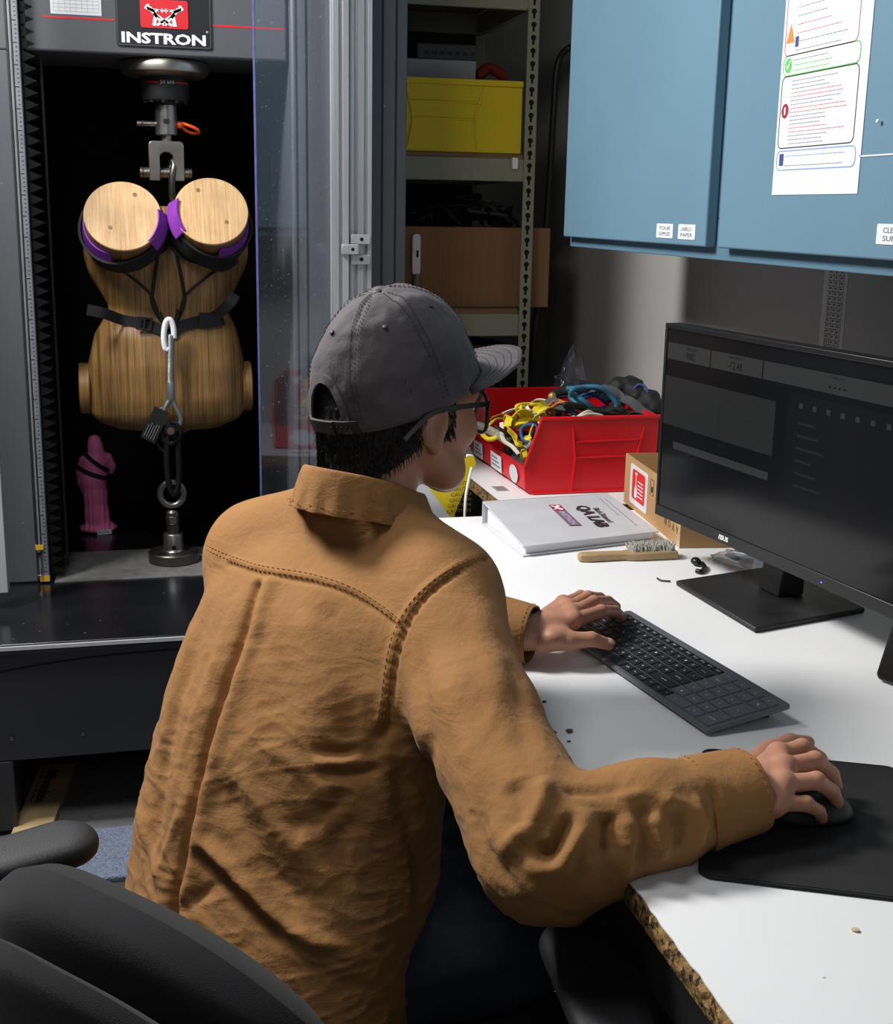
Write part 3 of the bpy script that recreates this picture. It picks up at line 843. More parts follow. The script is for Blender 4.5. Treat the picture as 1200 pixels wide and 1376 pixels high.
# ---- pink statuette
pb = PZ(132, 714, ZB); sY = pb.y; sc = sY*.945/1700
def S(u, v, dy=0.0): return PY(u, v, sY+dy)
f2 = Field((pb.x-.09, sY-.06, ZB-.002), (pb.x+.09, sY+.06, ZB+.34), .0024)
cc = lambda u, v, dy=0: tuple(S(u, v, dy))
f2.chain([cc(134, 704), cc(130, 690), cc(128, 665), cc(125, 642), cc(127, 625)], [.034, .032, .031, .037, .035], .012)
f2.ell(cc(129, 618), (.038, .028, .022), k=.012)
f2.chain([cc(127, 593), cc(128, 600), cc(130, 612)], [.0185, .020, .026], .006)
f2.chain([cc(145, 614), cc(150, 626), cc(149, 633)], [.012, .011, .009], .006)
f2.chain([cc(112, 618), cc(108, 632), cc(109, 648), cc(113, 660)], [.012, .011, .010, .006], .008)
f2.chain([cc(119, 706, -.012), cc(117, 694, -.008)], [.008, .004], .008)
f2.ell((pb.x+.001, sY, ZB+.012), (.053, .042, .016), k=.008)
V, F = f2.mesh(); V = relax(V, F, 3)
N_ = vnormals(V, F); V = V+N_*(.0012*np.sin(V[:, :1]*500)*np.clip((ZB+.2-V[:, 2:3])*6, 0, 1))
V[:, 2] = np.maximum(V[:, 2], ZB+.0004)
st_ = mkobj('figurine', meshnp('figurine', V, F), 'pink', None, smooth=True)
tag(st_, 'pink robed figurine bound with black cord on the dark machine table', 'figurine')
sb = BVHTree.FromPolygons([tuple(v) for v in V], [tuple(f) for f in F])
for k_, (pa, pb2) in enumerate((((114, 609), (146, 632)), ((106, 628), (144, 641)))):
    for dd in (-2, 1.5):
        ctr = Vector(((S(*pa).x+S(*pb2).x)/2, sY, (S(*pa).z+S(*pb2).z)/2-dd*sc))
        dx = (S(*pb2)-S(*pa)); pts = []
        e1 = dx.normalized(); e2 = Vector((0, 1, 0))
        for i in range(32):
            a = 2*math.pi*i/32; d = (e1*math.cos(a)+e2*math.sin(a)).normalized()
            h = sb.ray_cast(ctr+d*.15, -d)
            if h[0] is not None: pts.append(h[0]+d*.0015)
        if len(pts) > 8: MB().tube(pts, .0032, 6, closed=True).build('cord', 'webblack', st_, smooth=True)
a = S(131, 717, -.045); b_ = S(151, 709, -.045)
FL = frame(S(131, 719, -.041), (1, -.02, .07), (0, 0, 1))
lb = MB().box((0, 0, 0), (.040, .014, .001), FL).build('name_tag', 'paper', st_)
textmesh('IN LOVING', FL @ Matrix.Translation((.005, .004, .001)), .03, .0055).build('tag_print', 'ink', lb)
# ------------------------------------------------------------------ desk, second table, cabinet, rack
M['desktop'] = pm('desktop', '#ecedef', .42, 0, .02, 3, specks=('#a9a7a4', 55, .765), rvar=.06)
M['chip'] = pm('chip', '#8a6a3c', .9, 0, .5, 90, bump=.8, bscale=160, specks=('#2c1d0d', 140, .56))
M['blacksteel'] = pm('blacksteel', '#131416', .5, 0, .1)
M['blue'] = pm('blue', '#628498', .42, 0, .05, 3, bump=.10, bscale=150)
M['bluedark'] = pm('bluedark', '#54768a', .5, 0, .05, 3, bump=.05, bscale=150)
M['shelfgrey'] = pm('shelfgrey', '#8a8c78', .5, 0, .08, 6)
M['boardwood'] = laminate('boardwood', '#8b6b45', '#5e4327', 3, stretch=(2, 2, 60))
M['kraft'] = pm('kraft', '#8a6445', .85, 0, .1, 5, stretch=(30, 1, 1))
M['kraft2'] = pm('kraft2', '#b48d5f', .8, 0, .1, 6)
M['yellow'] = pm('yellow', '#d9c012', .5, 0, .06, 5)
M['redplastic'] = pm('redplastic', '#cf0f1c', .38, 0, .08, 6, specks=('#e0565c', 60, .77))
M['darkplastic'] = pm('darkplastic', '#131416', .42, 0, .1)
M['screenblk'] = pm('screenblk', '#070809', .3, 0, .05, spec=.5)
M['kbframe'] = pm('kbframe', '#62666d', .4, .3, .04)
M['kbdark'] = pm('kbdark', '#1d1e22', .5, 0, .08, 60)
M['kbgrey'] = pm('kbgrey', '#565b63', .5, 0, .06, 60)
M['padcloth'] = pm('padcloth', '#17181a', .85, 0, .25, 20, bump=.15, bscale=900)
M['clearbag'] = plexi(); M['clearbag'].name = 'clearbag'

XD = .455
YD1 = 2.555
desk = thing('desk', (.9, 1.2, 0), 'white laminate work desk with chipped particle board edge in front of the monitor', 'desk')
core = MB()
rows = 110
random.seed(11)
# chipped front edge: an uneven strip in front of the straight core
n = 260; y0, y1 = -.35, YD1
vs = []; fs = []
for i in range(n+1):
    y = y0+(y1-y0)*i/n
    a = random.uniform(-.004, .002); b_ = random.uniform(-.005, .003); c_ = random.uniform(-.004, .001)
    for (x, z) in ((XD+.012, ZD-.0016), (XD+.002+a*.5, ZD-.0018), (XD+b_*.6, ZD-.009), (XD+.001+c_, ZD-.018), (XD+.002, ZD-.030), (XD+.012, ZD-.030)):
        vs.append((x, y, z))
for i in range(n):
    for j in range(6): fs.append((i*6+j, i*6+(j+1) % 6, (i+1)*6+(j+1) % 6, (i+1)*6+j))
fs += [tuple(range(6))[::-1], tuple(n*6+j for j in range(6))]
MB().add(vs, fs).build('front_edge', 'chip', desk)
bx('core_board', (XD+.0122, y0, ZD-.030), (WX-.004, YD1, ZD-.0018), 'chip', desk)
# top laminate with a nibbled front edge
poly = [(WX-.004, y1), (WX-.004, y0)]
k_ = 220; nib = []
for i in range(k_+1):
    y = y0+(y1-y0)*i/k_; nib.append((XD+max(0, random.gauss(.0005, .0012))+(.004 if random.random() < .05 else 0), y))
MB().prism(poly+nib, ZD-.0016, ZD).build('worktop', 'desktop', desk)
bx('apron', (XD+.010, y0, ZD-.094), (XD+.045, YD1-.02, ZD-.0305), 'blacksteel', desk, bevel=.002)
bx('apron', (XD+.046, YD1-.055, ZD-.094), (WX-.02, YD1-.02, ZD-.0305), 'blacksteel', desk, bevel=.002)
for (x, y) in ((XD+.03, YD1-.06), (WX-.07, YD1-.06), (WX-.07, .05), (XD+.03, -.2)):
    bx('leg', (x, y-.04, 0), (x+.04, y, ZD-.0945), 'blacksteel', desk, bevel=.002)
# second table
Z2 = .72
t2 = thing('side_table', (1.09, 3.1, 0), 'white topped side table with raw particle board edge under the red bin', 'table')
X2 = .825
bx('table_core', (X2, 2.70, Z2-.032), (WX-.006, 3.46, Z2-.002), 'chip', t2)
bx('table_top', (X2-.001, 2.699, Z2-.002), (WX-.006, 3.46, Z2), 'desktop', t2)
for (x, y) in ((X2+.05, 2.75), (WX-.1, 2.75), (X2+.05, 3.4), (WX-.1, 3.4)):
    bx('leg', (x, y, 0), (x+.04, y+.04, Z2-.0325), 'blacksteel', t2)
a = PZ(662, 652, Z2+.0006); b = PZ(683, 661, Z2+.0006)
lbl = MB().cbox(((a.x+b.x)/2, (a.y+b.y)/2, Z2+.0004), (.032, .055, .0006)).build('asset_label', pm('lblgrey', '#a7a49c', .5), t2)
tp = MB()
for i in range(4): tp.cbox(((a.x+b.x)/2-.009+i*.006, (a.y+b.y)/2, Z2+.0009), (.002, .045, .0003))
tp.build('label_print', 'ink', lbl)

# ---- wall cabinet
XF = 1.0
cab = thing('wall_cabinet', (1.17, 2.1, PX(766, 331, XF+.022).z), 'sky blue painted wall cabinet with flat overlay doors above the monitor', 'cabinet')
zcb = PX(766, 331, XF+.022).z; yc0 = PX(766, 331, XF+.022).y
bx('cabinet_body', (XF+.040, .4, zcb), (WX-.001, yc0, 2.3), 'bluedark', cab, bevel=.002)
fr = MB()
zd = PX(757, 318, XF).z
fr.box((XF+.022, .4, zcb), (XF+.0395, yc0, zd+.05))
g0 = PX(947, 335, XF).y; g1 = PX(964, 330, XF).y
fr.box((XF+.022, (g0+g1)/2-.035, zd+.05), (XF+.0395, (g0+g1)/2+.035, 2.3))
fr.box((XF+.022, yc0-.04, zd+.05), (XF+.0395, yc0, 2.3))
fr.build('face_frame', 'bluedark', cab, bevel=.0015)
d1y = PX(757, 318, XF).y
door1 = bx('cabinet_door', (XF, g0, zd), (XF+.0215, d1y, 2.28), 'blue', cab, bevel=.003)
door2 = bx('cabinet_door', (XF, g1-.86, zd), (XF+.0215, g1, 2.28), 'blue', cab, bevel=.003)
def dlabel(u0, v1, u1, v0, lines, par, cut=None):
    a = PX(u0, v1, XF-.0005); b = PX(u1, v0, XF-.0005)
    F_ = frame((XF-.0003, a.y, a.z), (0, -1, 0), (0, 0, 1)); w = a.y-b.y; h = b.z-a.z
    o = MB().prism(rrect(w, h, .002, 3), 0, .0008, F_).build('door_label', 'paper', par)
    for i, s in enumerate(lines):
        ww = w*.68; hh = h*.26
        textmesh(s, F_ @ Matrix.Translation((w*.16, h*(.56-.40*i), .0008)), ww, hh, ext=.0002).build('lettering', 'ink', o)
dlabel(882, 319, 905, 301, ['TOUR', 'SUPPLIES'], door1)
dlabel(911, 321, 935, 302, ['LABELS /', 'PAPER'], door1)
dlabel(1177, 328, 1238, 302, ['CLEANING', 'SUPPLIES'], door2)
# poster
pX = XF-.0012
pa = PX(1037, 262, pX); pbb = PX(1152, 258, pX); ptop = pa.z+.46
def PL(u, v):
    p = PX(u, v, pX); return (pa.y-p.y, p.z-pa.z)
pw = pa.y-pbb.y
FP = frame((XF-.0004, pa.y, pa.z), (0, -1, 0), (0, 0, 1))
poster = thing('safety_poster', (XF-.001, pa.y-pw/2, pa.z), 'white printed safety notice taped on the right blue cabinet door', 'poster')
MB().box((0, 0, 0), (pw, ptop-pa.z, .0008), FP).build('sheet', 'paper', poster)
M['prred'] = pm('prred', '#cf6f80', .7); M['prgreen'] = pm('prgreen', '#5cb85a', .7); M['prblue'] = pm('prblue', '#7f9fd6', .7); M['prgrey'] = pm('prgrey', '#84878f', .7); M['prorange'] = pm('prorange', '#e8833a', .7)
M['prdk'] = pm('prdk', '#8e1f33', .7); M['prnavy'] = pm('prnavy', '#34487f', .7)
FP2 = FP @ Matrix.Translation((0, 0, .0008))
def pbox(u0, v0, u1, v1, mat):
    x0, ya = PL(u0, v1); x1, yb = PL(u1, v1); y0_ = PL(u0, v0)[1]
    x0 = max(x0, .008); x1 = min(x1, pw-.008)
    outline_strip(rrect(x1-x0, ya-y0_, .010, 5, x0, y0_), .0007, FP2).build('printed_frame', mat, poster)
    return x0, x1, y0_, ya
b1 = pbox(1052, 77, 1158, -2, 'prred'); b2 = pbox(1048, 104, 1156, 78, 'prgreen')
b3 = pbox(1044, 200, 1154, 106, 'ink'); b4 = pbox(1042, 229, 1150, 204, 'prblue')
random.seed(5)
def lines(b, n, x_in, mats, fill=(.5, .95), hh=.0013, top=.008, bot=.006):
    x0, x1, y0_, y1_ = b
    groups = {}
    for i in range(n):
        y = y1_-top-(y1_-y0_-top-bot)*i/max(1, n-1); x = x0+x_in; end = x0+x_in+(x1-x0-x_in)*random.uniform(*fill)*.97
        mt_ = random.choice(mats); g = groups.setdefault(mt_, MB())
        while x < end-.004:
            w = random.uniform(.004, .013); w = min(w, end-x); g.box((x, y-hh/2, 0), (x+w, y+hh/2, .0002), FP2); x += w+.0016
    for mt_, g in groups.items(): g.build('printed_text', mt_, poster)['kind'] = 'stuff'
lines(b1, 7, .034, ['prgrey', 'prgrey', 'prred']); lines(b2, 3, .03, ['prgrey', 'prgreen'])
lines(b3, 17, .03, ['prgrey', 'prgrey', 'prgrey', 'prred']); lines(b4, 2, .026, ['prgrey', 'prblue'], (.8, .95))
lines((b1[0], b1[1], b1[3]+.004, b1[3]+.09), 5, .01, ['prgrey', 'prblue'])
def at_(u, v): x, y = PL(u, v); x = max(x, .023)+(.012 if u > 1060 else 0); return FP2 @ Matrix.Translation((x, y, 0))
MB().add([at_(1058, 48) @ Vector(p) for p in ((-.013, -.012, .0003), (.013, -.012, .0003), (0, .016, .0003), (-.013, -.012, 0), (.013, -.012, 0), (0, .016, 0))], [(0, 1, 2), (3, 5, 4), (0, 3, 4, 1), (1, 4, 5, 2), (2, 5, 3, 0)]).build('warning_triangle', 'prorange', poster)
MB().lathe([(.011, 0), (.011, .0003)], 20, at_(1056, 89)).build('green_circle', 'prgreen', poster)
tk = MB().tube([at_(1056, 89) @ Vector(p) for p in ((-.005, 0, .0006), (-.001, -.005, .0006), (.006, .006, .0006))], .001, flat=(.0013, .0002, (-1, 0, 0))); tk.build('tick_mark', 'white', poster)
MB().lathe([(.011, 0), (.011, .0003)], 20, at_(1051, 150)).build('red_circle', 'prdk', poster)
MB().cbox((0, 0, .0005), (.004, .011, .0004), at_(1051, 150)).build('circle_mark', 'white', poster)
MB().cbox((0, 0, .0002), (.010, .015, .0004), at_(1066, 57)).build('blue_icon', 'prnavy', poster)
MB().cbox((0, 0, .0002), (.013, .018, .0004), at_(1049, 215)).build('blue_icon', 'prnavy', poster)
MB().sphere(FP2 @ Vector((pw*1.17, .095, .004)), .003, 6).build('thumb_tack', 'white', poster)
for (u0, v0, u1, v1) in ((1155, 210, 1200, 206),):
    a = PX(u0, v0, pX); b = PX(u1, v1, pX)
    MB().box((XF-.0012, a.y, a.z-.001), (XF-.0002, b.y, a.z+.001)).build('tape_strip', 'paper', poster)

# ---- chart strip on the wall
wx = WX-.0008
ca = PX(1104, 470, wx); cb = PX(1137, 365, wx)
chart = thing('wall_chart', (WX, ca.y, .9), 'narrow paper chart strip hanging on the wall behind the monitor', 'chart')
cy0 = PX(1104, 420, wx).y; cy1 = PX(1136, 420, wx).y
FC = frame((wx+.0004, cy0, .85), (0, -1, 0), (0, 0, 1)); cw = cy0-cy1; chh = zcb-.85+.06
MB().box((0, 0, 0), (cw, chh, .001), FC).build('sheet', pm('chartpaper', '#c9cac8', .6), chart)
g = MB(); y = .02
while y < chh-.075:
    g.box((cw*.22, y, .001), (cw*.84, y+.0012, .0013), FC); y += .0105
for fx in (.22, .42, .66, .84): g.box((cw*fx, .02, .001), (cw*fx+.0014, chh-.08, .0013), FC)
y = .022
while y < chh-.085:
    for fx in (.30, .52, .74): g.box((cw*fx-.003, y+.003, .001), (cw*fx+.004, y+.0065, .0013), FC)
    y += .0105
for i in range(2): g.box((cw*.1, chh-.065+i*.014, .001), (cw*.9, chh-.062+i*.014, .0013), FC)
g.build('chart_grid', pm('chartink', '#5b5c5e', .7), chart)

# ---- storage rack
YR0 = 3.5; YR1 = 4.05
rack = thing('storage_rack', (.75, 3.78, 0), 'olive grey steel storage rack with keyhole posts and wooden shelves behind the machine', 'rack')
pxa = PY(703, 250, YR0).x; pxb = PY(718, 250, YR0).x
post = MB(); post.box((pxa, YR0, 0), (pxb, YR0+.003, 2.4)); post.box((pxb-.003, YR0+.0031, 0), (pxb, YR0+.035, 2.4))
po = post.build('post', 'shelfgrey', rack)
bx('post', (pxa, YR1, 0), (pxb, YR1+.03, 2.4), 'shelfgrey', rack)
kh = MB()
kh.lathe([(.0075, 0), (.0075, .0006)], 12, frame((0, 0, .006), (1, 0, 0), (0, 0, 1)))
kh.box((-.0032, -.0006, -.012), (.0032, 0, .002))
z = .35; f0 = None; pitch = .0338
M['holeblk'] = pm('holeblk', '#0a0a0a', .9)
skip = (PY(710, 220, YR0).z, PY(710, 237, YR0).z, PY(703, 432, YR0).z, PY(703, 448, YR0).z)
while z < 2.3:
    if f0 is None: o = kh.build('keyhole', 'holeblk', po); f0 = o
    else: o = f0.copy(); COL.objects.link(o)
    if any(abs(z-s) < .02 for s in skip): o.active_material
    o.location = Vector(((pxa+pxb)/2, YR0, z)); z += pitch
XRK = XB1+.012
shelf_tops = []
for (vb0, vb1, vw) in ((-22, 10, -28), (212, 243, 206), (422, 452, 415)):
    zb0 = PY(650, vb1, YR0).z; zb1 = PY(650, vb0, YR0).z; zt_ = PY(650, vw, YR0).z
    bx('beam', (XRK, YR0+.004, zb0), (pxa+.004, YR0+.02, zb1), 'shelfgrey', rack, bevel=.002)
    bx('beam', (XRK, YR1-.03, zb0), (pxa+.004, YR1-.01, zb1), 'shelfgrey', rack, bevel=.002)
    bx('side_beam', (pxb-.03, YR0+.036, zb0), (pxb-.012, YR1-.001, zb1), 'shelfgrey', rack)
    bx('shelf_board', (XRK, YR0+.006, zb1+.0005), (pxb-.035, YR1, zt_), 'boardwood', rack)
    shelf_tops.append(zt_)
zl = .62
bx('shade_backing', (XRK, YR1+.031, .1), (pxb, YR1+.040, 2.4), pm('rackshade', '#2e2c2a', .85), rack)  # added dark sheet standing in for the shade behind the shelves
bx('beam', (XRK, YR0+.004, zl-.05), (pxa+.004, YR0+.02, zl), 'shelfgrey', rack, bevel=.002)
bx('shelf_board', (XRK, YR0+.006, zl+.0005), (pxb-.035, YR1, zl+.012), 'boardwood', rack)
a = PY(688, 227, YR0-.002); b = PY(696, 212, YR0-.002)
bx('clip', (a.x, YR0-.006, a.z), (b.x, YR0+.0035, b.z), 'white', rack, bevel=.001)
# yellow bin on the rack
s2 = shelf_tops[1]; s3 = shelf_tops[2]
yb = thing('yellow_bin', (.8, YR0+.1, s2), 'large yellow plastic storage bin on the upper rack shelf', 'bin')
yx0 = XRK+.006; yx1 = PY(702, 150, YR0+.012).x; yzt = PY(620, 106, YR0+.012).z
yw = MB()
Y0 = YR0+.012
yw.box((yx0, Y0, s2+.001), (yx1, Y0+.006, yzt)); yw.box((yx0, Y0+.3, s2+.001), (yx1, Y0+.306, yzt))
yw.box((yx0, Y0+.0065, s2+.001), (yx0+.006, Y0+.2995, yzt)); yw.box((yx1-.006, Y0+.0065, s2+.001), (yx1, Y0+.2995, yzt))
yw.box((yx0+.0065, Y0+.0065, s2+.001), (yx1-.0065, Y0+.2995, s2+.007))
yw.build('bin_body', 'yellow', yb, bevel=.002)
bx('bin_rim', (yx0, Y0-.006, yzt-.016), (yx1, Y0-.0002, yzt), 'yellow', yb, bevel=.002)
def rib(pts, r=.003):
    MB().tube([PY(u, v, Y0-.001) for u, v in pts], r, 6).build('rib', 'yellow', yb)
rib([(546, 116), (555, 158), (548, 196)]); rib([(650, 118), (638, 160), (641, 200)])
rib([(551, 135), (645, 138)]); rib([(555, 157), (638, 161)])
# things standing in and behind the yellow bin
o = thing('equipment_box', (.75, YR0+.13, s2), 'grey and white instrument box sticking out of the yellow bin', 'box')
a = PY(536, 108, YR0+.06); b = PY(640, 82, YR0+.06)
bx('case', (a.x, YR0+.06, s2+.009), (b.x, YR0+.26, b.z), pm('casewhite', '#9b9da3', .5), o, bevel=.003)
bx('case_lid', (a.x+.05, YR0+.062, b.z+.0005), (b.x, YR0+.25, PY(600, 61, YR0+.1).z), pm('caselid', '#3b3c3f', .5), o, bevel=.004)
for i in range(7): bx('vent_slot', (a.x+.07+i*.022, YR0+.0612, b.z+.012), (a.x+.083+i*.022, YR0+.0618, b.z+.022), 'mblack', o)
rb = MB().tube(bez([PY(642, 104, YR0+.1), PY(655, 92, YR0+.12), PY(668, 96, YR0+.12), PY(680, 106, YR0+.12)], 5), .016, 10)
tag(rb.build('red_strap', pm('reddark', '#7c1f1c', .6), smooth=True), 'dull red strap lying in the yellow bin beside the instrument box', 'strap')
# cardboard box on the shelf below
cbx = thing('cardboard_box', (.85, YR0+.2, s3), 'wide open brown cardboard box on the middle rack shelf behind the cap', 'cardboard box')
cx0 = XRK+.004; cx1 = PY(738, 360, YR0+.05).x; czt = PY(620, 305, YR0+.05).z
cm = MB(); y0_ = YR0+.05
cx1b = cx1
cm.box((cx0, y0_, s3+.001), (cx1b, y0_+.005, czt)); cm.box((cx0, y0_+.30, s3+.001), (cx1b, y0_+.305, czt))
cm.box((cx0, y0_+.0055, s3+.001), (cx0+.005, y0_+.2995, czt)); cm.box((cx1b-.005, y0_+.0055, s3+.001), (cx1b, y0_+.2995, czt))
cm.box((cx0+.0055, y0_+.0055, s3+.001), (cx1b-.0055, y0_+.2995, s3+.006))
cm.build('carton', 'kraft', cbx, bevel=.001)
# dark coils in the carton
random.seed(21)
names = ['black cable coil heaped at the left of the brown carton', 'dark blue cord bundle in the middle of the brown carton', 'black webbing bundle heaped high in the brown carton', 'grey cord coil lying right of the black webbing in the carton', 'thin black cable coil at the right end of the brown carton']
cols = ['#17181b', '#1c2530', '#0f0f11', '#3a3d41', '#161616']
for i, (u, v) in enumerate(((570, 295), (600, 290), (622, 272), (650, 285), (675, 292))):
    c = PY(u, v, y0_+.14); mb = MB()
    for q in range(3):
        pts = [c+Vector((random.uniform(-.06, .06), random.uniform(-.06, .05), random.uniform(-.035, .035))) for _ in range(9)]
        pts = [p if p.z > s3+.02 else Vector((p.x, p.y, s3+.02)) for p in pts]
        mb.tube(bezc(pts, 6), random.choice((.004, .006, .003)), 6, closed=True)
    tag(mb.build('cord_bundle', pm('cordb%d' % i, cols[i], .6), smooth=True), names[i], 'cord', 'dark cords in the rack carton')
# a brush handle in front of the carton
hb = thing('hand_brush', PY(560, 412, YR0+.03), 'white handled brush standing in front of the brown cardboard box', 'brush')
MB().prism([( (p[0]-.012), p[1]) for p in rrect(.024, .115, .011, 6)], 0, .008, frame(PY(558.5, 370, YR0+.045), (1, 0, 0), (.04, 0, 1))).build('handle', 'white', hb, bevel=.002)
MB().prism(rrect(.006, .020, .0028, 4), 0, .0006, frame(PY(559.5, 346, YR0+.036), (1, 0, 0), (.04, 0, 1))).build('hang_hole', 'ink', hb)
MB().tube([PY(559, 368, YR0+.041), PY(557, 412, YR0+.041)], .008, 8).build('neck', pm('neckgrey', '#6d7075', .5), hb)
# totes on the lower shelf
for i, (u0, u1, vt, lab) in enumerate(((600, 668, 462, 'dark grey plastic tote on the lower rack shelf beside the cap brim'), (671, 703, 470, 'narrow charcoal plastic tote on the lower rack shelf next to the post'))):
    a = PY(u0, 520, YR0+.06); b = PY(u1, vt, YR0+.06)
    tt = thing('tote', ((a.x+b.x)/2, YR0+.2, zl+.013), lab, 'tote', 'totes on the lower rack shelf')
    bx('tote_body', (a.x, YR0+.06, zl+.0135), (b.x, YR0+.38, b.z-.02), 'darkplastic' if i else pm('toteg', '#2e3034', .5), tt, bevel=.004)
    bx('tote_lid', (a.x-.004, YR0+.055, b.z-.0195), (b.x+.004, YR0+.385, b.z), 'darkplastic', tt, bevel=.003)
# black hose hanging by the wall
yq = 3.62
hz = MB().tube(bez([PY(800, 62, yq-.1), PY(768, 63, yq), PY(750, 85, yq), PY(744, 150, yq), PY(738, 250, yq), PY(729, 360, yq), PY(718, 450, yq), PY(712, 520, yq), PY(708, 600, yq)], 6), .0095, 10)
tag(hz.build('power_cable', 'darkplastic', smooth=True), 'thick black cable hanging down the wall left of the blue cabinet', 'cable')
# ------------------------------------------------------------------ monitor
mon = thing('monitor', (1.06, 1.87, ZD), 'wide black monitor with a dim screen standing on the white desk', 'monitor')
mdir = Vector((.0465, -.383, 0)).normalized()              # along the screen, far end to near end
mn = Vector((mdir.y, -mdir.x, 0))                          # facing normal, towards the room
ML = Vector((.953, 2.17, .8275)); MW, MH = .690, .360
FM = frame(ML, mdir, (0, 0, 1))                            # z axis = mdir x up
if (FM.to_3x3() @ Vector((0, 0, 1))).dot(mn) < 0: mn = -mn
zs = 1 if (FM.to_3x3() @ Vector((0, 0, 1))).x < 0 else -1
def ML_(x, y, z): return FM @ Vector((x, y, z*zs))
def mbox(name, a, b, mat, par, bev=0):
    return MB().box((a[0], a[1], a[2]*zs), (b[0], b[1], b[2]*zs), FM).build(name, mat, par, bevel=bev)
mbox('housing', (0, 0, -.030), (MW, MH, -.0005), 'darkplastic', mon, .003)
bz = MB()
bz.box((0, 0, -.0004*zs), (MW, .021, .003*zs), FM); bz.box((0, MH-.009, -.0004*zs), (MW, MH, .003*zs), FM)
bz.box((0, .0212, -.0004*zs), (.007, MH-.0092, .003*zs), FM); bz.box((MW-.007, .0212, -.0004*zs), (MW, MH-.0092, .003*zs), FM)
bz.build('bezel', 'darkplastic', mon, bevel=.0012)
def emis(name, col, e, rough=.16):
    m = pm(name, col, rough, 0, .03, spec=.3); b = m.node_tree.nodes['Principled BSDF']
    b.inputs['Emission Color'].default_value = lin(col) + (1,); b.inputs['Emission Strength'].default_value = e
    return m
M['s_bg'] = emis('s_bg', '#0d0e10', .25); M['s_panel'] = emis('s_panel', '#28292a', .3); M['s_plot'] = emis('s_plot', '#1f2021', .3); M['s_line'] = emis('s_line', '#1c1d1f', .3)
M['s_txt'] = emis('s_txt', '#121315', .2); M['s_dark'] = emis('s_dark', '#101113', .3)
scr = mbox('screen', (.007, .0212, -.0004), (MW-.007, MH-.0092, .0006), 's_bg', mon)
sw = MW-.014; sh_ = MH-.0304; sx0, sy0 = .007, .0212
def sbox(name, x0, y0, x1, y1, mat, lay=1):
    return MB().box((sx0+x0*sw, sy0+y0*sh_, (.0006+.0002*(lay-1)+.00002)*zs), (sx0+x1*sw, sy0+y1*sh_, (.0006+.0002*lay)*zs), FM).build(name, mat, scr)
sbox('menu_bar', .0, .93, 1, .985, 's_dark')
for (x0, x1) in ((.005, .215), (.22, .445), (.45, .99)): sbox('readout_panel', x0, .835, x1, .925, 's_panel')
sbox('plot_panel', .0, .47, .51, .74, 's_plot'); sbox('grid_line', .27, .47, .272, .69, 's_line', 2)
for y in (.53, .60, .67): sbox('grid_line', .01, y, .50, y+.002, 's_line', 2)
sbox('status_bar', .06, .345, .50, .385, 's_panel'); sbox('tool_panel', .56, .30, .99, .80, 's_dark')
for i in range(7): sbox('tool_icon', .60+i*.05, .735, .614+i*.05, .76, 's_panel', 2)
for i in range(6): sbox('list_row', .60, .66-i*.06, .60+.06+.02*(i % 3), .672-i*.06, 's_line', 2)
def stext(s, x, y, w, h, mat='s_txt'):
    F_ = FM @ Matrix.Translation((sx0+x*sw, sy0+y*sh_, .0009*zs))
    textmesh(s, F_, w*sw, h*sh_, ext=.0001).build('screen_text', mat, scr)
stext('9082', .10, .848, .045, .04); stext('-12.48', .30, .848, .06, .04); stext('- - - -', .70, .86, .06, .01)
stext('Load', .28, .435, .03, .018, 's_line')
stext('Extension', .10, .90, .05, .016); stext('Load (kN)', .30, .90, .05, .016); stext('Time (s)', .70, .90, .05, .016)
p = FM.inverted() @ PX(1014, 741, (ML+mdir*.3).x)
textmesh('/ISUS', FM @ Matrix.Translation((.2195, .0065, .0031*zs)), .030, .0085, bold=.03).build('lettering', 'white', mon)
mbox('power_light', (.505, .008, .003), (.508, .0095, .0034), emis('pled', '#5a78ff', 2), mon)
# stand
BL_, BF, BR_ = PZ(908, 781, ZD+.008), PZ(1015, 845, ZD+.008), PZ(1163, 818, ZD+.008)
BB = BL_+(BR_-BF)
poly = [(p.x, p.y) for p in (BL_, BF, BR_, BB)]
cen = sum((Vector((p[0], p[1], 0)) for p in poly), Vector())/4
MB().prism(poly[::-1], ZD+.0005, ZD+.010).build('stand_base', pm('standblk', '#1b1c1e', .55, 0, .35, 14, rvar=.15), mon, bevel=.003)
up = BR_-BF; up.normalize()
ns_ = PZ(1043, 795, ZD+.01)
neck = MB()
Fn = frame((ns_.x+.012, ns_.y, 0), (mn.x, mn.y, 0), (mdir.x, mdir.y, 0))
neck.add([Fn @ Vector(p) for p in ((-.022, -.03, ZD+.0105), (.030, -.03, ZD+.0105), (.030, .03, ZD+.0105), (-.022, .03, ZD+.0105))]+[Fn @ Vector(p) for p in ((-.02, -.03, .93), (.005, -.03, .93), (.005, .03, .93), (-.02, .03, .93))], [(0, 1, 2, 3), (4, 5, 6, 7), (0, 1, 5, 4), (1, 2, 6, 5), (2, 3, 7, 6), (3, 0, 4, 7)])
# neck sits behind the screen plane
off = (FM.inverted() @ ns_)
neck.v = [Vector(v) for v in neck.v]
neck.build('stand_neck', 'darkplastic', mon, bevel=.003)

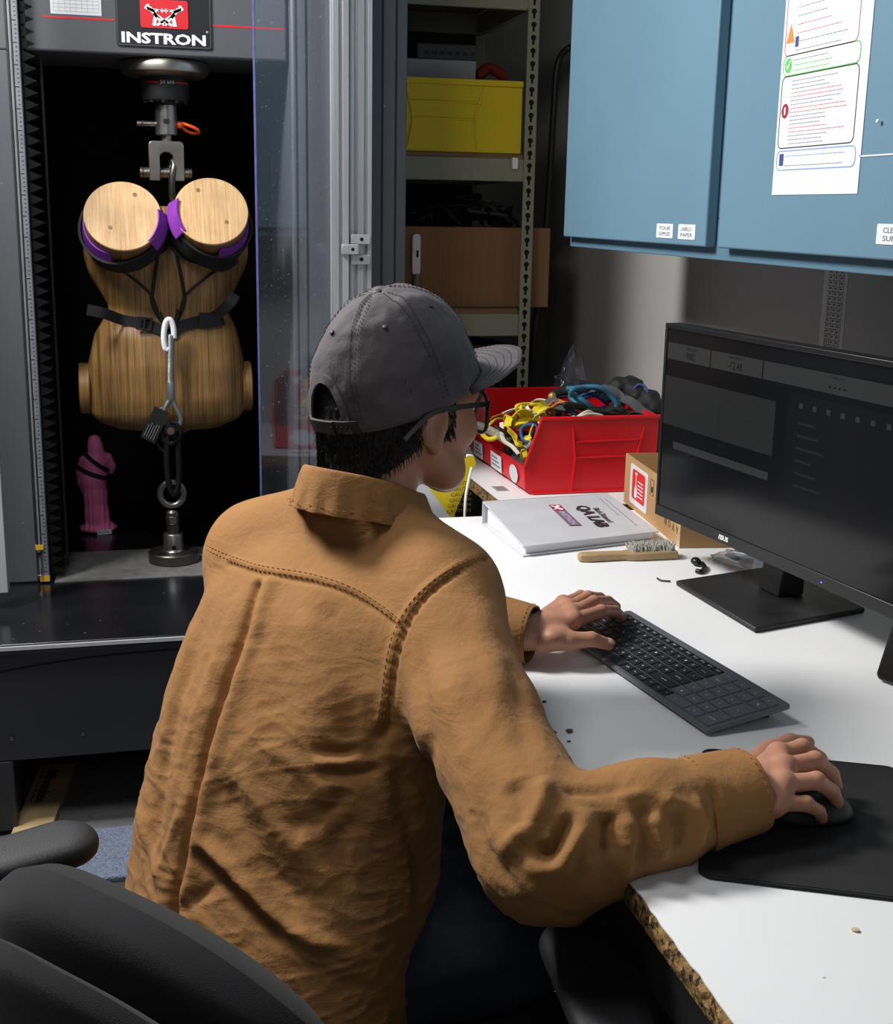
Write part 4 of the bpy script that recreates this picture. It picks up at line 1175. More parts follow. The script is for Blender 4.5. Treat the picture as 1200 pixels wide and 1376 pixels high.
# ------------------------------------------------------------------ keyboard
kd = Vector((.135, -.991, 0)).normalized(); kp = Vector((.991, .135, 0))
KL, KW = .420, .128
krm = Vector((.7475, 1.369, 0))
k0 = krm-kd*KL-kp*(KW/2)                       # left front corner
tilt = math.radians(8)
FK = frame((k0.x, k0.y, ZD+.004), kd, kp*math.cos(tilt)+Vector((0, 0, math.sin(tilt))))
kb = thing('keyboard', (krm.x-kd.x*KL/2, krm.y-kd.y*KL/2, ZD), 'slim grey keyboard with black keys and grey number pad under the left hand', 'keyboard')
MB().prism(rrect(KL, KW, .006, 4), 0, .006, FK).build('case', 'kbframe', kb, bevel=.0015)
for x in (.05, KL-.05):
    q = FK @ Vector((x, KW-.02, 0)); MB().box((q.x-.01, q.y-.02, ZD+.0003), (q.x+.01, q.y+.02, q.z+.001)).build('foot', 'darkplastic', kb, bevel=.001)
lay = []          # x, y, w, h, legend, grey
P_ = .01905; m0 = .0065
rowsY = [.0065, .0065+.0192, .0065+2*.0192, .0065+3*.0192, .0065+4*.0192, .0065+5*.0192]
kh_ = .0168
def row(r, specs, x=m0, h=kh_):
    for (w, lg, g) in specs:
        lay.append((x, rowsY[r], w*P_-.0022, h, lg, g)); x += w*P_
N1 = 14.9
row(0, [(1, 'fn', 0), (1, 'ctrl', 0), (1, 'o', 0), (1, 'alt', 0), (5.4, '', 0), (1.1, 'alt', 0), (1.1, 'fn', 0), (1.1, 'ctrl', 0), (1.1, '<', 0), (1.1, '^v', 0), (1.1, '>', 0)])
row(1, [(1.9, 'shift', 0)]+[(1, c, 0) for c in 'ZXCVBNM,./']+[(3.0, 'shift', 0)])
row(2, [(1.6, 'caps', 0)]+[(1, c, 0) for c in "ASDFGHJKL;'"]+[(2.3, 'enter', 0)])
row(3, [(1.4, 'tab', 0)]+[(1, c, 0) for c in 'QWERTYUIOP[]']+[(1.5, '\\', 0)])
row(4, [(1.0, '`', 0)]+[(1, c, 0) for c in '1234567890-=']+[(1.9, 'bksp', 0)])
row(5, [(.993, c, 0) for c in ('esc', 'F1', 'F2', 'F3', 'F4', 'F5', 'F6', 'F7', 'F8', 'F9', 'F10', 'F11', 'F12', 'prt', 'del')], h=.012)
xn = m0+N1*P_+.0015; pn_ = (KL-.0065-xn)/4+.0003
def nkey(c, r, w, hh, lg): lay.append((xn+c*pn_, rowsY[r], w*pn_-.0022, kh_+(hh-1)*.0192, lg, 1))
nkey(0, 0, 2, 1, '0'); nkey(2, 0, 1, 1, '.'); nkey(3, 0, 1, 2, 'enter')
for r, s in ((1, '123'), (2, '456'), (3, '789')):
    for c, ch_ in enumerate(s): nkey(c, r, 1, 1, ch_)
nkey(3, 2, 1, 2, '+')
for c, ch_ in enumerate(('num', '/', '*', '-')): nkey(c, 4, 1, 1, ch_)
for c, ch_ in enumerate(('o', 'o', 'o', 'o')): lay.append((xn+c*pn_, rowsY[5], pn_-.0022, .012, ch_, 1))
leg = MB()
cache = {}
for (x, y, w, h, lg, g) in lay:
    key_ = (round(w, 4), round(h, 4), g)
    if key_ not in cache:
        o = MB().add([(0, 0, 0), (w, 0, 0), (w, h, 0), (0, h, 0), (.0008, .0008, .0018), (w-.0008, .0008, .0018), (w-.0008, h-.0008, .0018), (.0008, h-.0008, .0018)],
                     [(3, 2, 1, 0), (4, 5, 6, 7), (0, 1, 5, 4), (1, 2, 6, 5), (2, 3, 7, 6), (3, 0, 4, 7)]).build('key', 'kbgrey' if g else 'kbdark', kb)
        cache[key_] = o
    else:
        o = cache[key_].copy(); COL.objects.link(o)
    o.matrix_basis = FK @ Matrix.Translation((x, y, .0061))
    if lg:
        n = len(lg); tw = min(w*.6, .0028*n if n > 1 else .003)
        t = textmesh(lg, FK @ Matrix.Translation((x+w/2-tw/2, y+h*.4, .0080)), tw, .0032 if n == 1 else .0026, ext=.00006, res=1)
        leg.v, leg.f = leg.v+t.v, leg.f+[tuple(i+len(leg.v) for i in f) for f in t.f]
lo = leg.build('key_legends', pm('legend', '#c9ccd2', .6), kb, fix=False); lo['kind'] = 'stuff'

# ------------------------------------------------------------------ mouse pad and mouse
pt, ptr, pbl = PZ(943, 1008, ZD), PZ(1187, 1040, ZD), PZ(938, 1181, ZD)
e1 = (pt-pbl); plen = e1.length; e1.normalize()
e2 = Vector((e1.y, -e1.x, 0)); pwid = .23
FPd = frame((pbl.x, pbl.y, ZD+.0004), e2, e1)
pad = thing('mouse_pad', FPd @ Vector((pwid/2, plen/2, 0)), 'black cloth mouse pad with rounded corners on the white desk', 'mouse pad')
MB().prism(rrect(pwid, plen, .016, 6), 0, .0035, FPd).build('pad_sheet', 'padcloth', pad, bevel=.001)
outline_strip(rrect(pwid-.006, plen-.006, .014, 6, .003, .003), .0004, FPd @ Matrix.Translation((0, 0, .0036))).build('stitched_rim', pm('stitch', '#26272a', .8), pad)
mc = PZ(1082, 1078, ZD+.02)
fm_ = Field((mc.x-.08, mc.y-.08, ZD), (mc.x+.08, mc.y+.08, ZD+.06), .0025)
Rm = Matrix.Rotation(math.radians(-12), 3, 'Z')
fm_.ell((mc.x, mc.y, ZD+.0045), (.054, .031, .033), Rm, k=.004)
fm_.func((mc.x-.08, mc.y-.08, ZD-.01), (mc.x+.08, mc.y+.08, ZD+.02), lambda x, y, z: (z-(ZD+.0045))+0*x+0*y, 0, 'sub')
V, F = fm_.mesh(); V = relax(V, F, 3)
V[:, 2] = np.maximum(V[:, 2], ZD+.0043)
ms = thing('mouse', (mc.x, mc.y, ZD+.004), 'black computer mouse held under the right hand on the pad', 'mouse')
mkobj('shell', meshnp('shell', V, F), 'darkplastic', ms, smooth=True)
q = Rm @ Vector((.034, 0, 0)); MB().tube([(mc.x+q.x+.001, mc.y+q.y-.004, ZD+.0285), (mc.x+q.x, mc.y+q.y+.004, ZD+.0285)], .006, 12).build('wheel', 'kbgrey', ms, smooth='auto')

# ------------------------------------------------------------------ binder
tl, bl, br, tr = PZ(649, 674, ZD+.050), PZ(703, 734, ZD+.022), PZ(886, 714, ZD+.020), PZ(817, 663, ZD+.048)
bi = thing('binder', (tl+br)/2*1, 'white three-ring binder titled QA LAB lying near the red bin', 'binder')
bi.location.z = ZD
M['vinyl'] = pm('vinyl', '#c9c9ce', .3, 0, .06, 14, bump=.12, bscale=9)
def slab(c4, th, mat, name, par):
    nn = (c4[1]-c4[0]).cross(c4[3]-c4[0]).normalized()
    if nn.z < 0: nn = -nn
    vs = list(c4)+[c-nn*th for c in c4]
    return MB().add(vs, [(0, 1, 2, 3), (4, 5, 6, 7), (0, 1, 5, 4), (1, 2, 6, 5), (2, 3, 7, 6), (3, 0, 4, 7)]).build(name, mat, par, bevel=.0015)
bcov = slab([tl, bl, br, tr], .003, 'vinyl', 'front_cover', bi)
lower = [Vector((p.x, p.y, ZD+.004)) for p in (tl, bl, br, tr)]
slab(lower, .003, 'vinyl', 'back_cover', bi)
sp = [Vector((tl.x, tl.y, ZD+.001)), tl.copy(), tr.copy(), Vector((tr.x, tr.y, ZD+.001))]
dd_ = (tl-bl); dd_.z = 0; dd_.normalize()
MB().add([p+dd_*.0005 for p in sp]+[p+dd_*.0035 for p in sp], [(0, 1, 2, 3), (4, 5, 6, 7), (0, 1, 5, 4), (1, 2, 6, 5), (2, 3, 7, 6), (3, 0, 4, 7)]).build('spine', 'vinyl', bi)
pg = []
for (p, hgt) in ((tl, .030), (bl, .014), (br, .014), (tr, .030)):
    c = (tl+bl+br+tr)/4; q = Vector((p.x, p.y, 0)).lerp(Vector((c.x, c.y, 0)), .06); pg.append((q, hgt))
MB().add([Vector((q.x, q.y, ZD+.0045)) for q, h in pg]+[Vector((q.x, q.y, ZD+.0045+h)) for q, h in pg], [(0, 1, 2, 3), (4, 5, 6, 7), (0, 1, 5, 4), (1, 2, 6, 5), (2, 3, 7, 6), (3, 0, 4, 7)]).build('pages', 'paper', bi)
for t in (.10, .5, .9):
    q = tl.lerp(tr, t)-dd_*.03; xd = (tr-tl).normalized()
    pts = [Vector((q.x, q.y, ZD+.026))+(-dd_*math.cos(a)+Vector((0, 0, 1))*math.sin(a))*.017 for a in [2*math.pi*i/20 for i in range(20)]]
    MB().tube(pts, .0018, 6, closed=True).build('ring', 'steel', bi)
# print on the cover: u axis reads from the spine side to the opening side
FBn = frame(tl, (bl-tl), (tr-tl))
wB = (bl-tl).length; hB = (tr-tl).length
zf_s = 1 if (FBn.to_3x3() @ Vector((0, 0, 1))).z > 0 else -1
def BP(u, v):          # pixel on the cover -> cover coordinates
    o_ = Vector((0, 0, CAM_H)); d = Vector(_ray(u, v)); n_ = (bl-tl).cross(tr-tl); t = (tl-o_).dot(n_)/d.dot(n_)
    return FBn.inverted() @ (o_+d*t)
def btext(s, ua, va, w, h, mat, bold=0):
    p = BP(ua, va); F_ = frame(FBn @ Vector((p.x, p.y, .0004*zf_s)), FBn.to_3x3() @ Vector((1, 0, 0)), FBn.to_3x3() @ Vector((0, 1, 0)))
    textmesh(s, F_, w, h, ext=.0002, bold=bold).build('lettering', mat, bcov)
M['maroon'] = pm('maroon', '#7d2436', .6); M['mauve'] = pm('mauve', '#7a5f78', .6); M['bktext'] = pm('bktext', '#3a2b33', .6)
pq0, pq1 = BP(768, 680), BP(799, 706)
pA = BP(772, 677); pBx = BP(807, 704)
btext('QA LAB', 769, 680, .128, .034, 'bktext', .03)
btext('Black Diamond', 796, 683, .085, .014, 'bktext', .01)
q0 = BP(737, 679)
MB().box((q0.x, q0.y, .0003*zf_s), (q0.x+.125, q0.y+.026, .0006*zf_s), FBn).build('logo_band', 'mauve', bcov)
MB().box((q0.x, q0.y, .0006*zf_s), (q0.x+.036, q0.y+.026, .0008*zf_s), FBn).build('logo_square', pm('logored', '#a3122c', .6), bcov)
F_ = FBn @ Matrix.Translation((q0.x+.042, q0.y+.007, .0007*zf_s))
textmesh('INSTRON', F_, .078, .013, ext=.0002, bold=.02).build('lettering', pm('pale', '#b7a8b8', .6), bcov)
xx = MB()
for (a_, b_) in (((.006, .004), (.029, .022)), ((.006, .022), (.029, .004)), ((.004, .019), (.012, .012)), ((.032, .019), (.024, .012))):
    xx.tube([FBn @ Vector((q0.x+a_[0], q0.y+a_[1], .001*zf_s)), FBn @ Vector((q0.x+b_[0], q0.y+b_[1], .001*zf_s))], .002, flat=(.0022, .0002, (0, 0, 1)))
xx.build('logo_figures', 'white', bcov)
tn = MB(); p = BP(812, 670)
for j in range(2):
    x = p.x
    while x < p.x+.16-j*.06: tn.box((x, p.y+j*-.012, .0003*zf_s), (x+.008, p.y+j*-.012+.0025, .0005*zf_s), FBn); x += .0105
o_ = tn.build('small_print', pm('faint', '#a8a5ab', .6), bcov); o_['kind'] = 'stuff'

# ------------------------------------------------------------------ desk brush
ha, hb_ = PZ(777, 749, ZD+.008), PZ(838, 743, ZD+.010); he, hf = PZ(845, 742, ZD+.012), PZ(908, 741, ZD+.012)
br_ = thing('bench_brush', (he.x, he.y, ZD), 'wooden handled bench brush with grey bristles in front of the binder', 'brush')
bd = (hf-ha); bd.z = 0; Lb = bd.length; bd.normalize(); side = Vector((-bd.y, bd.x, 0))
FBr = frame((ha.x, ha.y, ZD+.0006), bd, side)
pol = []
prof = [(0, .008), (.02, .013), (.06, .011), (Lb*.45, .010), (Lb*.52, .016), (Lb*.6, .018), (Lb, .017)]
pol = [(x, -w) for x, w in prof]+[(x, w) for x, w in prof[::-1]]
MB().prism(pol, 0, .016, FBr).build('handle', pm('brushwood', '#a98e68', .6, 0, .2, 30, stretch=(2, 30, 30)), br_, bevel=.004)
bt = MB(); random.seed(9)
for i in range(420):
    x = random.uniform(Lb*.53, Lb-.005); y = random.uniform(-.012, .014)
    p = FBr @ Vector((x, y, .0155)); q = p+Vector((random.gauss(0, .004), random.gauss(.008, .004), random.uniform(.010, .015)))
    bt.tube([p, q], .0011, 3, caps=False)
o_ = bt.build('bristles', pm('bristle', '#9d9a93', .8, 0, .35, 200), br_); o_['kind'] = 'stuff'

# ------------------------------------------------------------------ small carton behind the monitor
bn, bf_ = PZ(913, 737, ZD), PZ(838, 674, ZD)
ex = (bf_-bn); L1 = ex.length; ex.normalize(); ey = Vector((-ex.y, ex.x, 0)); ey = ey if ey.x > 0 else -ey
hB_ = .112
FX = frame((bn.x, bn.y, ZD+.0006), ex, ey); zsg = 1 if (FX.to_3x3() @ Vector((0, 0, 1))).z > 0 else -1
sb_ = thing('small_carton', (bn+ex*.15+ey*.07), 'small open kraft carton with red fragile sticker beside the monitor', 'cardboard box')
W1 = .15
def sbx(a, b): return MB().box((a[0], a[1], a[2]*zsg), (b[0], b[1], b[2]*zsg), FX)
wl = sbx((0, 0, 0), (L1, .003, hB_)).build('wall_panel', 'kraft2', sb_)
sbx((0, .0032, 0), (.003, W1, hB_)).build('wall_panel', 'kraft2', sb_)
sbx((.0032, W1-.003, 0), (L1, W1, hB_)).build('wall_panel', 'kraft2', sb_)
sbx((L1-.003, .0032, 0), (L1, W1-.0032, hB_)).build('wall_panel', 'kraft2', sb_)
sbx((.0032, .0032, 0), (L1-.0032, W1-.0032, .003)).build('bottom_panel', 'kraft2', sb_)
Fs = frame(bn+Vector((0, 0, .0006))+ex*L1-ey*.0004, -ex, (0, 0, 1))
def CP(u, v):
    o_ = Vector((0, 0, CAM_H)); d = Vector(_ray(u, v)); t = (bn-o_).dot(ey)/d.dot(ey)
    return Fs.inverted() @ (o_+d*t)
c0 = CP(845, 691); c1 = CP(871, 650)
wS = max(.05, c1.x-c0.x); c0 = Vector((c0.x, .012, 0))
st2 = MB().prism(rrect(wS, .088, .008, 5, c0.x, c0.y), 0, .0006, Fs).build('fragile_sticker', 'paper', wl)
MB().prism(rrect(wS*.74, .066, .009, 5, c0.x+wS*.13, c0.y+.013), .0006, .0010, Fs).build('sticker_field', pm('stred', '#d92d26', .5), wl)
gx = c0.x+wS*.36; gy = c0.y+.018
gl = MB().prism([(gx-.008, gy), (gx+.008, gy), (gx+.010, gy+.012), (gx+.006, gy+.024), (gx+.0015, gy+.030), (gx+.0015, gy+.050), (gx+.008, gy+.053), (gx+.008, gy+.056), (gx-.008, gy+.056), (gx-.008, gy+.053), (gx-.0015, gy+.050), (gx-.0015, gy+.030), (gx-.006, gy+.024), (gx-.010, gy+.012)], .0010, .0013, Fs)
gl.build('glass_symbol', 'white', wl)
for i in range(5): MB().box((gx+.014, gy+.006+i*.008, .0010), (gx+.014+wS*.30, gy+.0085+i*.008, .0013), Fs).build('sticker_line', 'white', wl)
fi = c0.x+wS+.02
outline_strip([(fi, .062), (fi+.022, .062), (fi+.022, .095), (fi, .095)], .0008, Fs).build('handling_mark', 'ink', wl)
MB().box((fi+.006, .068, 0), (fi+.016, .080, .0005), Fs).build('handling_mark', 'ink', wl)
F_ = Fs @ Matrix.Translation((L1-.012, .040, .0003)) @ Matrix.Rotation(math.pi, 4, 'Z')
for i, ch_ in enumerate('AVON'):
    textmesh(ch_, F_ @ Matrix.Translation((i*.026, 0, 0)), .014, .016, ext=.0002).build('lettering', pm('boxink', '#6b5b45', .7), wl)
sbx((0, -.0004, .0), (.02, -.0001, hB_)).build('tape', pm('tapeclear', '#c3a883', .2), sb_)

# crumpled clear bags
def bag(name, c, r, label, seed):
    rnd = random.Random(seed); n = 22; m = 14; mb = MB()
    for i in range(m+1):
        t = i/m
        for j in range(n):
            a = 2*math.pi*j/n
            k = mnoise.noise(Vector((math.cos(a)*2, math.sin(a)*2, t*3+seed)))*.35+mnoise.noise(Vector((math.cos(a)*6, math.sin(a)*6, t*9+seed)))*.22
            rr = math.sin(math.pi*min(.999, t*.5+.5))*(1+k)
            z_ = c[2]+r[2]*t*(1+k*.8)
            mb.v.append(Vector((c[0]+r[0]*rr*math.cos(a), c[1]+r[1]*rr*math.sin(a), max(c[2]+.001, z_))))
    for i in range(m):
        for j in range(n): mb.f.append((i*n+j, i*n+(j+1) % n, (i+1)*n+(j+1) % n, (i+1)*n+j))
    mb.f.append(tuple(range(n))[::-1]); mb.f.append(tuple(m*n+j for j in range(n)))
    tag(mb.build(name, 'clearbag', smooth=True), label, 'bag')
pbg = PZ(990, 757, ZD); bag('plastic_bag', (pbg.x+.01, pbg.y, ZD), (.05, .07, .024), 'crumpled clear plastic bag on the desk behind the monitor stand', 2)
pbg = PZ(735, 522, Z2+.18); bag('plastic_bag', (1.22, 3.42, Z2), (.09, .035, .27), 'clear plastic bag standing behind the red bin by the wall', 5)

# small bits on the desk
e = thing('ear_hook', PZ(938, 760, ZD), 'small black rubber ear hook lying on the desk left of the monitor base', 'hook')
MB().sphere(PZ(935, 754, ZD+.009), .0095, 8, (1, 1.2, .8)).build('bud', 'darkplastic', e, smooth=True)
MB().tube(bez([PZ(936, 757, ZD+.007), PZ(943, 757, ZD+.006), PZ(947, 763, ZD+.005), PZ(942, 768, ZD+.005), PZ(936, 767, ZD+.005)], 5), [.0045]*21, 8).build('hook_arm', 'darkplastic', e, smooth=True)
tag(MB().tube(bez([PZ(883, 777, ZD+.002), PZ(889, 780, ZD+.0025), PZ(901, 781, ZD+.002)], 4), .0016, 6).build('wire_scrap', 'darkplastic'), 'tiny dark wire scrap lying on the white desk near the brush', 'wire')
random.seed(4)
for i, (u, v, s, lab) in enumerate(((765, 984, .005, 'brown crumb on the desk right of the shirt sleeve'), (744, 986, .004, 'dark crumb on the desk touching the sleeve edge'), (764, 997, .0025, 'tiny crumb just below the brown crumb on the desk'), (731, 944, .003, 'small dark crumb above the other crumbs on the desk'), (1149, 1251, .0035, 'tan crumb on the desk below the mouse pad'))):
    c = PZ(u, v, ZD); mb = MB(); bm = bmesh.new(); bmesh.ops.create_icosphere(bm, subdivisions=1, radius=1)
    vs = [Vector((v_.co.x*s*random.uniform(.8, 1.4), v_.co.y*s*random.uniform(.7, 1.3), v_.co.z*s*.45*random.uniform(.7, 1.2))) for v_ in bm.verts]
    zm = min(v_.z for v_ in vs)
    mb.add([c+v_-Vector((0, 0, zm-.0002)) for v_ in vs], [tuple(x.index for x in f.verts) for f in bm.faces]); bm.free()
    tag(mb.build('crumb', pm('crumb%d' % i, '#c9bc93' if i == 4 else ('#5a4630', '#34302b')[i % 2], .9)), lab, 'crumb', 'crumbs on the desk')
# phone stand at the right border
ph = thing('phone', PZ(1195, 920, ZD), 'black phone leaning upright at the right edge of the desk', 'phone')
Fp = frame(PZ(1180, 912, ZD+.001), (.35, -.94, 0), (.33, .1, .94))
MB().prism(rrect(.075, .12, .010, 5), 0, .009, Fp).build('phone_body', 'darkplastic', ph, bevel=.002)
MB().prism(rrect(.069, .114, .008, 5, .003, .003), .0092 if (Fp.to_3x3() @ Vector((0, 0, 1))).x < 0 else -.0004, .0095 if (Fp.to_3x3() @ Vector((0, 0, 1))).x < 0 else -.0001, Fp).build('phone_screen', 'screenblk', ph)

# ------------------------------------------------------------------ red bin and its slings
RB = thing('red_bin', (1.06, 3.1, Z2), 'red plastic hopper bin full of webbing slings on the side table', 'bin')
rx0 = .912; rx1 = 1.235; ry0 = 2.825; ry1 = 3.33; zB = Z2+.0008; T = .004
FXZ = lambda y: frame((0, y, 0), (1, 0, 0), (0, 0, 1))
prof = [(rx0+.004, zB), (rx0-.012, zB+.012), (rx0-.016, zB+.068), (rx0+.024, zB+.185), (rx1, zB+.185), (rx1-.004, zB)]
for (ya, nm) in ((ry0, 'side_panel'), (ry1-T, 'side_panel')):
    MB().prism(prof, -T, 0, FXZ(ya)).build(nm, 'redplastic', RB, bevel=.001)
MB().add([(rx0+.004, ry0+T, zB), (rx0-.012, ry0+T, zB+.012), (rx0-.016, ry0+T, zB+.068), (rx0-.012, ry0+T, zB+.068), (rx0-.008, ry0+T, zB+.014), (rx0+.006, ry0+T, zB+.004)] +
         [(rx0+.004, ry1-T, zB), (rx0-.012, ry1-T, zB+.012), (rx0-.016, ry1-T, zB+.068), (rx0-.012, ry1-T, zB+.068), (rx0-.008, ry1-T, zB+.014), (rx0+.006, ry1-T, zB+.004)],
         [tuple(range(6))[::-1], tuple(range(6, 12))]+[(i, (i+1) % 6, 6+(i+1) % 6, 6+i) for i in range(6)]).build('front_lip', 'redplastic', RB)
bx('back_panel', (rx1-.006, ry0+T+.0002, zB), (rx1-.001, ry1-T-.0002, zB+.185), 'redplastic', RB)
bx('bottom_panel', (rx0+.008, ry0+T+.0002, zB), (rx1-.007, ry1-T-.0002, zB+.004), 'redplastic', RB)
yy = ry0-.0015
def rrib(pts, r=.003): MB().tube([PY(u, v, yy) for u, v in pts], r, 6).build('rib', 'redplastic', RB)
MB().tube([(rx0+.024, yy, zB+.183), (rx1, yy, zB+.183)], .005, 8).build('rim', 'redplastic', RB)
MB().tube([(rx0+.024, ry1, zB+.183), (rx1, ry1, zB+.183)], .005, 8).build('rim', 'redplastic', RB)
MB().tube([(rx0-.016, ry0-.0015, zB+.068), (rx0+.024, ry0-.0015, zB+.183)], .004, 8).build('rim', 'redplastic', RB)
rrib([(770, 575), (773, 618), (767, 661)]); rrib([(774, 594), (863, 590)], .0025); rrib([(774, 615), (857, 612)], .0025); rrib([(866, 573), (856, 612)])
MB().tube([(rx0+.006, ry0-.002, zB+.004), (rx1, ry0-.002, zB+.004)], .004, 8).build('foot_rim', 'redplastic', RB)
def lip(y, w, mat, name, h=.040, round_=False):
    F_ = frame((rx0-.0145, y+w/2, zB+.014), (0, -1, 0), (-.07, 0, 1))
    zz = 1 if (F_.to_3x3() @ Vector((0, 0, 1))).x < 0 else -1
    if round_: return MB().prism([(w/2+w*.5*math.cos(a), h/2+h*.5*math.sin(a)*(1 if not -.5 < a < .6 else .55)) for a in [math.pi*2*i/18-math.pi for i in range(18)]], .0008*zz, .0018*zz, F_).build(name, mat, RB), F_, zz
    return MB().box((0, 0, .0008*zz), (w, h, .0018*zz), F_).build(name, mat, RB), F_, zz
l1, F1, z1_ = lip(3.235, .085, 'paper', 'bin_label', .042)
l2, F2, z2_ = lip(3.06, .095, 'paper', 'bin_label', .042)
lip(2.905, .07, 'paper', 'peeled_label', .044, True)
for (lo_, Fq, zq, w) in ((l1, F1, z1_, .085), (l2, F2, z2_, .095)):
    mb = MB()
    for i in range(3): mb.box((.008, .010+i*.010, .0018*zq), (w-.010-.012*i, .0135+i*.010, .0021*zq), Fq)
    q = mb.build('label_print', pm('lprint', '#6c6d72', .7), lo_); q['kind'] = 'stuff'

def ribbon(name, pts, w, mat, label, cat, closed=False, group='slings in the red bin', seed=0):
    rnd = random.Random(seed)
    P = bezc(pts, 7) if closed else bez(pts, 7)
    ns2 = []; a = rnd.uniform(0, 6)
    for i in range(len(P)):
        a += rnd.uniform(-.22, .26); ns2.append(Vector((math.cos(a)*.6, math.sin(a)*.6, .9)))
    return tag(MB().tube(P, w, closed=closed, flat=(w, .0014, ns2)).build(name, mat, smooth='auto'), label, cat, group)
def roundc(name, pts, r, mat, label, cat, closed=False, group='slings in the red bin'):
    P = bezc(pts, 7) if closed else bez(pts, 7)
    return tag(MB().tube(P, r, 8, closed=closed).build(name, mat, smooth=True), label, cat, group)
M['ywb'] = pm('ywb', '#d8c21c', .7, 0, .1, 40, bump=.2, bscale=500); M['wwb'] = pm('wwb', '#d6d2bd', .7, 0, .08, 40, bump=.2, bscale=500)
M['bluec'] = pm('bluec', '#2f6f8c', .7, 0, .3, 300, bump=.3, bscale=500); M['greyw'] = pm('greyw', '#4b4b50', .7, 0, .15, 50, bump=.2, bscale=500)
M['blackw'] = pm('blackw', '#17181b', .7, 0, .2, 60, bump=.2, bscale=600); M['navy'] = pm('navy', '#22417d', .6, 0, .2, 80); M['orw'] = pm('orw', '#b7692e', .6, 0, .3, 90)
M['greyrope'] = pm('greyrope', '#8a8577', .8, 0, .5, 160, bump=.5, bscale=300)
def R(u, v, y): return PY(u, v, y)
ribbon('webbing_sling', [R(685, 560, 2.96), R(682, 575, 2.93), R(694, 588, 2.92), R(699, 600, 2.9), R(690, 585, 2.96), R(680, 566, 3.0)], .009, 'ywb', 'wide yellow webbing sling hanging over the front lip of the red bin', 'sling', True, seed=1)
ribbon('webbing_sling', [R(690, 570, 2.95), R(702, 566, 2.95), R(716, 556, 2.98), R(726, 546, 3.0), R(735, 542, 3.05)], .011, 'ywb', 'yellow webbing strip running to the back of the red bin', 'sling', seed=2)
ribbon('webbing_sling', [R(708, 545, 3.0), R(720, 538, 3.02), R(738, 540, 3.0), R(735, 553, 2.98), R(718, 556, 2.97), R(708, 550, 2.98)], .007, 'wwb', 'cream coloured webbing loop heaped over yellow sling in the red bin', 'sling', True, seed=3)
ribbon('webbing_sling', [R(676, 556, 3.1), R(692, 550, 3.08), R(708, 549, 3.05), R(722, 560, 2.95), R(726, 569, 2.9)], .005, 'wwb', 'thin cream webbing strip lying along the far side of the red bin', 'sling', seed=4)
ribbon('webbing_sling', [R(674, 568, 3.0), R(676, 590, 2.95), R(688, 600, 2.92), R(697, 610, 2.90)], .005, 'wwb', 'narrow cream webbing hanging at the front of the red bin', 'sling', seed=5)
ribbon('webbing_sling', [R(655, 572, 3.1), R(664, 566, 3.08), R(672, 562, 3.06)], .012, 'ywb', 'short yellow webbing piece at the far front corner of the red bin', 'sling', seed=6)
ribbon('webbing_sling', [R(716, 572, 2.92), R(711, 584, 2.91), R(708, 592, 2.9)], .010, 'ywb', 'short bright yellow strap beside the near corner of the red bin', 'sling', seed=7)
ribbon('webbing_sling', [R(707, 614, 2.885), R(704, 605, 2.89), R(703, 618, 2.90)], .007, 'ywb', 'small yellow tab poking over the front lip of the red bin', 'sling', seed=8)
roundc('rope_end', [R(643, 572, 3.12), R(655, 577, 3.06), R(672, 586, 3.0), R(684, 594, 2.96)], .012, 'greyrope', 'thick grey rope end lying along the front of the red bin', 'rope')
roundc('cord_loop', [R(700, 580, 2.93), R(705, 572, 2.93), R(718, 571, 2.92), R(722, 580, 2.91), R(716, 594, 2.9), R(704, 592, 2.91)], .005, 'navy', 'blue and white cord ring near the front corner of the red bin', 'cord', True)
roundc('cord_loop', [R(700, 598, 2.92), R(708, 602, 2.9), R(714, 593, 2.9), R(708, 588, 2.92)], .006, 'greyrope', 'grey speckled cord ring below the blue one in the red bin', 'cord', True)
roundc('cord_loop', [R(648, 582, 3.08), R(660, 580, 3.05), R(668, 587, 3.0), R(656, 590, 3.02)], .006, 'ywb', 'yellow patterned cord loop behind the grey rope end', 'cord', True)
random.seed(31)
def tangle(uvs, y, jit, n): 
    out = []
    for i in range(n):
        u, v = uvs[i % len(uvs)]
        out.append(PY(u+random.uniform(-jit, jit), v+random.uniform(-jit*.6, jit*.6), y+random.uniform(-.035, .035)))
    return out
roundc('cord_coil', tangle([(768, 525), (800, 522), (822, 530), (826, 545), (808, 556), (785, 545), (770, 532)], 2.93, 5, 22), .0062, 'bluec', 'teal blue rope coil heaped on top of the red bin', 'rope', True)
roundc('cord_coil', tangle([(775, 535), (800, 530), (818, 545), (800, 552), (780, 550)], 2.97, 6, 12), .0045, 'navy', 'navy cord tangle under the teal rope coil', 'cord', True)
roundc('cord_coil', tangle([(735, 552), (752, 540), (765, 545), (758, 560), (742, 563)], 2.95, 4, 10), .004, 'orw', 'orange brown accessory cord between yellow slings and teal rope', 'cord', True)
roundc('cord_coil', tangle([(775, 562), (790, 555), (812, 558), (800, 566)], 2.90, 4, 9), .0045, 'wwb', 'white and blue cord loops at the near rim of the red bin', 'cord', True)
ribbon('webbing_sling', [R(738, 535, 3.0), R(748, 545, 2.95), R(765, 552, 2.92), R(778, 565, 2.90)], .014, 'greyw', 'grey webbing strip crossing the middle of the red bin', 'sling', seed=9)
ribbon('webbing_sling', [R(835, 535, 2.96), R(848, 540, 2.94), R(862, 552, 2.92), R(876, 560, 2.9)], .013, 'greyw', 'satin grey webbing strap at the right of the red bin', 'sling', seed=10)
ribbon('webbing_sling', [R(822, 568, 2.91), R(834, 556, 2.92), R(846, 560, 2.92), R(852, 570, 2.9)], .014, 'greyw', 'curled grey strap at the near right rim of the red bin', 'sling', seed=11)
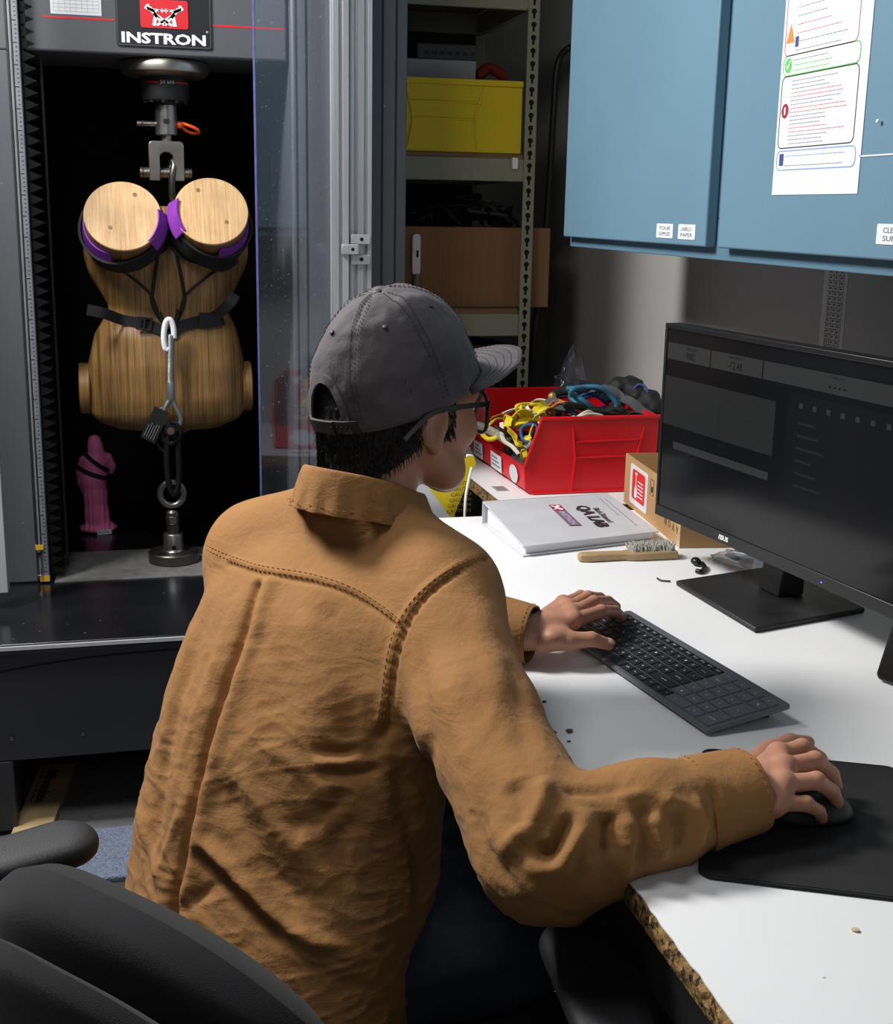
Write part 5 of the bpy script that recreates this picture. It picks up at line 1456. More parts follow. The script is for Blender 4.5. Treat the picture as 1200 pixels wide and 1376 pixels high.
for i, (pts, rad, lab) in enumerate((([R(815, 530, 3.05), R(832, 524, 3.05), R(850, 520, 3.05), R(856, 534, 3.0)], .030, 'black padded pouch at the back of the red bin'),
                                     ([R(862, 545, 2.97), R(872, 538, 2.98), R(880, 545, 2.96)], .028, 'black rolled fabric bundle at the right of the red bin'),
                                     ([R(745, 530, 3.08), R(775, 520, 3.1), R(800, 525, 3.1)], .018, 'black folded webbing bundle behind the teal rope'))):
    f_ = Field(np.min([list(p) for p in pts], 0)-.06, np.max([list(p) for p in pts], 0)+.06, .005)
    f_.chain([tuple(p) for p in pts], [rad*.8, rad, rad*.9, rad*.7][:len(pts)], .01); V, F = f_.mesh(); V = relax(V, F, 2); N_ = vnormals(V, F)
    V = V+N_*(vnoise(V, 60, i)*.005)[:, None]
    tag(mkobj('gear_bundle', meshnp('gear_bundle', V, F), 'blackw', None, smooth=True), lab, 'bundle', 'slings in the red bin')
roundc('cord_loop', [R(852, 523, 3.0), R(858, 517, 3.0), R(866, 519, 2.98), R(871, 528, 2.96)], .0035, 'navy', 'thin blue cord arching over the black bundles in the bin', 'cord')
more_ = [([(735, 560), (752, 553), (770, 556), (785, 566)], 2.90, .013, 'blackw', 'black webbing strap along the near rim of the red bin'),
         ([(748, 538), (762, 533), (776, 540), (770, 556), (752, 556)], 2.97, .012, 'blackw', 'black webbing loop left of the teal rope in the bin'),
         ([(800, 560), (815, 550), (832, 548), (842, 560)], 2.91, .013, 'blackw', 'black webbing arch right of the teal rope in the bin'),
         ([(842, 566), (856, 556), (868, 562), (878, 568)], 2.89, .013, 'blackw', 'black webbing end at the right rim of the red bin'),
         ([(690, 560), (700, 552), (712, 560), (706, 575), (694, 572)], 2.97, .010, 'ywb', 'folded yellow webbing loop in the middle of the bin front'),
         ([(722, 562), (730, 550), (740, 548), (738, 562), (728, 570)], 2.93, .010, 'ywb', 'yellow webbing loop beside the near corner of the bin'),
         ([(668, 575), (678, 580), (690, 592), (700, 604)], 2.95, .010, 'blackw', 'black webbing strip under the yellow slings by the lip'),
         ([(660, 562), (675, 558), (690, 565), (700, 580)], 3.02, .009, 'orw', 'rust coloured webbing strip under the yellow slings'),
         ([(790, 530), (810, 520), (830, 528), (838, 542)], 2.98, .010, 'greyw', 'dark grey webbing behind the teal rope coil')]
for i, (pts, y, w, mt_, lab) in enumerate(more_):
    ribbon('webbing_sling', [R(u, v, y+.02*math.sin(i+q)) for q, (u, v) in enumerate(pts)], w, mt_, lab, 'sling', len(pts) > 4, seed=40+i)
roundc('cord_coil', tangle([(700, 548), (722, 545), (735, 556), (715, 566), (700, 560)], 2.99, 5, 11), .0045, 'ywb', 'thin yellow cord tangle among the webbing at the bin front', 'cord', True)
roundc('cord_coil', tangle([(760, 545), (775, 560), (795, 556), (815, 563), (835, 556)], 2.92, 6, 12), .0055, 'blackw', 'black cord tangle below the teal rope in the bin', 'cord', True)
for i, (u, v) in enumerate(((750, 565), (790, 560), (840, 562), (735, 575), (700, 590))):     # what fills the bin below
    c = PY(u, v+10, 2.98); mb = MB()
    pts = [Vector((min(max(c.x+random.uniform(-.06, .06), rx0+.02), rx1-.03), c.y+random.uniform(-.08, .12), random.uniform(zB+.03, zB+.12 if u > 720 else zB+.07))) for _ in range(14)]
    mb.tube(bezc(pts, 5), .012, 6, closed=True)
    tag(mb.build('webbing_tangle', 'blackw' if i % 2 else 'greyw', smooth=True), ['grey webbing tangle deep in the red bin under the brown cord', 'black webbing tangle deep in the red bin under the teal rope', 'grey webbing tangle deep in the red bin under the curled strap', 'black webbing tangle deep in the red bin behind the near corner', 'grey webbing tangle deep in the red bin under the yellow slings'][i], 'sling', 'slings in the red bin')
tag(MB().sphere(PY(742, 533, 3.0), .011, 8).build('brass_knob', pm('brass', '#b8a05a', .4, .6)), 'small brass coloured ball on the yellow slings', 'knob')

# ------------------------------------------------------------------ yellow and white board beside the desk
ys = 2.62
yp = thing('sign_board', PY(600, 700, ys), 'white and yellow printed caution board behind the desk next to the face', 'sign')
FYs = frame((0, ys, 0), (1, 0, 0), (0, 0, 1))
def pp(l): return [(PY(u, v, ys).x, PY(u, v, ys).z) for u, v in l]
MB().prism(pp([(520, 900), (520, 640), (575, 632), (630, 611), (637, 612), (640, 622), (612, 690), (600, 900)]), -.012, 0, FYs).build('board', 'paper', yp, bevel=.003)
MB().prism(pp([(576, 655), (607, 697), (610, 692), (639.5, 622), (636.5, 613), (630, 612), (600, 624)]), .0002, .0012, FYs).build('yellow_band', pm('signyel', '#e8cc12', .5), yp)
for i in range(6):
    a = (590+i*4.2, 672+i*3.2-8); F_ = frame(PY(600+i*2.0, 690-i*7.5, ys-.002), (.42, 0, .02), (0, 0, 1))
    textmesh('CAUTION'[:7-i//3], F_, .055-.003*i, .0075, ext=.0003).build('lettering', pm('signink', '#6b5d10', .6), yp)
outline_strip(pp([(567, 700), (566, 684), (571, 683), (578, 697)]), .001, FYs @ Matrix.Translation((0, 0, .0006))).build('printed_frame', 'ink', yp)
tag(MB().tube(bez([PY(634, 628, ys-.03), PY(629, 650, ys-.03), PY(625, 680, ys-.03), PY(624, 760, ys-.03)], 5), .003, 6).build('white_cable', 'white', smooth=True), 'thin white cable hanging beside the yellow board', 'cable')
# ------------------------------------------------------------------ on the floor
c4 = [PZ(54, 1029, .021), PZ(101, 1025, .021), PZ(74, 1098, .021), PZ(2, 1127, .021)]
d_ = (c4[1]-c4[2]); d_.z = 0; d_.normalize(); sd = Vector((d_.y, -d_.x, 0))
wbd = abs((c4[1]-c4[0]).dot(sd)); o0 = c4[1]
FW = frame((o0.x, o0.y, .001), -d_, sd)
sgn = 1 if (c4[0]-c4[1]).dot(sd) > 0 else -1
wd = thing('wood_board', (o0.x-.05, o0.y-.2, 0), 'pale wooden board lying on the floor under the machine base', 'board')
zz_ = 1 if (FW.to_3x3() @ Vector((0, 0, 1))).z > 0 else -1
MB().box((0, 0, 0), (.44, sgn*wbd, .020*zz_), FW).build('plank', laminate('plank', '#cfb68a', '#b3976a', 2.5, stretch=(3, 30, 30)), wd, bevel=.001)
tq = PZ(63, 1036, .0215)
textmesh('Milwaukee', frame(tq+Vector((0, 0, .0002)), -d_, Vector((d_.y, -d_.x, 0))), .17, .028, ext=.0004, bold=.02).build('lettering', 'ink', wd)
_l = Vector((-d_.y, d_.x, 0))*.008+Vector((0, 0, .0004))
MB().tube([tq+_l, tq-d_*.17+_l], .001, flat=(.0012, .0002, (0, 0, 1))).build('underline', 'ink', wd)
pf = thing('carpet_platform', (0, 2.4, 0), 'low pale platform with blue ribbed carpet on top behind the chair armrest', 'platform')
ma, mb_2 = PZ(60, 1122, .07), PZ(170, 1178, .07)
bx('platform_body', (ma.x-.15, mb_2.y, .001), (.45, ma.y, .062), pm('platbody', '#a8a699', .7), pf, bevel=.003)
bx('carpet', (ma.x-.15, mb_2.y-.003, .0625), (.45, ma.y, .075), pm('carpet', '#6a7388', .95, 0, .45, 260, bump=.9, bscale=260), pf, bevel=.004)
# ------------------------------------------------------------------ the person
M['skin'] = pm('skin', '#b5826a', .48, 0, .10, 25, bump=.10, bscale=350, spec=.4)
_b = M['skin'].node_tree.nodes['Principled BSDF']; _b.inputs['Subsurface Weight'].default_value = .12; _b.inputs['Subsurface Radius'].default_value = (.012, .005, .003)
M['nail'] = pm('nail', '#c9a393', .3, 0, .03)
M['hair'] = pm('hair', '#0c0b0b', .45, 0, .3, 200, bump=1.0, bscale=500, stretch=(1, 1, .25))
M['denim'] = pm('denim', '#2c323f', .85, 0, .25, 40, bump=.25, bscale=700)
M['capcloth'] = pm('capcloth', '#4d474b', .8, 0, .30, 9, bump=.35, bscale=70, sheen=.05)
M['capdark'] = pm('capdark', '#2c292c', .6, 0, .15, 9)
M['glassblk'] = pm('glassblk', '#0c0c0d', .3)
M['thread'] = pm('thread', '#a8753f', .8, 0, .1)
def shirtmat():
    m = pm('shirt', '#946a3f', .86, 0, .10, 7, sheen=.04, spec=.25)
    nt = m.node_tree; N = nt.nodes; L = nt.links; b = N['Principled BSDF']
    tc = N.new('ShaderNodeTexCoord')
    mp = N.new('ShaderNodeMapping'); mp.inputs['Scale'].default_value = (1, 1, .45); mp.inputs['Rotation'].default_value = (0, 0, .78)
    L.new(tc.outputs['Object'], mp.inputs['Vector'])
    n1 = N.new('ShaderNodeTexNoise'); n1.inputs['Scale'].default_value = 46; n1.inputs['Detail'].default_value = 6; n1.inputs['Roughness'].default_value = .6
    L.new(mp.outputs[0], n1.inputs['Vector'])
    n2 = N.new('ShaderNodeTexNoise'); n2.inputs['Scale'].default_value = 900; n2.inputs['Detail'].default_value = 2
    L.new(tc.outputs['Object'], n2.inputs['Vector'])
    n4 = N.new('ShaderNodeTexNoise'); n4.inputs['Scale'].default_value = 28; n4.inputs['Detail'].default_value = 7; n4.inputs['Roughness'].default_value = .55; n4.inputs['Distortion'].default_value = .6
    mp4 = N.new('ShaderNodeMapping'); mp4.inputs['Scale'].default_value = (.5, .5, 1.3); mp4.inputs['Rotation'].default_value = (.5, .35, .3)
    L.new(tc.outputs['Object'], mp4.inputs['Vector']); L.new(mp4.outputs[0], n4.inputs['Vector'])
    s4 = N.new('ShaderNodeMath'); s4.operation = 'SUBTRACT'; s4.inputs[1].default_value = .5; L.new(n4.outputs['Fac'], s4.inputs[0])
    a4 = N.new('ShaderNodeMath'); a4.operation = 'ABSOLUTE'; L.new(s4.outputs[0], a4.inputs[0])
    m4 = N.new('ShaderNodeMath'); m4.operation = 'MULTIPLY_ADD'; m4.inputs[1].default_value = -1.6; L.new(a4.outputs[0], m4.inputs[0]); L.new(n1.outputs['Fac'], m4.inputs[2])
    ad = N.new('ShaderNodeMath'); ad.operation = 'MULTIPLY_ADD'; ad.inputs[1].default_value = .10
    L.new(n2.outputs['Fac'], ad.inputs[0]); L.new(m4.outputs[0], ad.inputs[2])
    bp = N.new('ShaderNodeBump'); bp.inputs['Strength'].default_value = .5; bp.inputs['Distance'].default_value = .004
    L.new(ad.outputs[0], bp.inputs['Height']); L.new(bp.outputs[0], b.inputs['Normal'])
    return m
M['shirt'] = shirtmat()

def FR(f, r, z): return Vector(((f+r)*.70711, (f-r)*.70711, z))
arr = lambda p: tuple(p)
FV = Vector((.70711, .70711, 0)); RV = Vector((.70711, -.70711, 0))

# landmarks
J_R, J_L = FR(1.305, -.795, .905), FR(1.325, -1.085, .905)
E_R = PZ(738, 1140, .755); W_R = PZ(992, 1066, .787)
E_L = Vector((.30, 1.84, .79)); W_L = PZ(706, 851, .782)
NB = FR(1.375, -.95, .99)

HY = math.radians(62); HPt = math.radians(0); HS = 1.08
Hc = Vector((.338, 1.62, 1.122))
Hf = Vector((math.sin(HY), math.cos(HY), 0)); Hr = Vector((math.cos(HY), -math.sin(HY), 0))
HM = frame(Hc, Hr, Hf) @ Matrix.Rotation(HPt, 4, 'X') @ Matrix.Diagonal((HS, HS, HS, 1))
nc = HM @ Vector((0, -.052, -.118)); nc = Vector((nc.x, nc.y, 0))
# ---- shirt body as a field of horizontal slices
sz = [(.40, 1.085, -.905, .190, .150), (.46, 1.10, -.91, .205, .155), (.55, 1.135, -.915, .205, .150), (.65, 1.175, -.925, .205, .145), (.75, 1.222, -.925, .204, .150),
      (.83, 1.262, -.93, .202, .146), (.89, 1.295, -.937, .190, .130), (.935, 1.318, -.942, .165, .105), (.965, 1.335, -.944, .115, .080), (.990, 1.35, -.945, .07, .06)]
S_ = np.array(sz)
def slices(x, y, z, grow=0.0):
    z1 = np.asarray(z).ravel()
    g = lambda i: np.interp(z1, S_[:, 0], S_[:, i]).reshape(1, 1, -1)
    f = (x+y)*.70711-g(1); r = (x-y)*.70711-g(2); a = g(3)+grow; b = g(4)+grow
    q = (np.abs(r/a)**2.3+np.abs(f/b)**2.3)**(1/2.3)
    return np.maximum((q-1)*np.minimum(a, b), np.maximum(S_[0, 0]-z, z-S_[-1, 0]-grow))
def lerp(a, b, t): return Vector(a).lerp(Vector(b), t)
fs = Field((-.15, .92, .36), (.72, 2.02, 1.06), .006)
fs.func((-.15, .92, .36), (.72, 2.02, 1.04), slices, 0)
for J in (J_R, J_L):
    fs.cone(FR(1.352, -.945, .952), lerp(FR(1.352, -.945, .952), J, .6)+Vector((0, 0, .018)), .044, .061, .03)
    fs.cone(lerp(FR(1.352, -.945, .952), J, .55)+Vector((0, 0, .017)), J, .061, .078, .03)
fs.cone(arr(FR(1.355, -.945, .950)), arr(nc+Vector((0, 0, .985))), .088, .074, .03)
fs.chain([arr(J_R), arr(lerp(J_R, E_R, .5)+Vector((-.012, .004, -.012))), arr(E_R+Vector((0, 0, -.004)))], [.080, .067, .070], .03)
fs.chain([arr(E_R+Vector((0, 0, -.004))), arr(lerp(E_R, W_R, .5)+Vector((0, 0, .003))), arr(lerp(E_R, W_R, .86))], [.070, .061, .047], .012)
fs.chain([arr(J_L), arr(E_L)], [.082, .066], .03); fs.chain([arr(E_L), arr(lerp(E_L, W_L, .80))], [.066, .044], .012)
V, F = fs.mesh(); V = relax(V, F, 8)
V, F = subdiv(V, F, 1)
def bvh_of(V, F): return BVHTree.FromPolygons([tuple(v) for v in V], [tuple(f) for f in F])
sbv = bvh_of(V, F)
CAMP = Vector((0, 0, CAM_H))
def on_shirt(px, bv=None):
    out = []
    for (u, v) in px:
        h = (bv or sbv).ray_cast(CAMP, Vector(_ray(u, v)).normalized())
        if h[0] is not None: out.append(h[0])
    return out
def fold(V, D, pts, w, amp, taper=True, skew=0.0):
    if len(pts) < 2: return
    P = np.array([list(p) for p in bez(pts, 5)]); seg = np.linalg.norm(np.diff(P, axis=0), axis=1); cum = np.concatenate([[0], np.cumsum(seg)]); tot = cum[-1]
    lo = P.min(0)-3*w; hi = P.max(0)+3*w
    m = np.where(((V > lo) & (V < hi)).all(1))[0]
    if len(m) == 0: return
    Q = V[m]; best = np.full(len(m), 1e9); tt = np.zeros(len(m))
    for i in range(len(P)-1):
        d = P[i+1]-P[i]; L2 = d@d+1e-12
        t = np.clip(((Q-P[i])@d)/L2, 0, 1); dd = np.linalg.norm(Q-P[i]-t[:, None]*d, axis=1)
        k = dd < best; best[k] = dd[k]; tt[k] = (cum[i]+t[k]*seg[i])/tot
    g = np.exp(-(best/w)**2)
    if taper: g = g*np.clip(np.minimum(tt, 1-tt)*5+.12, 0, 1)
    D[m] += amp*g
N_ = vnormals(V, F); D = np.zeros(len(V))
# broad soft drape and finer creases
Rf = (V[:, 0]-V[:, 1])*.7071; Ff = (V[:, 0]+V[:, 1])*.7071; Zf = V[:, 2]
Q1 = np.stack([Rf*1.0+Zf*.45, Ff*1.0, Zf*.55-Rf*.5], 1)
D += .0050*vnoise(Q1, 14, 1)*np.clip((1.0-Zf)*5, 0.15, 1)
wz = .02*vnoise(V, 9, 12)
al = Rf*.80-Zf*.60+wz; pe = Rf*.60+Zf*.80+wz
Q2 = np.stack([al*.45, Ff*.6, pe*1.3], 1)
r1 = 1-np.abs(vnoise(Q2, 24, 4)); D += .0034*(r1**2.5-.4)*np.clip((.93-Zf)*5, 0, 1)
Q3 = np.stack([(Rf*.97+Zf*.25+wz)*.5, Ff*.8, (Zf*.97-Rf*.25+wz)*1.5], 1)
r2 = 1-np.abs(vnoise(Q3, 50, 9)); D += .0016*(r2**2.5-.4)*np.clip((.95-Zf)*5, .1, 1)
r3 = 1-np.abs(vnoise(Q2, 75, 15)); D += .0009*(r3**2-.4)*np.clip((.97-Zf)*5, .1, 1)
def fo(px, w, amp, taper=True): fold(V, D, on_shirt(px), w, amp, taper)
# back pleat
pl_ = [(346, 786), (328, 848), (302, 925), (276, 1012), (258, 1105), (234, 1218), (215, 1300)]
fo(pl_, .006, -.010, False); fo([(u+14, v) for u, v in pl_], .012, .006, False); fo([(u-16, v) for u, v in pl_], .012, .004)
fo([(286, 800), (255, 890), (228, 1000), (208, 1110), (190, 1200)], .014, -.006); fo([(262, 830), (238, 930), (215, 1030)], .012, .004)
fo([(318, 800), (285, 900), (250, 1000), (225, 1120)], .010, .004)
# creases by the armpit and across the back
fo([(528, 968), (497, 1005), (455, 1012), (415, 1008)], .009, -.010); fo([(520, 985), (470, 1020), (420, 1022)], .008, .006)
fo([(515, 1030), (480, 1040), (425, 1038)], .008, -.007); fo([(400, 820), (425, 880), (450, 950), (445, 985)], .016, .005)
fo([(430, 810), (470, 870), (500, 930)], .014, -.005); fo([(262, 1118), (300, 1159), (341, 1205), (393, 1251), (474, 1280)], .010, .010)
fo([(258, 1138), (296, 1180), (340, 1226), (400, 1275)], .010, -.008); fo([(295, 1043), (341, 1130), (381, 1188), (440, 1230)], .014, -.008)
fo([(320, 1030), (370, 1110), (420, 1170)], .012, .006); fo([(250, 1085), (230, 1130), (215, 1180)], .008, .005)
fo([(190, 1080), (200, 1140), (225, 1200)], .009, .006); fo([(300, 1180), (250, 1220), (215, 1260)], .009, -.005)
fo([(470, 1060), (430, 1100), (380, 1110)], .012, -.006); fo([(490, 1090), (450, 1140), (470, 1200)], .014, -.006)
fo([(345, 1000), (400, 1030), (450, 1085)], .010, .004); fo([(530, 1010), (545, 1080), (560, 1150), (575, 1220)], .014, -.008)
fo([(340, 850), (380, 900), (400, 960)], .012, -.003)
# yoke and armhole seams: a shallow channel with a raised lip
yk_ = [(266, 738), (308, 757), (350, 771), (420, 783), (478, 803), (528, 836), (541, 850)]
fo(yk_, .0035, -.0035, False); fo([(u+1, v-7) for u, v in yk_], .006, .0022, False)
ah_ = [(656, 749), (612, 770), (572, 803), (545, 845), (532, 890), (525, 940), (520, 972)]
fo(ah_, .0040, -.0045, False); fo([(u-9, v-3) for u, v in ah_], .006, .0028, False)
for k in range(16):                                                   # puckers along the armhole
    i = k/15*(len(ah_)-1.001); j = int(i); t = i-j
    u = ah_[j][0]*(1-t)+ah_[j+1][0]*t; v = ah_[j][1]*(1-t)+ah_[j+1][1]*t
    fo([(u-11, v+1), (u+1, v+4)], .0028, -.0022)
# sleeve: soft vertical folds, then the bunched elbow and forearm
fo([(560, 850), (565, 930), (575, 1010), (600, 1080)], .018, -.008); fo([(640, 800), (660, 880), (668, 960)], .020, .004)
fo([(690, 890), (700, 960), (705, 1030)], .016, -.004); fo([(600, 900), (625, 990), (655, 1070)], .018, .005)
el = [([(672, 1150), (700, 1118), (724, 1084), (738, 1046)], .010, .011), ([(727, 1128), (738, 1152), (760, 1122), (779, 1090)], .009, -.013), ([(700, 1160), (745, 1165), (770, 1130), (785, 1080)], .009, .011),
      ([(815, 1090), (818, 1118), (812, 1145)], .009, -.012), ([(795, 1085), (798, 1130), (790, 1180)], .010, .006), ([(840, 1090), (848, 1130), (835, 1185)], .010, .008), ([(862, 1080), (868, 1120), (855, 1165)], .008, -.009),
      ([(872, 1092), (890, 1130), (888, 1160), (868, 1195)], .009, .010), ([(905, 1080), (915, 1110), (912, 1140)], .007, -.010), ([(885, 1072), (930, 1090), (945, 1120)], .008, .006), ([(660, 1100), (690, 1170), (740, 1205)], .014, .006),
      ([(640, 1080), (660, 1150), (700, 1190)], .012, -.006), ([(690, 1050), (705, 1090), (700, 1120)], .012, -.008), ([(760, 1190), (820, 1205), (860, 1190)], .012, .006), ([(755, 1060), (800, 1062), (840, 1065)], .008, -.006), ([(770, 1050), (830, 1068), (880, 1062)], .007, .004),
      ([(930, 1062), (940, 1100), (935, 1145)], .007, .006), ([(955, 1055), (965, 1090), (962, 1125)], .006, -.005)]
for (p, w, a) in el: fo(p, w, a)
N2 = N_
V = V+N2*D[:, None]
V = relax(V, F, 1, .25)
# nothing of the cloth may sink into the desk
m = (V[:, 0] > XD-.004) & (V[:, 2] < ZD+.0015) & (V[:, 2] > ZD-.06)
V[m, 2] = ZD+.0015
me = meshnp('shirt', V, F)
SV, SF = V, F
sbv2 = bvh_of(V, F)

# ---- body: one mesh (head and neck, hands, and the covered limbs)
def head_field(h=.0024, grow=0.0, hair=False):
    f = Field((-.105, -.16, -.21), (.105, .15, .16), h)
    g = grow
    f.ell((0, -.004, .040), (.073+g, .094+g, .082+g), k=.02)
    f.ell((0, -.032, .010), (.068+g, .060+g, .072+g), k=.03)
    f.cone((0, -.040, -.03), (0, -.060, -.205), .056+g, .062+g, .03)
    if hair: return f
    f.ell((0, .036, -.012), (.063, .060, .080), k=.03)
    for s in (-1, 1):
        f.chain([(s*.055, .002, -.038), (s*.043, .042, -.074), (s*.014, .072, -.091)], [.016, .016, .015], .025)
        f.ell((s*.044, .058, -.022), (.022, .024, .020), k=.02)                       # cheekbone
        f.cone((s*.012, .094, .024), (s*.048, .078, .022), .009, .008, .015)              # brow
        f.ell((s*.032, .088, .004), (.013, .011, .009), k=.008, op='sub')                # eye socket
        f.ell((s*.032, .080, .004), (.0125, .0125, .0115), k=.003)                         # eyeball under lids
    f.chain([(0, .094, .010), (0, .108, -.018), (0, .116, -.034)], [.008, .009, .0115], .01)
    for s in (-1, 1): f.ell((s*.011, .105, -.038), (.008, .010, .007), k=.005)
    f.cone((-.018, .088, -.062), (.018, .088, -.062), .0075, .0075, .008); f.cone((-.016, .087, -.074), (.016, .087, -.074), .008, .008, .006)
    f.func((-.03, .07, -.08), (.03, .12, -.055), lambda x, y, z: np.maximum(np.abs(z+.068)-.0012, np.abs(x)-.022)+0*y, .002, 'sub')
    f.ell((0, .077, -.092), (.019, .016, .016), k=.015)
    for s in (-1, 1):                                                                     # ears
        R = Matrix.Rotation(s*math.radians(-24), 3, 'Z') @ Matrix.Rotation(math.radians(-10), 3, 'X')
        f.ell((s*.0785, -.012, -.005), (.0075, .0185, .029), R, k=.004)
        f.ell((s*.0765, -.006, -.033), (.007, .009, .011), k=.006)
        f.ell((s*.0868, -.010, -.003), (.006, .0118, .020), R, k=.004, op='sub')
        f.ell((s*.0800, -.004, -.009), (.005, .006, .008), R, k=.004)
    return f
hf_ = head_field(); hV, hF = hf_.mesh(); hV = relax(hV, hF, 3)
bV, bF = [], []; cnt = 0
def addpart(V, F, M4=None):
    global cnt
    if M4 is not None:
        A_ = np.array([list(r) for r in M4]); V = V@A_[:3, :3].T+A_[:3, 3]
    bV.append(V); bF.append(F+cnt); cnt += len(V)
addpart(hV, hF, HM)
# covered limbs and trunk
fb = Field((-.10, 1.0, .02), (.75, 2.05, 1.02), .009)
fb.func((-.10, 1.0, .42), (.75, 2.05, 1.0), lambda x, y, z: slices(x, y, z, -.028), 0)
K_R, K_L = Vector((.60, 1.44, .475)), Vector((.44, 1.86, .475)); A_R, A_L = Vector((.70, 1.50, .06)), Vector((.55, 1.95, .06))
H_R, H_L = FR(1.13, -.825, .475), FR(1.14, -1.01, .475)
for (h_, k_, a_) in ((H_R, K_R, A_R), (H_L, K_L, A_L)):
    fb.chain([arr(h_), arr(k_)], [.078, .055], .02); fb.chain([arr(k_), arr(a_)], [.052, .036], .01)
for (j_, e_, w_) in ((J_R, E_R, W_R), (J_L, E_L, W_L)):
    fb.chain([arr(j_), arr(e_)], [.050, .042], .02); fb.chain([arr(e_), arr(lerp(e_, w_, .95))], [.038, .021], .01)
fb.cone(arr(FR(1.35, -.945, .93)), arr(NB), .055, .052, .02)
V, F = fb.mesh(); V = relax(V, F, 3); addpart(V, F)
# hands
def hand(w, fore, mcps, fingers, thumb, lo, hi, palm):
    f = Field(lo, hi, .0016)
    f.cone(arr(fore), arr(w), .027, .0245, .012)
    for i, m_ in enumerate(mcps):
        f.cone(arr(lerp(w, mcps[1], .10)), arr(m_), .0185, .0122, .012)
    for i in range(3): f.cone(arr(mcps[i]), arr(mcps[i+1]), .0115, .0112, .008)
    for q, r in palm: f.ell(arr(q), r, k=.012)
    for i, fg in enumerate(fingers):
        s = (.95, 1.0, .95, .82)[i]
        pts = [mcps[i]]+fg; rs = [.0112*s, .0098*s, .0088*s, .0076*s]
        for a_, b_, r0, r1 in zip(pts[:-1], pts[1:], rs[:-1], rs[1:]): f.cone(arr(a_), arr(b_), r0, r1, .0022)
        f.ell(arr(pts[1]), (.0103*s,)*3, k=.003); f.ell(arr(pts[0]+Vector((0, 0, .0015))), (.0118*s,)*3, k=.006)
    rs = [.0165, .0135, .0108, .0088]
    for a_, b_, r0, r1 in zip(thumb[:-1], thumb[1:], rs[:-1], rs[1:]): f.cone(arr(a_), arr(b_), r0, r1, .004)
    V, F = f.mesh(); return relax(V, F, 3), F
mR = [PZ(1046, 1014, .799), PZ(1053, 1032, .803), PZ(1052, 1054, .799), PZ(1043, 1079, .788)]
fR = [[PZ(1078, 1004, .803), PZ(1101, 1019, .788), PZ(1109, 1036, .774)], [PZ(1095, 1022, .805), PZ(1117, 1040, .786), PZ(1123, 1056, .772)],
      [PZ(1097, 1049, .801), PZ(1118, 1064, .781), PZ(1125, 1078, .767)], [PZ(1083, 1080, .785), PZ(1100, 1090, .770), PZ(1104, 1100, .757)]]
tR = [PZ(1000, 1040, .782), PZ(1035, 1010, .776), PZ(1062, 998, .768), PZ(1085, 998, .758)]
V, F = hand(PZ(992, 1066, .788), PZ(972, 1073, .788), mR, fR, tR, (.52, .95, .735), (.82, 1.30, .84), [(PZ(1030, 1085, .775), (.022, .016, .012))])
addpart(V, F)
mL = [PZ(770, 834, .800), PZ(768, 825, .804), PZ(764, 817, .802), PZ(757, 811, .794)]
fL = [[PZ(808, 821, .803), PZ(827, 821, .791), PZ(836, 829, .776)], [PZ(798, 809, .806), PZ(817, 808, .795), PZ(828, 815, .780)],
      [PZ(790, 802, .803), PZ(806, 803, .792), PZ(815, 808, .778)], [PZ(780, 800, .794), PZ(790, 802, .782), PZ(797, 806, .770)]]
tL = [PZ(728, 862, .777), PZ(766, 861, .781), PZ(795, 859, .783), PZ(818, 866, .772)]
V, F = hand(PZ(706, 852, .784), PZ(660, 852, .784), mL, fL, tL, (.44, 1.55, .735), (.82, 1.98, .84), [(PZ(750, 855, .786), (.024, .018, .014))])
addpart(V, F)
person = mkobj('person', meshnp('person', np.concatenate(bV), np.concatenate(bF)), 'skin', None, smooth=True)
tag(person, 'person in brown work shirt and dark cap seated typing at the desk', 'person')
shirt = mkobj('shirt', me, 'shirt', person, smooth=True)
shirt['label'] = 'brown canvas work shirt with back pleat'
# nails
def nail(p, d, up, s=1.0, mat='nail'):
    d = Vector(d).normalized(); up = Vector(up); Fq = frame(p, d, d.cross(up)*-1)
    MB().sphere((0, 0, 0), .0052*s, 8, (1.25, 1.0, .32)).build('nail', mat, person, smooth=True, M=Fq)
for fg in fR[1:]: nail(fg[2]+Vector((.003, .001, .0055)), fg[2]-fg[1], (.5, 0, 1), .9)
nail(tL[3]+Vector((.001, -.004, .0065)), tL[3]-tL[2], (.1, -.5, 1), 1.25); nail(fL[0][2]+Vector((.003, -.003, .006)), fL[0][2]-fL[0][1], (.3, -.3, 1), .95)

# ---- shirt collar, cuffs, stitching
col = MB(); n = 56; prof_n = 0
rows_ = []
for i in range(n+1):
    a = math.radians(-158+316*i/n)                       # 0 = nape; ends towards the throat
    back = -Hf.lerp(FV, .5).normalized(); sidev = Vector((back.y, -back.x, 0))
    d = back*math.cos(a)+sidev*math.sin(a)
    k = abs(a)/math.radians(158)
    dr_ = .055*(1-math.cos(a))/2; zt = 1.064-dr_; zb2 = 1.014-dr_; w = .003*math.sin(i*1.9)
    pr = [(.071, zb2-.016), (.071, zt-.004), (.0745, zt+.002), (.080, zt), (.0865+w*.3, (zt+zb2)/2+.004), (.094+.006*k+w, zb2), (.0955+.006*k+w, zb2-.003), (.092+.006*k+w, zb2-.002), (.078, (zt+zb2)/2)]
    rows_.append([nc+d*r*(1+.10*math.cos(2*a))+Vector((0, 0, z)) for r, z in pr])
for r_ in rows_: col.v += r_
m_ = len(rows_[0])
for i in range(n):
    for j in range(m_): col.f.append((i*m_+j, i*m_+(j+1) % m_, (i+1)*m_+(j+1) % m_, (i+1)*m_+j))
col.f.append(tuple(range(m_))[::-1]); col.f.append(tuple(n*m_+j for j in range(m_)))
co = col.build('collar', 'shirt', shirt, smooth=True)
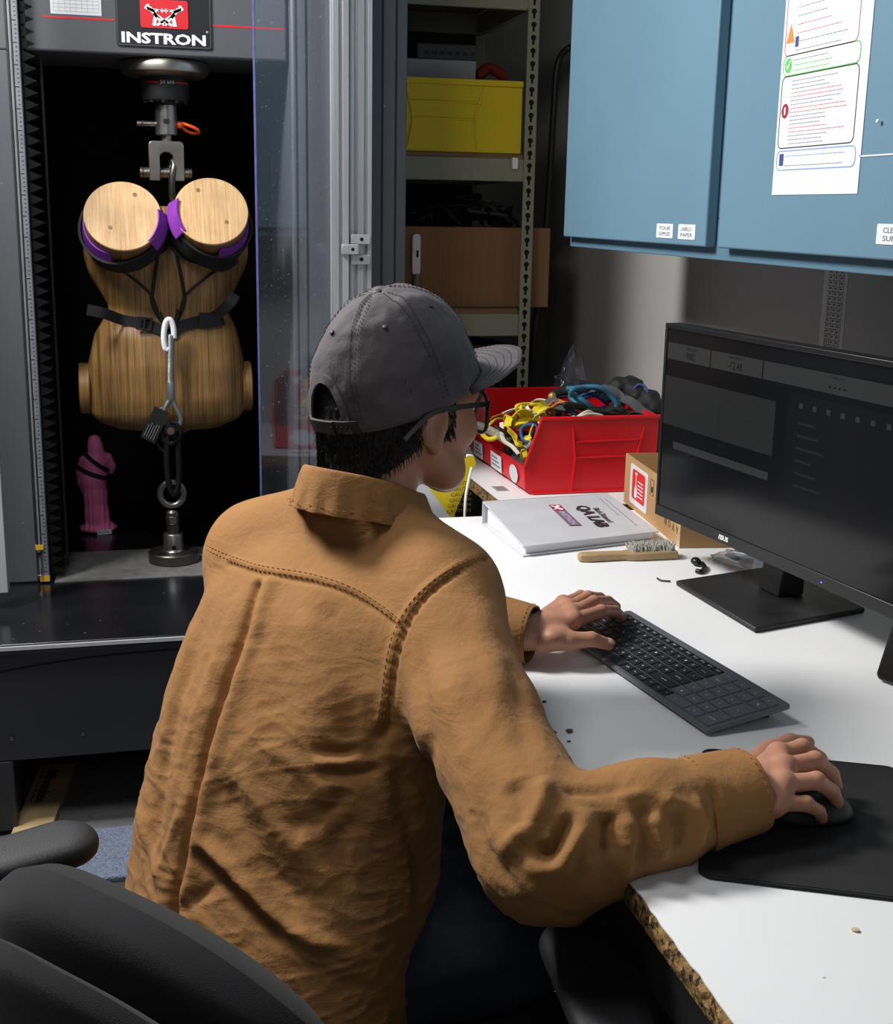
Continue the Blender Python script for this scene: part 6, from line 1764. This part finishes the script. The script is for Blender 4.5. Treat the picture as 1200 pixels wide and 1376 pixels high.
sd_ = co.modifiers.new('s', 'SUBSURF'); sd_.levels = 1; sd_.render_levels = 2
def stitches(pts, name='stitching', r=.0006, dash=.0042, par=shirt, mat='thread', off=.0006):
    P = bez(pts, 6); mb = MB(); acc = 0; on = True; cur = [P[0]]
    for a, b in zip(P[:-1], P[1:]):
        L_ = (b-a).length; t = 0
        while t < L_:
            step = min(dash-acc, L_-t); t += step; acc += step; q = a.lerp(b, t/L_ if L_ else 1); cur.append(q)
            if acc >= dash-1e-9:
                if on and len(cur) > 1: mb.tube(cur, r, 4)
                on = not on; acc = 0; cur = [q]
    if mb.v:
        o = mb.build(name, mat, par, fix=False); o['kind'] = 'stuff'
stitches([rows_[i][5]+Vector((0, 0, .006)) for i in range(6, n-5, 2)])
def on_s(px, off=.0008):
    out = []
    for (u, v) in px:
        d = Vector(_ray(u, v)).normalized(); h = sbv2.ray_cast(CAMP, d)
        if h[0] is not None: out.append(h[0]+h[1]*off)
    return out
def dense(px, n=6): return [(p.x, p.y) for p in bez([(u, v, 0) for u, v in px], n)]
for dv in (-5, -11): stitches(on_s(dense([(u, v+dv) for u, v in yk_])))
for du in (-6, -13): stitches(on_s(dense([(u+du, v-2) for u, v in ah_])))
# cuffs
def cuff(w, e, name):
    d = (w-e).normalized(); s = d.orthogonal().normalized()
    F_ = frame(w-d*.066, s, d.cross(s))
    zz = 1 if (F_.to_3x3() @ Vector((0, 0, 1))).dot(d) > 0 else -1
    mb = MB(); nn = 40
    pr = [(.0405, .004), (.0500, .0), (.0512, .004), (.0490, .034), (.0462, .070), (.0440, .074), (.041, .070), (.040, .03)]
    for (r, h) in pr:
        for j in range(nn):
            a = 2*math.pi*j/nn; k = 1+.035*math.sin(3*a+h*40)+.02*math.sin(7*a+h*90)
            mb.v.append(F_ @ Vector((r*k*math.cos(a), r*k*math.sin(a)*.92, h*zz)))
    kk = len(pr)
    for i in range(kk):
        for j in range(nn): mb.f.append((i*nn+j, i*nn+(j+1) % nn, ((i+1) % kk)*nn+(j+1) % nn, ((i+1) % kk)*nn+j))
    for v in mb.v: v.z = max(v.z, ZD+.002)
    o = mb.build(name, 'shirt', shirt, smooth=True); sd = o.modifiers.new('s', 'SUBSURF'); sd.levels = 1
    for hh in (.006, .066):
        rr = .0515 if hh < .01 else .0468
        pts = [F_ @ Vector((rr*(1+.035*math.sin(3*a+hh*40)+.02*math.sin(7*a+hh*90))*math.cos(a), rr*.92*(1+.035*math.sin(3*a+hh*40)+.02*math.sin(7*a+hh*90))*math.sin(a), hh*zz)) for a in [2*math.pi*i/60 for i in range(61)]]
        stitches(pts, r=.0005)
cuff(W_R+(W_R-E_R).normalized()*.012, E_R, 'cuff'); cuff(W_L+(W_L-E_L).normalized()*.004, E_L, 'cuff')

# ---- trousers and shoes
fj = Field((-.12, 1.0, .06), (.85, 2.1, .60), .007)
fj.func((-.12, 1.0, .40), (.85, 2.1, .56), lambda x, y, z: slices(x, y, z, -.03), 0)
for (h_, k_, a_) in ((H_R, K_R, A_R), (H_L, K_L, A_L)):
    fj.chain([arr(h_), arr(lerp(h_, k_, .5)), arr(k_)], [.116, .098, .078], .03); fj.chain([arr(k_), arr(lerp(k_, a_, .95))], [.074, .056], .02)
V, F = fj.mesh(); V = relax(V, F, 4); N_ = vnormals(V, F)
V = V+N_*(.005*(1-np.abs(vnoise(V*np.array([1, 1, .6]), 16, 3)))**2-.002)[:, None]
tr_ = mkobj('jeans', meshnp('jeans', V, F), 'denim', person, smooth=True)
for a_ in (A_R, A_L):
    f_ = Field((a_.x-.12, a_.y-.12, -.002), (a_.x+.28, a_.y+.22, .14), .005)
    d = Vector((.9, .42, 0))
    f_.chain([arr(a_+Vector((0, 0, .02))), arr(a_+d*.04+Vector((0, 0, -.01))), arr(a_+d*.16+Vector((0, 0, -.025)))], [.046, .046, .034], .02)
    V, F = f_.mesh(); V[:, 2] = np.maximum(V[:, 2], .001); mkobj('shoe', meshnp('shoe', V, F), 'glassblk', person, smooth=True)

CT = HM @ Matrix.Translation((0, -.004, .036)) @ Matrix.Rotation(math.radians(15.5), 4, 'X')
RX, RY, RZ = .088, .114, .114
# ---- hair
fh = head_field(.0024, .0045, True)
fh.func((-.11, -.17, -.22), (.11, .16, .17), lambda x, y, z: (z+.078-.62*(y+.09))*.8+0*x, .006, 'sub')          # nape line, rising forward
fh.func((-.11, -.17, -.22), (.11, .16, .17), lambda x, y, z: (-.020+np.clip((z-.01)*1.5, 0, .06)-y)*.8+0*x, .004, 'sub')
V, F = fh.mesh(); V = relax(V, F, 2); N_ = vnormals(V, F)
V = V+N_*(.0016*vnoise(V*np.array([1, 1, .35]), 420, 2)+.0012*vnoise(V, 200, 5))[:, None]
A_ = np.array([list(r) for r in HM]); V = V@A_[:3, :3].T+A_[:3, 3]
hair = mkobj('hair', meshnp('hair', V, F), 'hair', person, smooth=True); hair['label'] = 'short black hair below the cap'
sbn = MB()
for s in (-1, 1):                                         # sideburn
    for i in range(220):
        y = random.uniform(.010, .030); z = random.uniform(-.022, .035)
        x = s*.0715*(1-max(0, y-.02)*1.6)
        sbn.tube([HM @ Vector((x-s*.004, y, z)), HM @ Vector((x+s*.0010, y+.001, z-.010))], .0005, 3, caps=False)
sb__ = sbn.build('sideburn', 'hair', hair); sb__['kind'] = 'stuff'
nh = MB(); random.seed(8)
hb2 = BVHTree.FromPolygons([tuple(v) for v in V], [tuple(f) for f in F])
for i in range(2600):                                     # short strands that soften the nape outline
    a = random.uniform(-math.pi*1.08, .08); z = random.uniform(-.075, .035)
    o_ = HM @ Vector((.2*math.cos(a), -.02+.2*math.sin(a), z)); c_ = HM @ Vector((0, -.03, z))
    h = hb2.ray_cast(o_, (c_-o_).normalized())
    if h[0] is None or (CT.inverted() @ h[0]).z > -.020: continue
    dn = Vector((random.gauss(0, .12), random.gauss(0, .12), -1))
    nh.tube([h[0]-h[1]*.001, h[0]+h[1]*.0022+dn*.004, h[0]+h[1]*.0026+dn*.010], [.0006, .0005, .0002], 3, caps=False)
nn_ = nh.build('strands', 'hair', hair, fix=False); nn_['kind'] = 'stuff'

# ---- cap
cap = MB(); NT, NP = 120, 40
def crown(th, t, off=0.0):
    """th 0..2pi (pi/2 = front), t 0 rim .. 1 top"""
    c_, s_ = math.cos(th), math.sin(th)
    ph = t*math.pi/2
    rr = math.cos(ph)**.72 if t < 1 else 0.0
    front = max(0, s_)
    x = RX*rr*c_; y = RY*rr*s_*(1.0 if s_ < 0 else .97)
    z = RZ*math.sin(ph)**.95*(1+.03*front)
    z0 = -.022 if s_ < 0 else -.022+.006*s_
    z = z0*(1-t)+z
    wr = .0034*mnoise.noise(Vector((x*20, y*20, z*16)))+.0018*mnoise.noise(Vector((x*52, y*52+3, z*44)))+.0008*mnoise.noise(Vector((x*120, y*120+3, z*120)))
    seam = min(abs(((th-math.pi/2+math.pi/6*k) + math.pi) % (2*math.pi) - math.pi) for k in (1, 3, 5, 7, 9, 11))
    g = -.0016*math.exp(-(seam*rr*RX/.0028)**2)*(1 if t > .04 else 0)
    sidec = -.004*math.exp(-((t-.55)/.25)**2)*abs(c_)
    o = off+wr+g+sidec
    nv = Vector((x/RX**2, y/RY**2, max(z, .0)/RZ**2+.02)); nv.normalize()
    return CT @ (Vector((x, y, z))+nv*o)
op_w, op_h = .037, .052
keep = {}
for i in range(NP+1):
    for j in range(NT): cap.v.append(crown(2*math.pi*j/NT, i/NP))
for i in range(NP):
    for j in range(NT):
        th = 2*math.pi*(j+.5)/NT; t = (i+.5)/NP
        dth = ((th-1.5*math.pi+math.pi) % (2*math.pi))-math.pi
        s = abs(dth)*.098; hgt = t*.165
        if s < op_w and hgt < op_h*math.sqrt(max(0, 1-(s/op_w)**2.2)): continue
        cap.f.append((i*NT+j, i*NT+(j+1) % NT, (i+1)*NT+(j+1) % NT, (i+1)*NT+j))
cp = cap.build('cap', 'capcloth', person, smooth=True, fix=False); cp['label'] = 'faded charcoal cap with rear strap'
so_ = cp.modifiers.new('sol', 'SOLIDIFY'); so_.thickness = .002; so_.offset = -1
MB().sphere((0, 0, 0), .0075, 8, (1, 1, .5)).build('cap_button', 'capdark', cp, smooth=True, M=Matrix.Translation(crown(0, 1)) @ CT.to_3x3().normalized().to_4x4())
# seams: a raised tape of stitches on every panel joint
for k in (1, 3, 5, 7, 9, 11):
    th = math.pi/2-math.pi/6*k
    for d in (-.035, .035):
        pts = [crown(th+d/max(.25, math.cos(t*math.pi/2)), t, .0012) for t in [.06+.9*i/30 for i in range(31)]]
        stitches(pts, 'cap_stitching', .0006, .003, cp, 'capdark')
    e_ = crown(th+math.pi/6, .62, .001)
    MB().lathe([(.0014, -.001), (.0034, -.0008), (.0034, -.0002), (.0016, .0001)], 12, frame(e_, *(lambda n_: (n_.orthogonal(), n_.cross(n_.orthogonal())))((e_-CT.translation).normalized()))).build('eyelet', 'capdark', cp, smooth=True)
# binding around the rear opening
ed = []
for i in range(25):
    s = op_w*math.cos(math.pi*i/24); h = op_h*math.sqrt(max(0, 1-(abs(s)/op_w)**2.2))
    ed.append(crown(1.5*math.pi+s/.098, h/.165, .001))
MB().tube(ed, .004, flat=(.0055, .0016, [(p-CT.translation) for p in ed])).build('opening_binding', 'capcloth', cp, smooth='auto')
# strap
sp_ = [crown(1.5*math.pi+math.radians(a), .035+.0*abs(a), .0022) for a in range(-30, 31, 5)]
MB().tube(bez(sp_, 3), .009, flat=(.0085, .0012, [(p-CT.translation) for p in bez(sp_, 3)])).build('cap_strap', 'capdark', cp, smooth='auto')
sp2 = [crown(1.5*math.pi+math.radians(a), .035, .0045) for a in range(-14, 13, 4)]
so2 = MB().tube(bez(sp2, 3), .009, flat=(.0085, .0010, [(p-CT.translation) for p in bez(sp2, 3)])).build('strap_overlap', 'capdark', cp, smooth='auto')
for a in (8, 13, 17, 21, 25):
    p = crown(1.5*math.pi+math.radians(a), .035, .0052 if a < 12 else .0036); MB().sphere(p, .0018, 6).build('snap_hole', 'glassblk', cp, smooth=True)
# brim
bm_ = MB(); NB_, NR = 36, 12; th0, th1 = math.radians(26), math.radians(154)
for i in range(NR+1):
    q = i/NR
    for j in range(NB_+1):
        th = th0+(th1-th0)*j/NB_; w = math.sin(math.pi*j/NB_)
        p = crown(th, .0)
        ext_ = .084*q*w**.45
        loc = CT.inverted() @ p
        x = loc.x*(1+.05*q); y = loc.y+ext_; z = loc.z+.003-.007*(x/.08)**2*q-.004*q*w-.05*ext_
        bm_.v.append(CT @ Vector((x, y, z)))
for i in range(NR):
    for j in range(NB_): bm_.f.append((i*(NB_+1)+j, i*(NB_+1)+j+1, (i+1)*(NB_+1)+j+1, (i+1)*(NB_+1)+j))
br2 = bm_.build('brim', 'capcloth', cp, smooth=True, fix=False)
s3_ = br2.modifiers.new('sol', 'SOLIDIFY'); s3_.thickness = .004; s3_.offset = 0
for q in (3, 5, 7, 9, 11):
    stitches([bm_.v[q*(NB_+1)+j]+Vector((0, 0, .0023)) for j in range(2, NB_-1, 2)], 'brim_stitching', .0005, .003, cp, 'capdark')

# ---- glasses
gg = thing('glasses_root', (0, 0, 0), 'x', 'x'); bpy.data.objects.remove(gg)
lens_pts = {}
fr_ = None
def gl_pt(x, z): return HM @ Vector((x, .106-.30*max(0, abs(x)-.012)**1.2*2.2, z))
parts_ = []
for s in (-1, 1):
    outl = []
    for i in range(28):
        a = 2*math.pi*i/28; ca, sa = math.cos(a), math.sin(a)
        x = s*(.0385+.029*math.copysign(abs(ca)**.7, ca)); z = -.005+.025*math.copysign(abs(sa)**.7, sa)+(.003*ca if sa > 0 else 0)
        outl.append(gl_pt(x, z))
    o = MB().tube(outl, .0026, 8, closed=True).build('glasses_rim', 'glassblk', person, smooth=True)
    if fr_ is None: fr_ = o
    c_ = sum(outl, Vector())/len(outl); fwd = (HM.to_3x3() @ Vector((0, 1, 0))).normalized()*.0006
    lm = MB(); lm.v = [p+fwd for p in outl]+[p-fwd for p in outl]; k = len(outl)
    lm.f = [tuple(range(k)), tuple(range(k, 2*k))[::-1]]+[(i, (i+1) % k, k+(i+1) % k, k+i) for i in range(k)]
    lm.build('lens', 'lensglass' if 'lensglass' in M else 'plexi', o)
    t_ = [gl_pt(s*.0645, .010), HM @ Vector((s*.0790, .075, .012)), HM @ Vector((s*.0845, .02, .013)), HM @ Vector((s*.0855, -.020, .010)), HM @ Vector((s*.0830, -.045, -.006)), HM @ Vector((s*.080, -.058, -.018))]
    P = bez(t_, 5); hn = HM.to_3x3() @ Vector((s, 0, 0))
    MB().tube(P, .003, flat=(.0034, .0013, hn)).build('temple', 'glassblk', person, smooth='auto')
MB().tube(bez([gl_pt(-.011, .004), HM @ Vector((0, .110, .009)), gl_pt(.011, .004)], 5), .0024, 8).build('bridge', 'glassblk', person, smooth=True)
for s in (-1, 1):
    MB().sphere(HM @ Vector((s*.032, .0815, .004)), .0126*HS, 10).build('eye', pm('eyewhite', '#d8d4cf', .25), person, smooth=True)
    MB().sphere(HM @ Vector((s*.032, .0895, .004)), .0058*HS, 8).build('iris', pm('iris', '#1d120b', .2), person, smooth=True)
# ------------------------------------------------------------------ office chair
M['chairfab'] = pm('chairfab', '#121318', .95, 0, .2, 50, bump=.3, bscale=900, sheen=.08)
M['chairpad'] = pm('chairpad', '#1d1f24', .6, 0, .12, 30, bump=.12, bscale=500)
chair = thing('office_chair', (.14, 1.32, 0), 'black fabric office chair with padded armrests under the seated person', 'chair')
CF = Vector((.75, .66, 0)).normalized(); CR = Vector((CF.y, -CF.x, 0))
Cc = Vector((.165, 1.385, 0))
def CH(r, f, z): return Cc+CR*r+CF*f+Vector((0, 0, z))
# seat
fc = Field((Cc.x-.44, Cc.y-.44, .29), (Cc.x+.46, Cc.y+.46, .42), .008)
def seatf(x, y, z):
    r = (x-Cc.x)*CR.x+(y-Cc.y)*CR.y-.02; f = (x-Cc.x)*CF.x+(y-Cc.y)*CF.y-.03
    return ((np.abs(r/.30)**5+np.abs(f/.27)**5+np.abs((z-.345)/.04)**3)**.2-1)*.04
fc.func((Cc.x-.44, Cc.y-.44, .29), (Cc.x+.46, Cc.y+.46, .42), seatf, 0)
V, F = fc.mesh(); V = relax(V, F, 2); mkobj('seat', meshnp('seat', V, F), 'chairfab', chair, smooth=True)
# backrest: curved cushion plus the moulded shell behind it
def backrest(name, f0, th, ztop, zbot, hw, mat, crown_, lean=.16, curve=.9):
    n, m = 48, 30; mb = MB()
    for side in (0, 1):
        for i in range(m+1):
            t = i/m
            for j in range(n+1):
                s = -1+2*j/n
                w = hw*(1-.10*(1-t)**2)
                z_t = ztop-crown_*abs(s)**2.4
                z = zbot+(z_t-zbot)*t
                r = s*w
                edge = (max(0, 1-abs(s)**7))**.5*(max(0, 1-(2*t-1)**10))**.5
                f = f0-lean*(z-.5)*.3+curve*r*r*.9
                f += (th/2 if side else -th/2)*edge
                mb.v.append(CH(r, f, z))
    o = (m+1)*(n+1)
    for side in (0, 1):
        for i in range(m):
            for j in range(n):
                q = (i*(n+1)+j, i*(n+1)+j+1, (i+1)*(n+1)+j+1, (i+1)*(n+1)+j)
                mb.f.append(tuple(x+o*side for x in q))
    b = mb.build(name, mat, chair, smooth=True)
    return b

cu = backrest('backrest', -.275, .085, .705, .40, .250, 'chairfab', .10)
sh2 = backrest('back_shell', -.345, .035, .657, .38, .262, 'chairfab', .11)
# armrests
def arm(tip, L_, CF, name='armrest'):
    CR = Vector((CF.y, -CF.x, 0))
    tl_ = tip-CF*L_
    lo = np.minimum(np.array(tip), np.array(tl_))-.08; hi = np.maximum(np.array(tip), np.array(tl_))+.08
    f_ = Field(lo, hi, .004)
    def fn(x, y, z):
        r = (x-tip.x)*CR.x+(y-tip.y)*CR.y; f = (x-tip.x)*CF.x+(y-tip.y)*CF.y
        t = np.clip(-f/L_, 0, 1)
        w = .048-.010*t
        fx = np.clip(f, -L_+w, -w)
        q = np.sqrt(r*r+(f-fx)**2)
        return ((np.abs(q/w)**3.2+np.abs((z-tip.z)/(.020-.004*t))**2.4)**(1/2.6)-1)*.018
    f_.func(lo, hi, fn, 0); V, F = f_.mesh(); V = relax(V, F, 3)
    o = mkobj(name, meshnp(name, V, F), 'chairpad', chair, smooth=True)
    return o
tipR = PZ(770, 1242, .618); tipL = PZ(130, 1122, .635)
for tp, ad_ in ((tipR, Vector((.12, .99, 0))), (tipL, Vector((.92, .39, 0)))):
    ad_.normalize(); arm(tp, .26, ad_); c_ = tp-ad_*.15; inn = Vector((Cc.x, Cc.y, 0)); s = (inn-Vector((c_.x, c_.y, 0))); s = CR*(1 if s.dot(CR) > 0 else -1)
    MB().tube(bez([c_+Vector((0, 0, -.018)), c_+Vector((0, 0, -.16)), c_+Vector((0, 0, -.27))+s*.01, Vector((c_.x, c_.y, .312))+s*.05, Vector((c_.x, c_.y, .308))+s*.12], 6), .015, 10).build('arm_post', 'darkplastic', chair, smooth=True)
MB().box((-.03, -.012, 0), (.03, .012, .30)).build('back_bracket', 'darkplastic', chair, M=frame(CH(-.0, -.315, .25), CR, CF), bevel=.004)
MB().box((-.03, -.32, 0), (.03, .1, .02)).build('seat_plate', 'darkplastic', chair, M=frame(CH(0, 0, .285), CR, CF), bevel=.004)
MB().lathe([(.028, .10), (.028, .2), (.02, .205), (.02, .285)], 20, Matrix.Translation((Cc.x, Cc.y, 0))).build('gas_column', 'iron', chair, smooth='auto')
for i in range(5):
    a = math.radians(72*i+20); d = Vector((math.cos(a), math.sin(a), 0)); c0_ = Vector((Cc.x, Cc.y, 0))
    MB().tube([c0_+d*.02+Vector((0, 0, .12)), c0_+d*.29+Vector((0, 0, .075))], [.026, .018], 8).build('star_leg', 'darkplastic', chair, smooth='auto')
    q = c0_+d*.29; pz_ = Vector((-d.y, d.x, 0))
    MB().tube([q-pz_*.02+Vector((0, 0, .028)), q+pz_*.02+Vector((0, 0, .028))], .027, 14).build('caster', 'darkplastic', chair, smooth='auto')
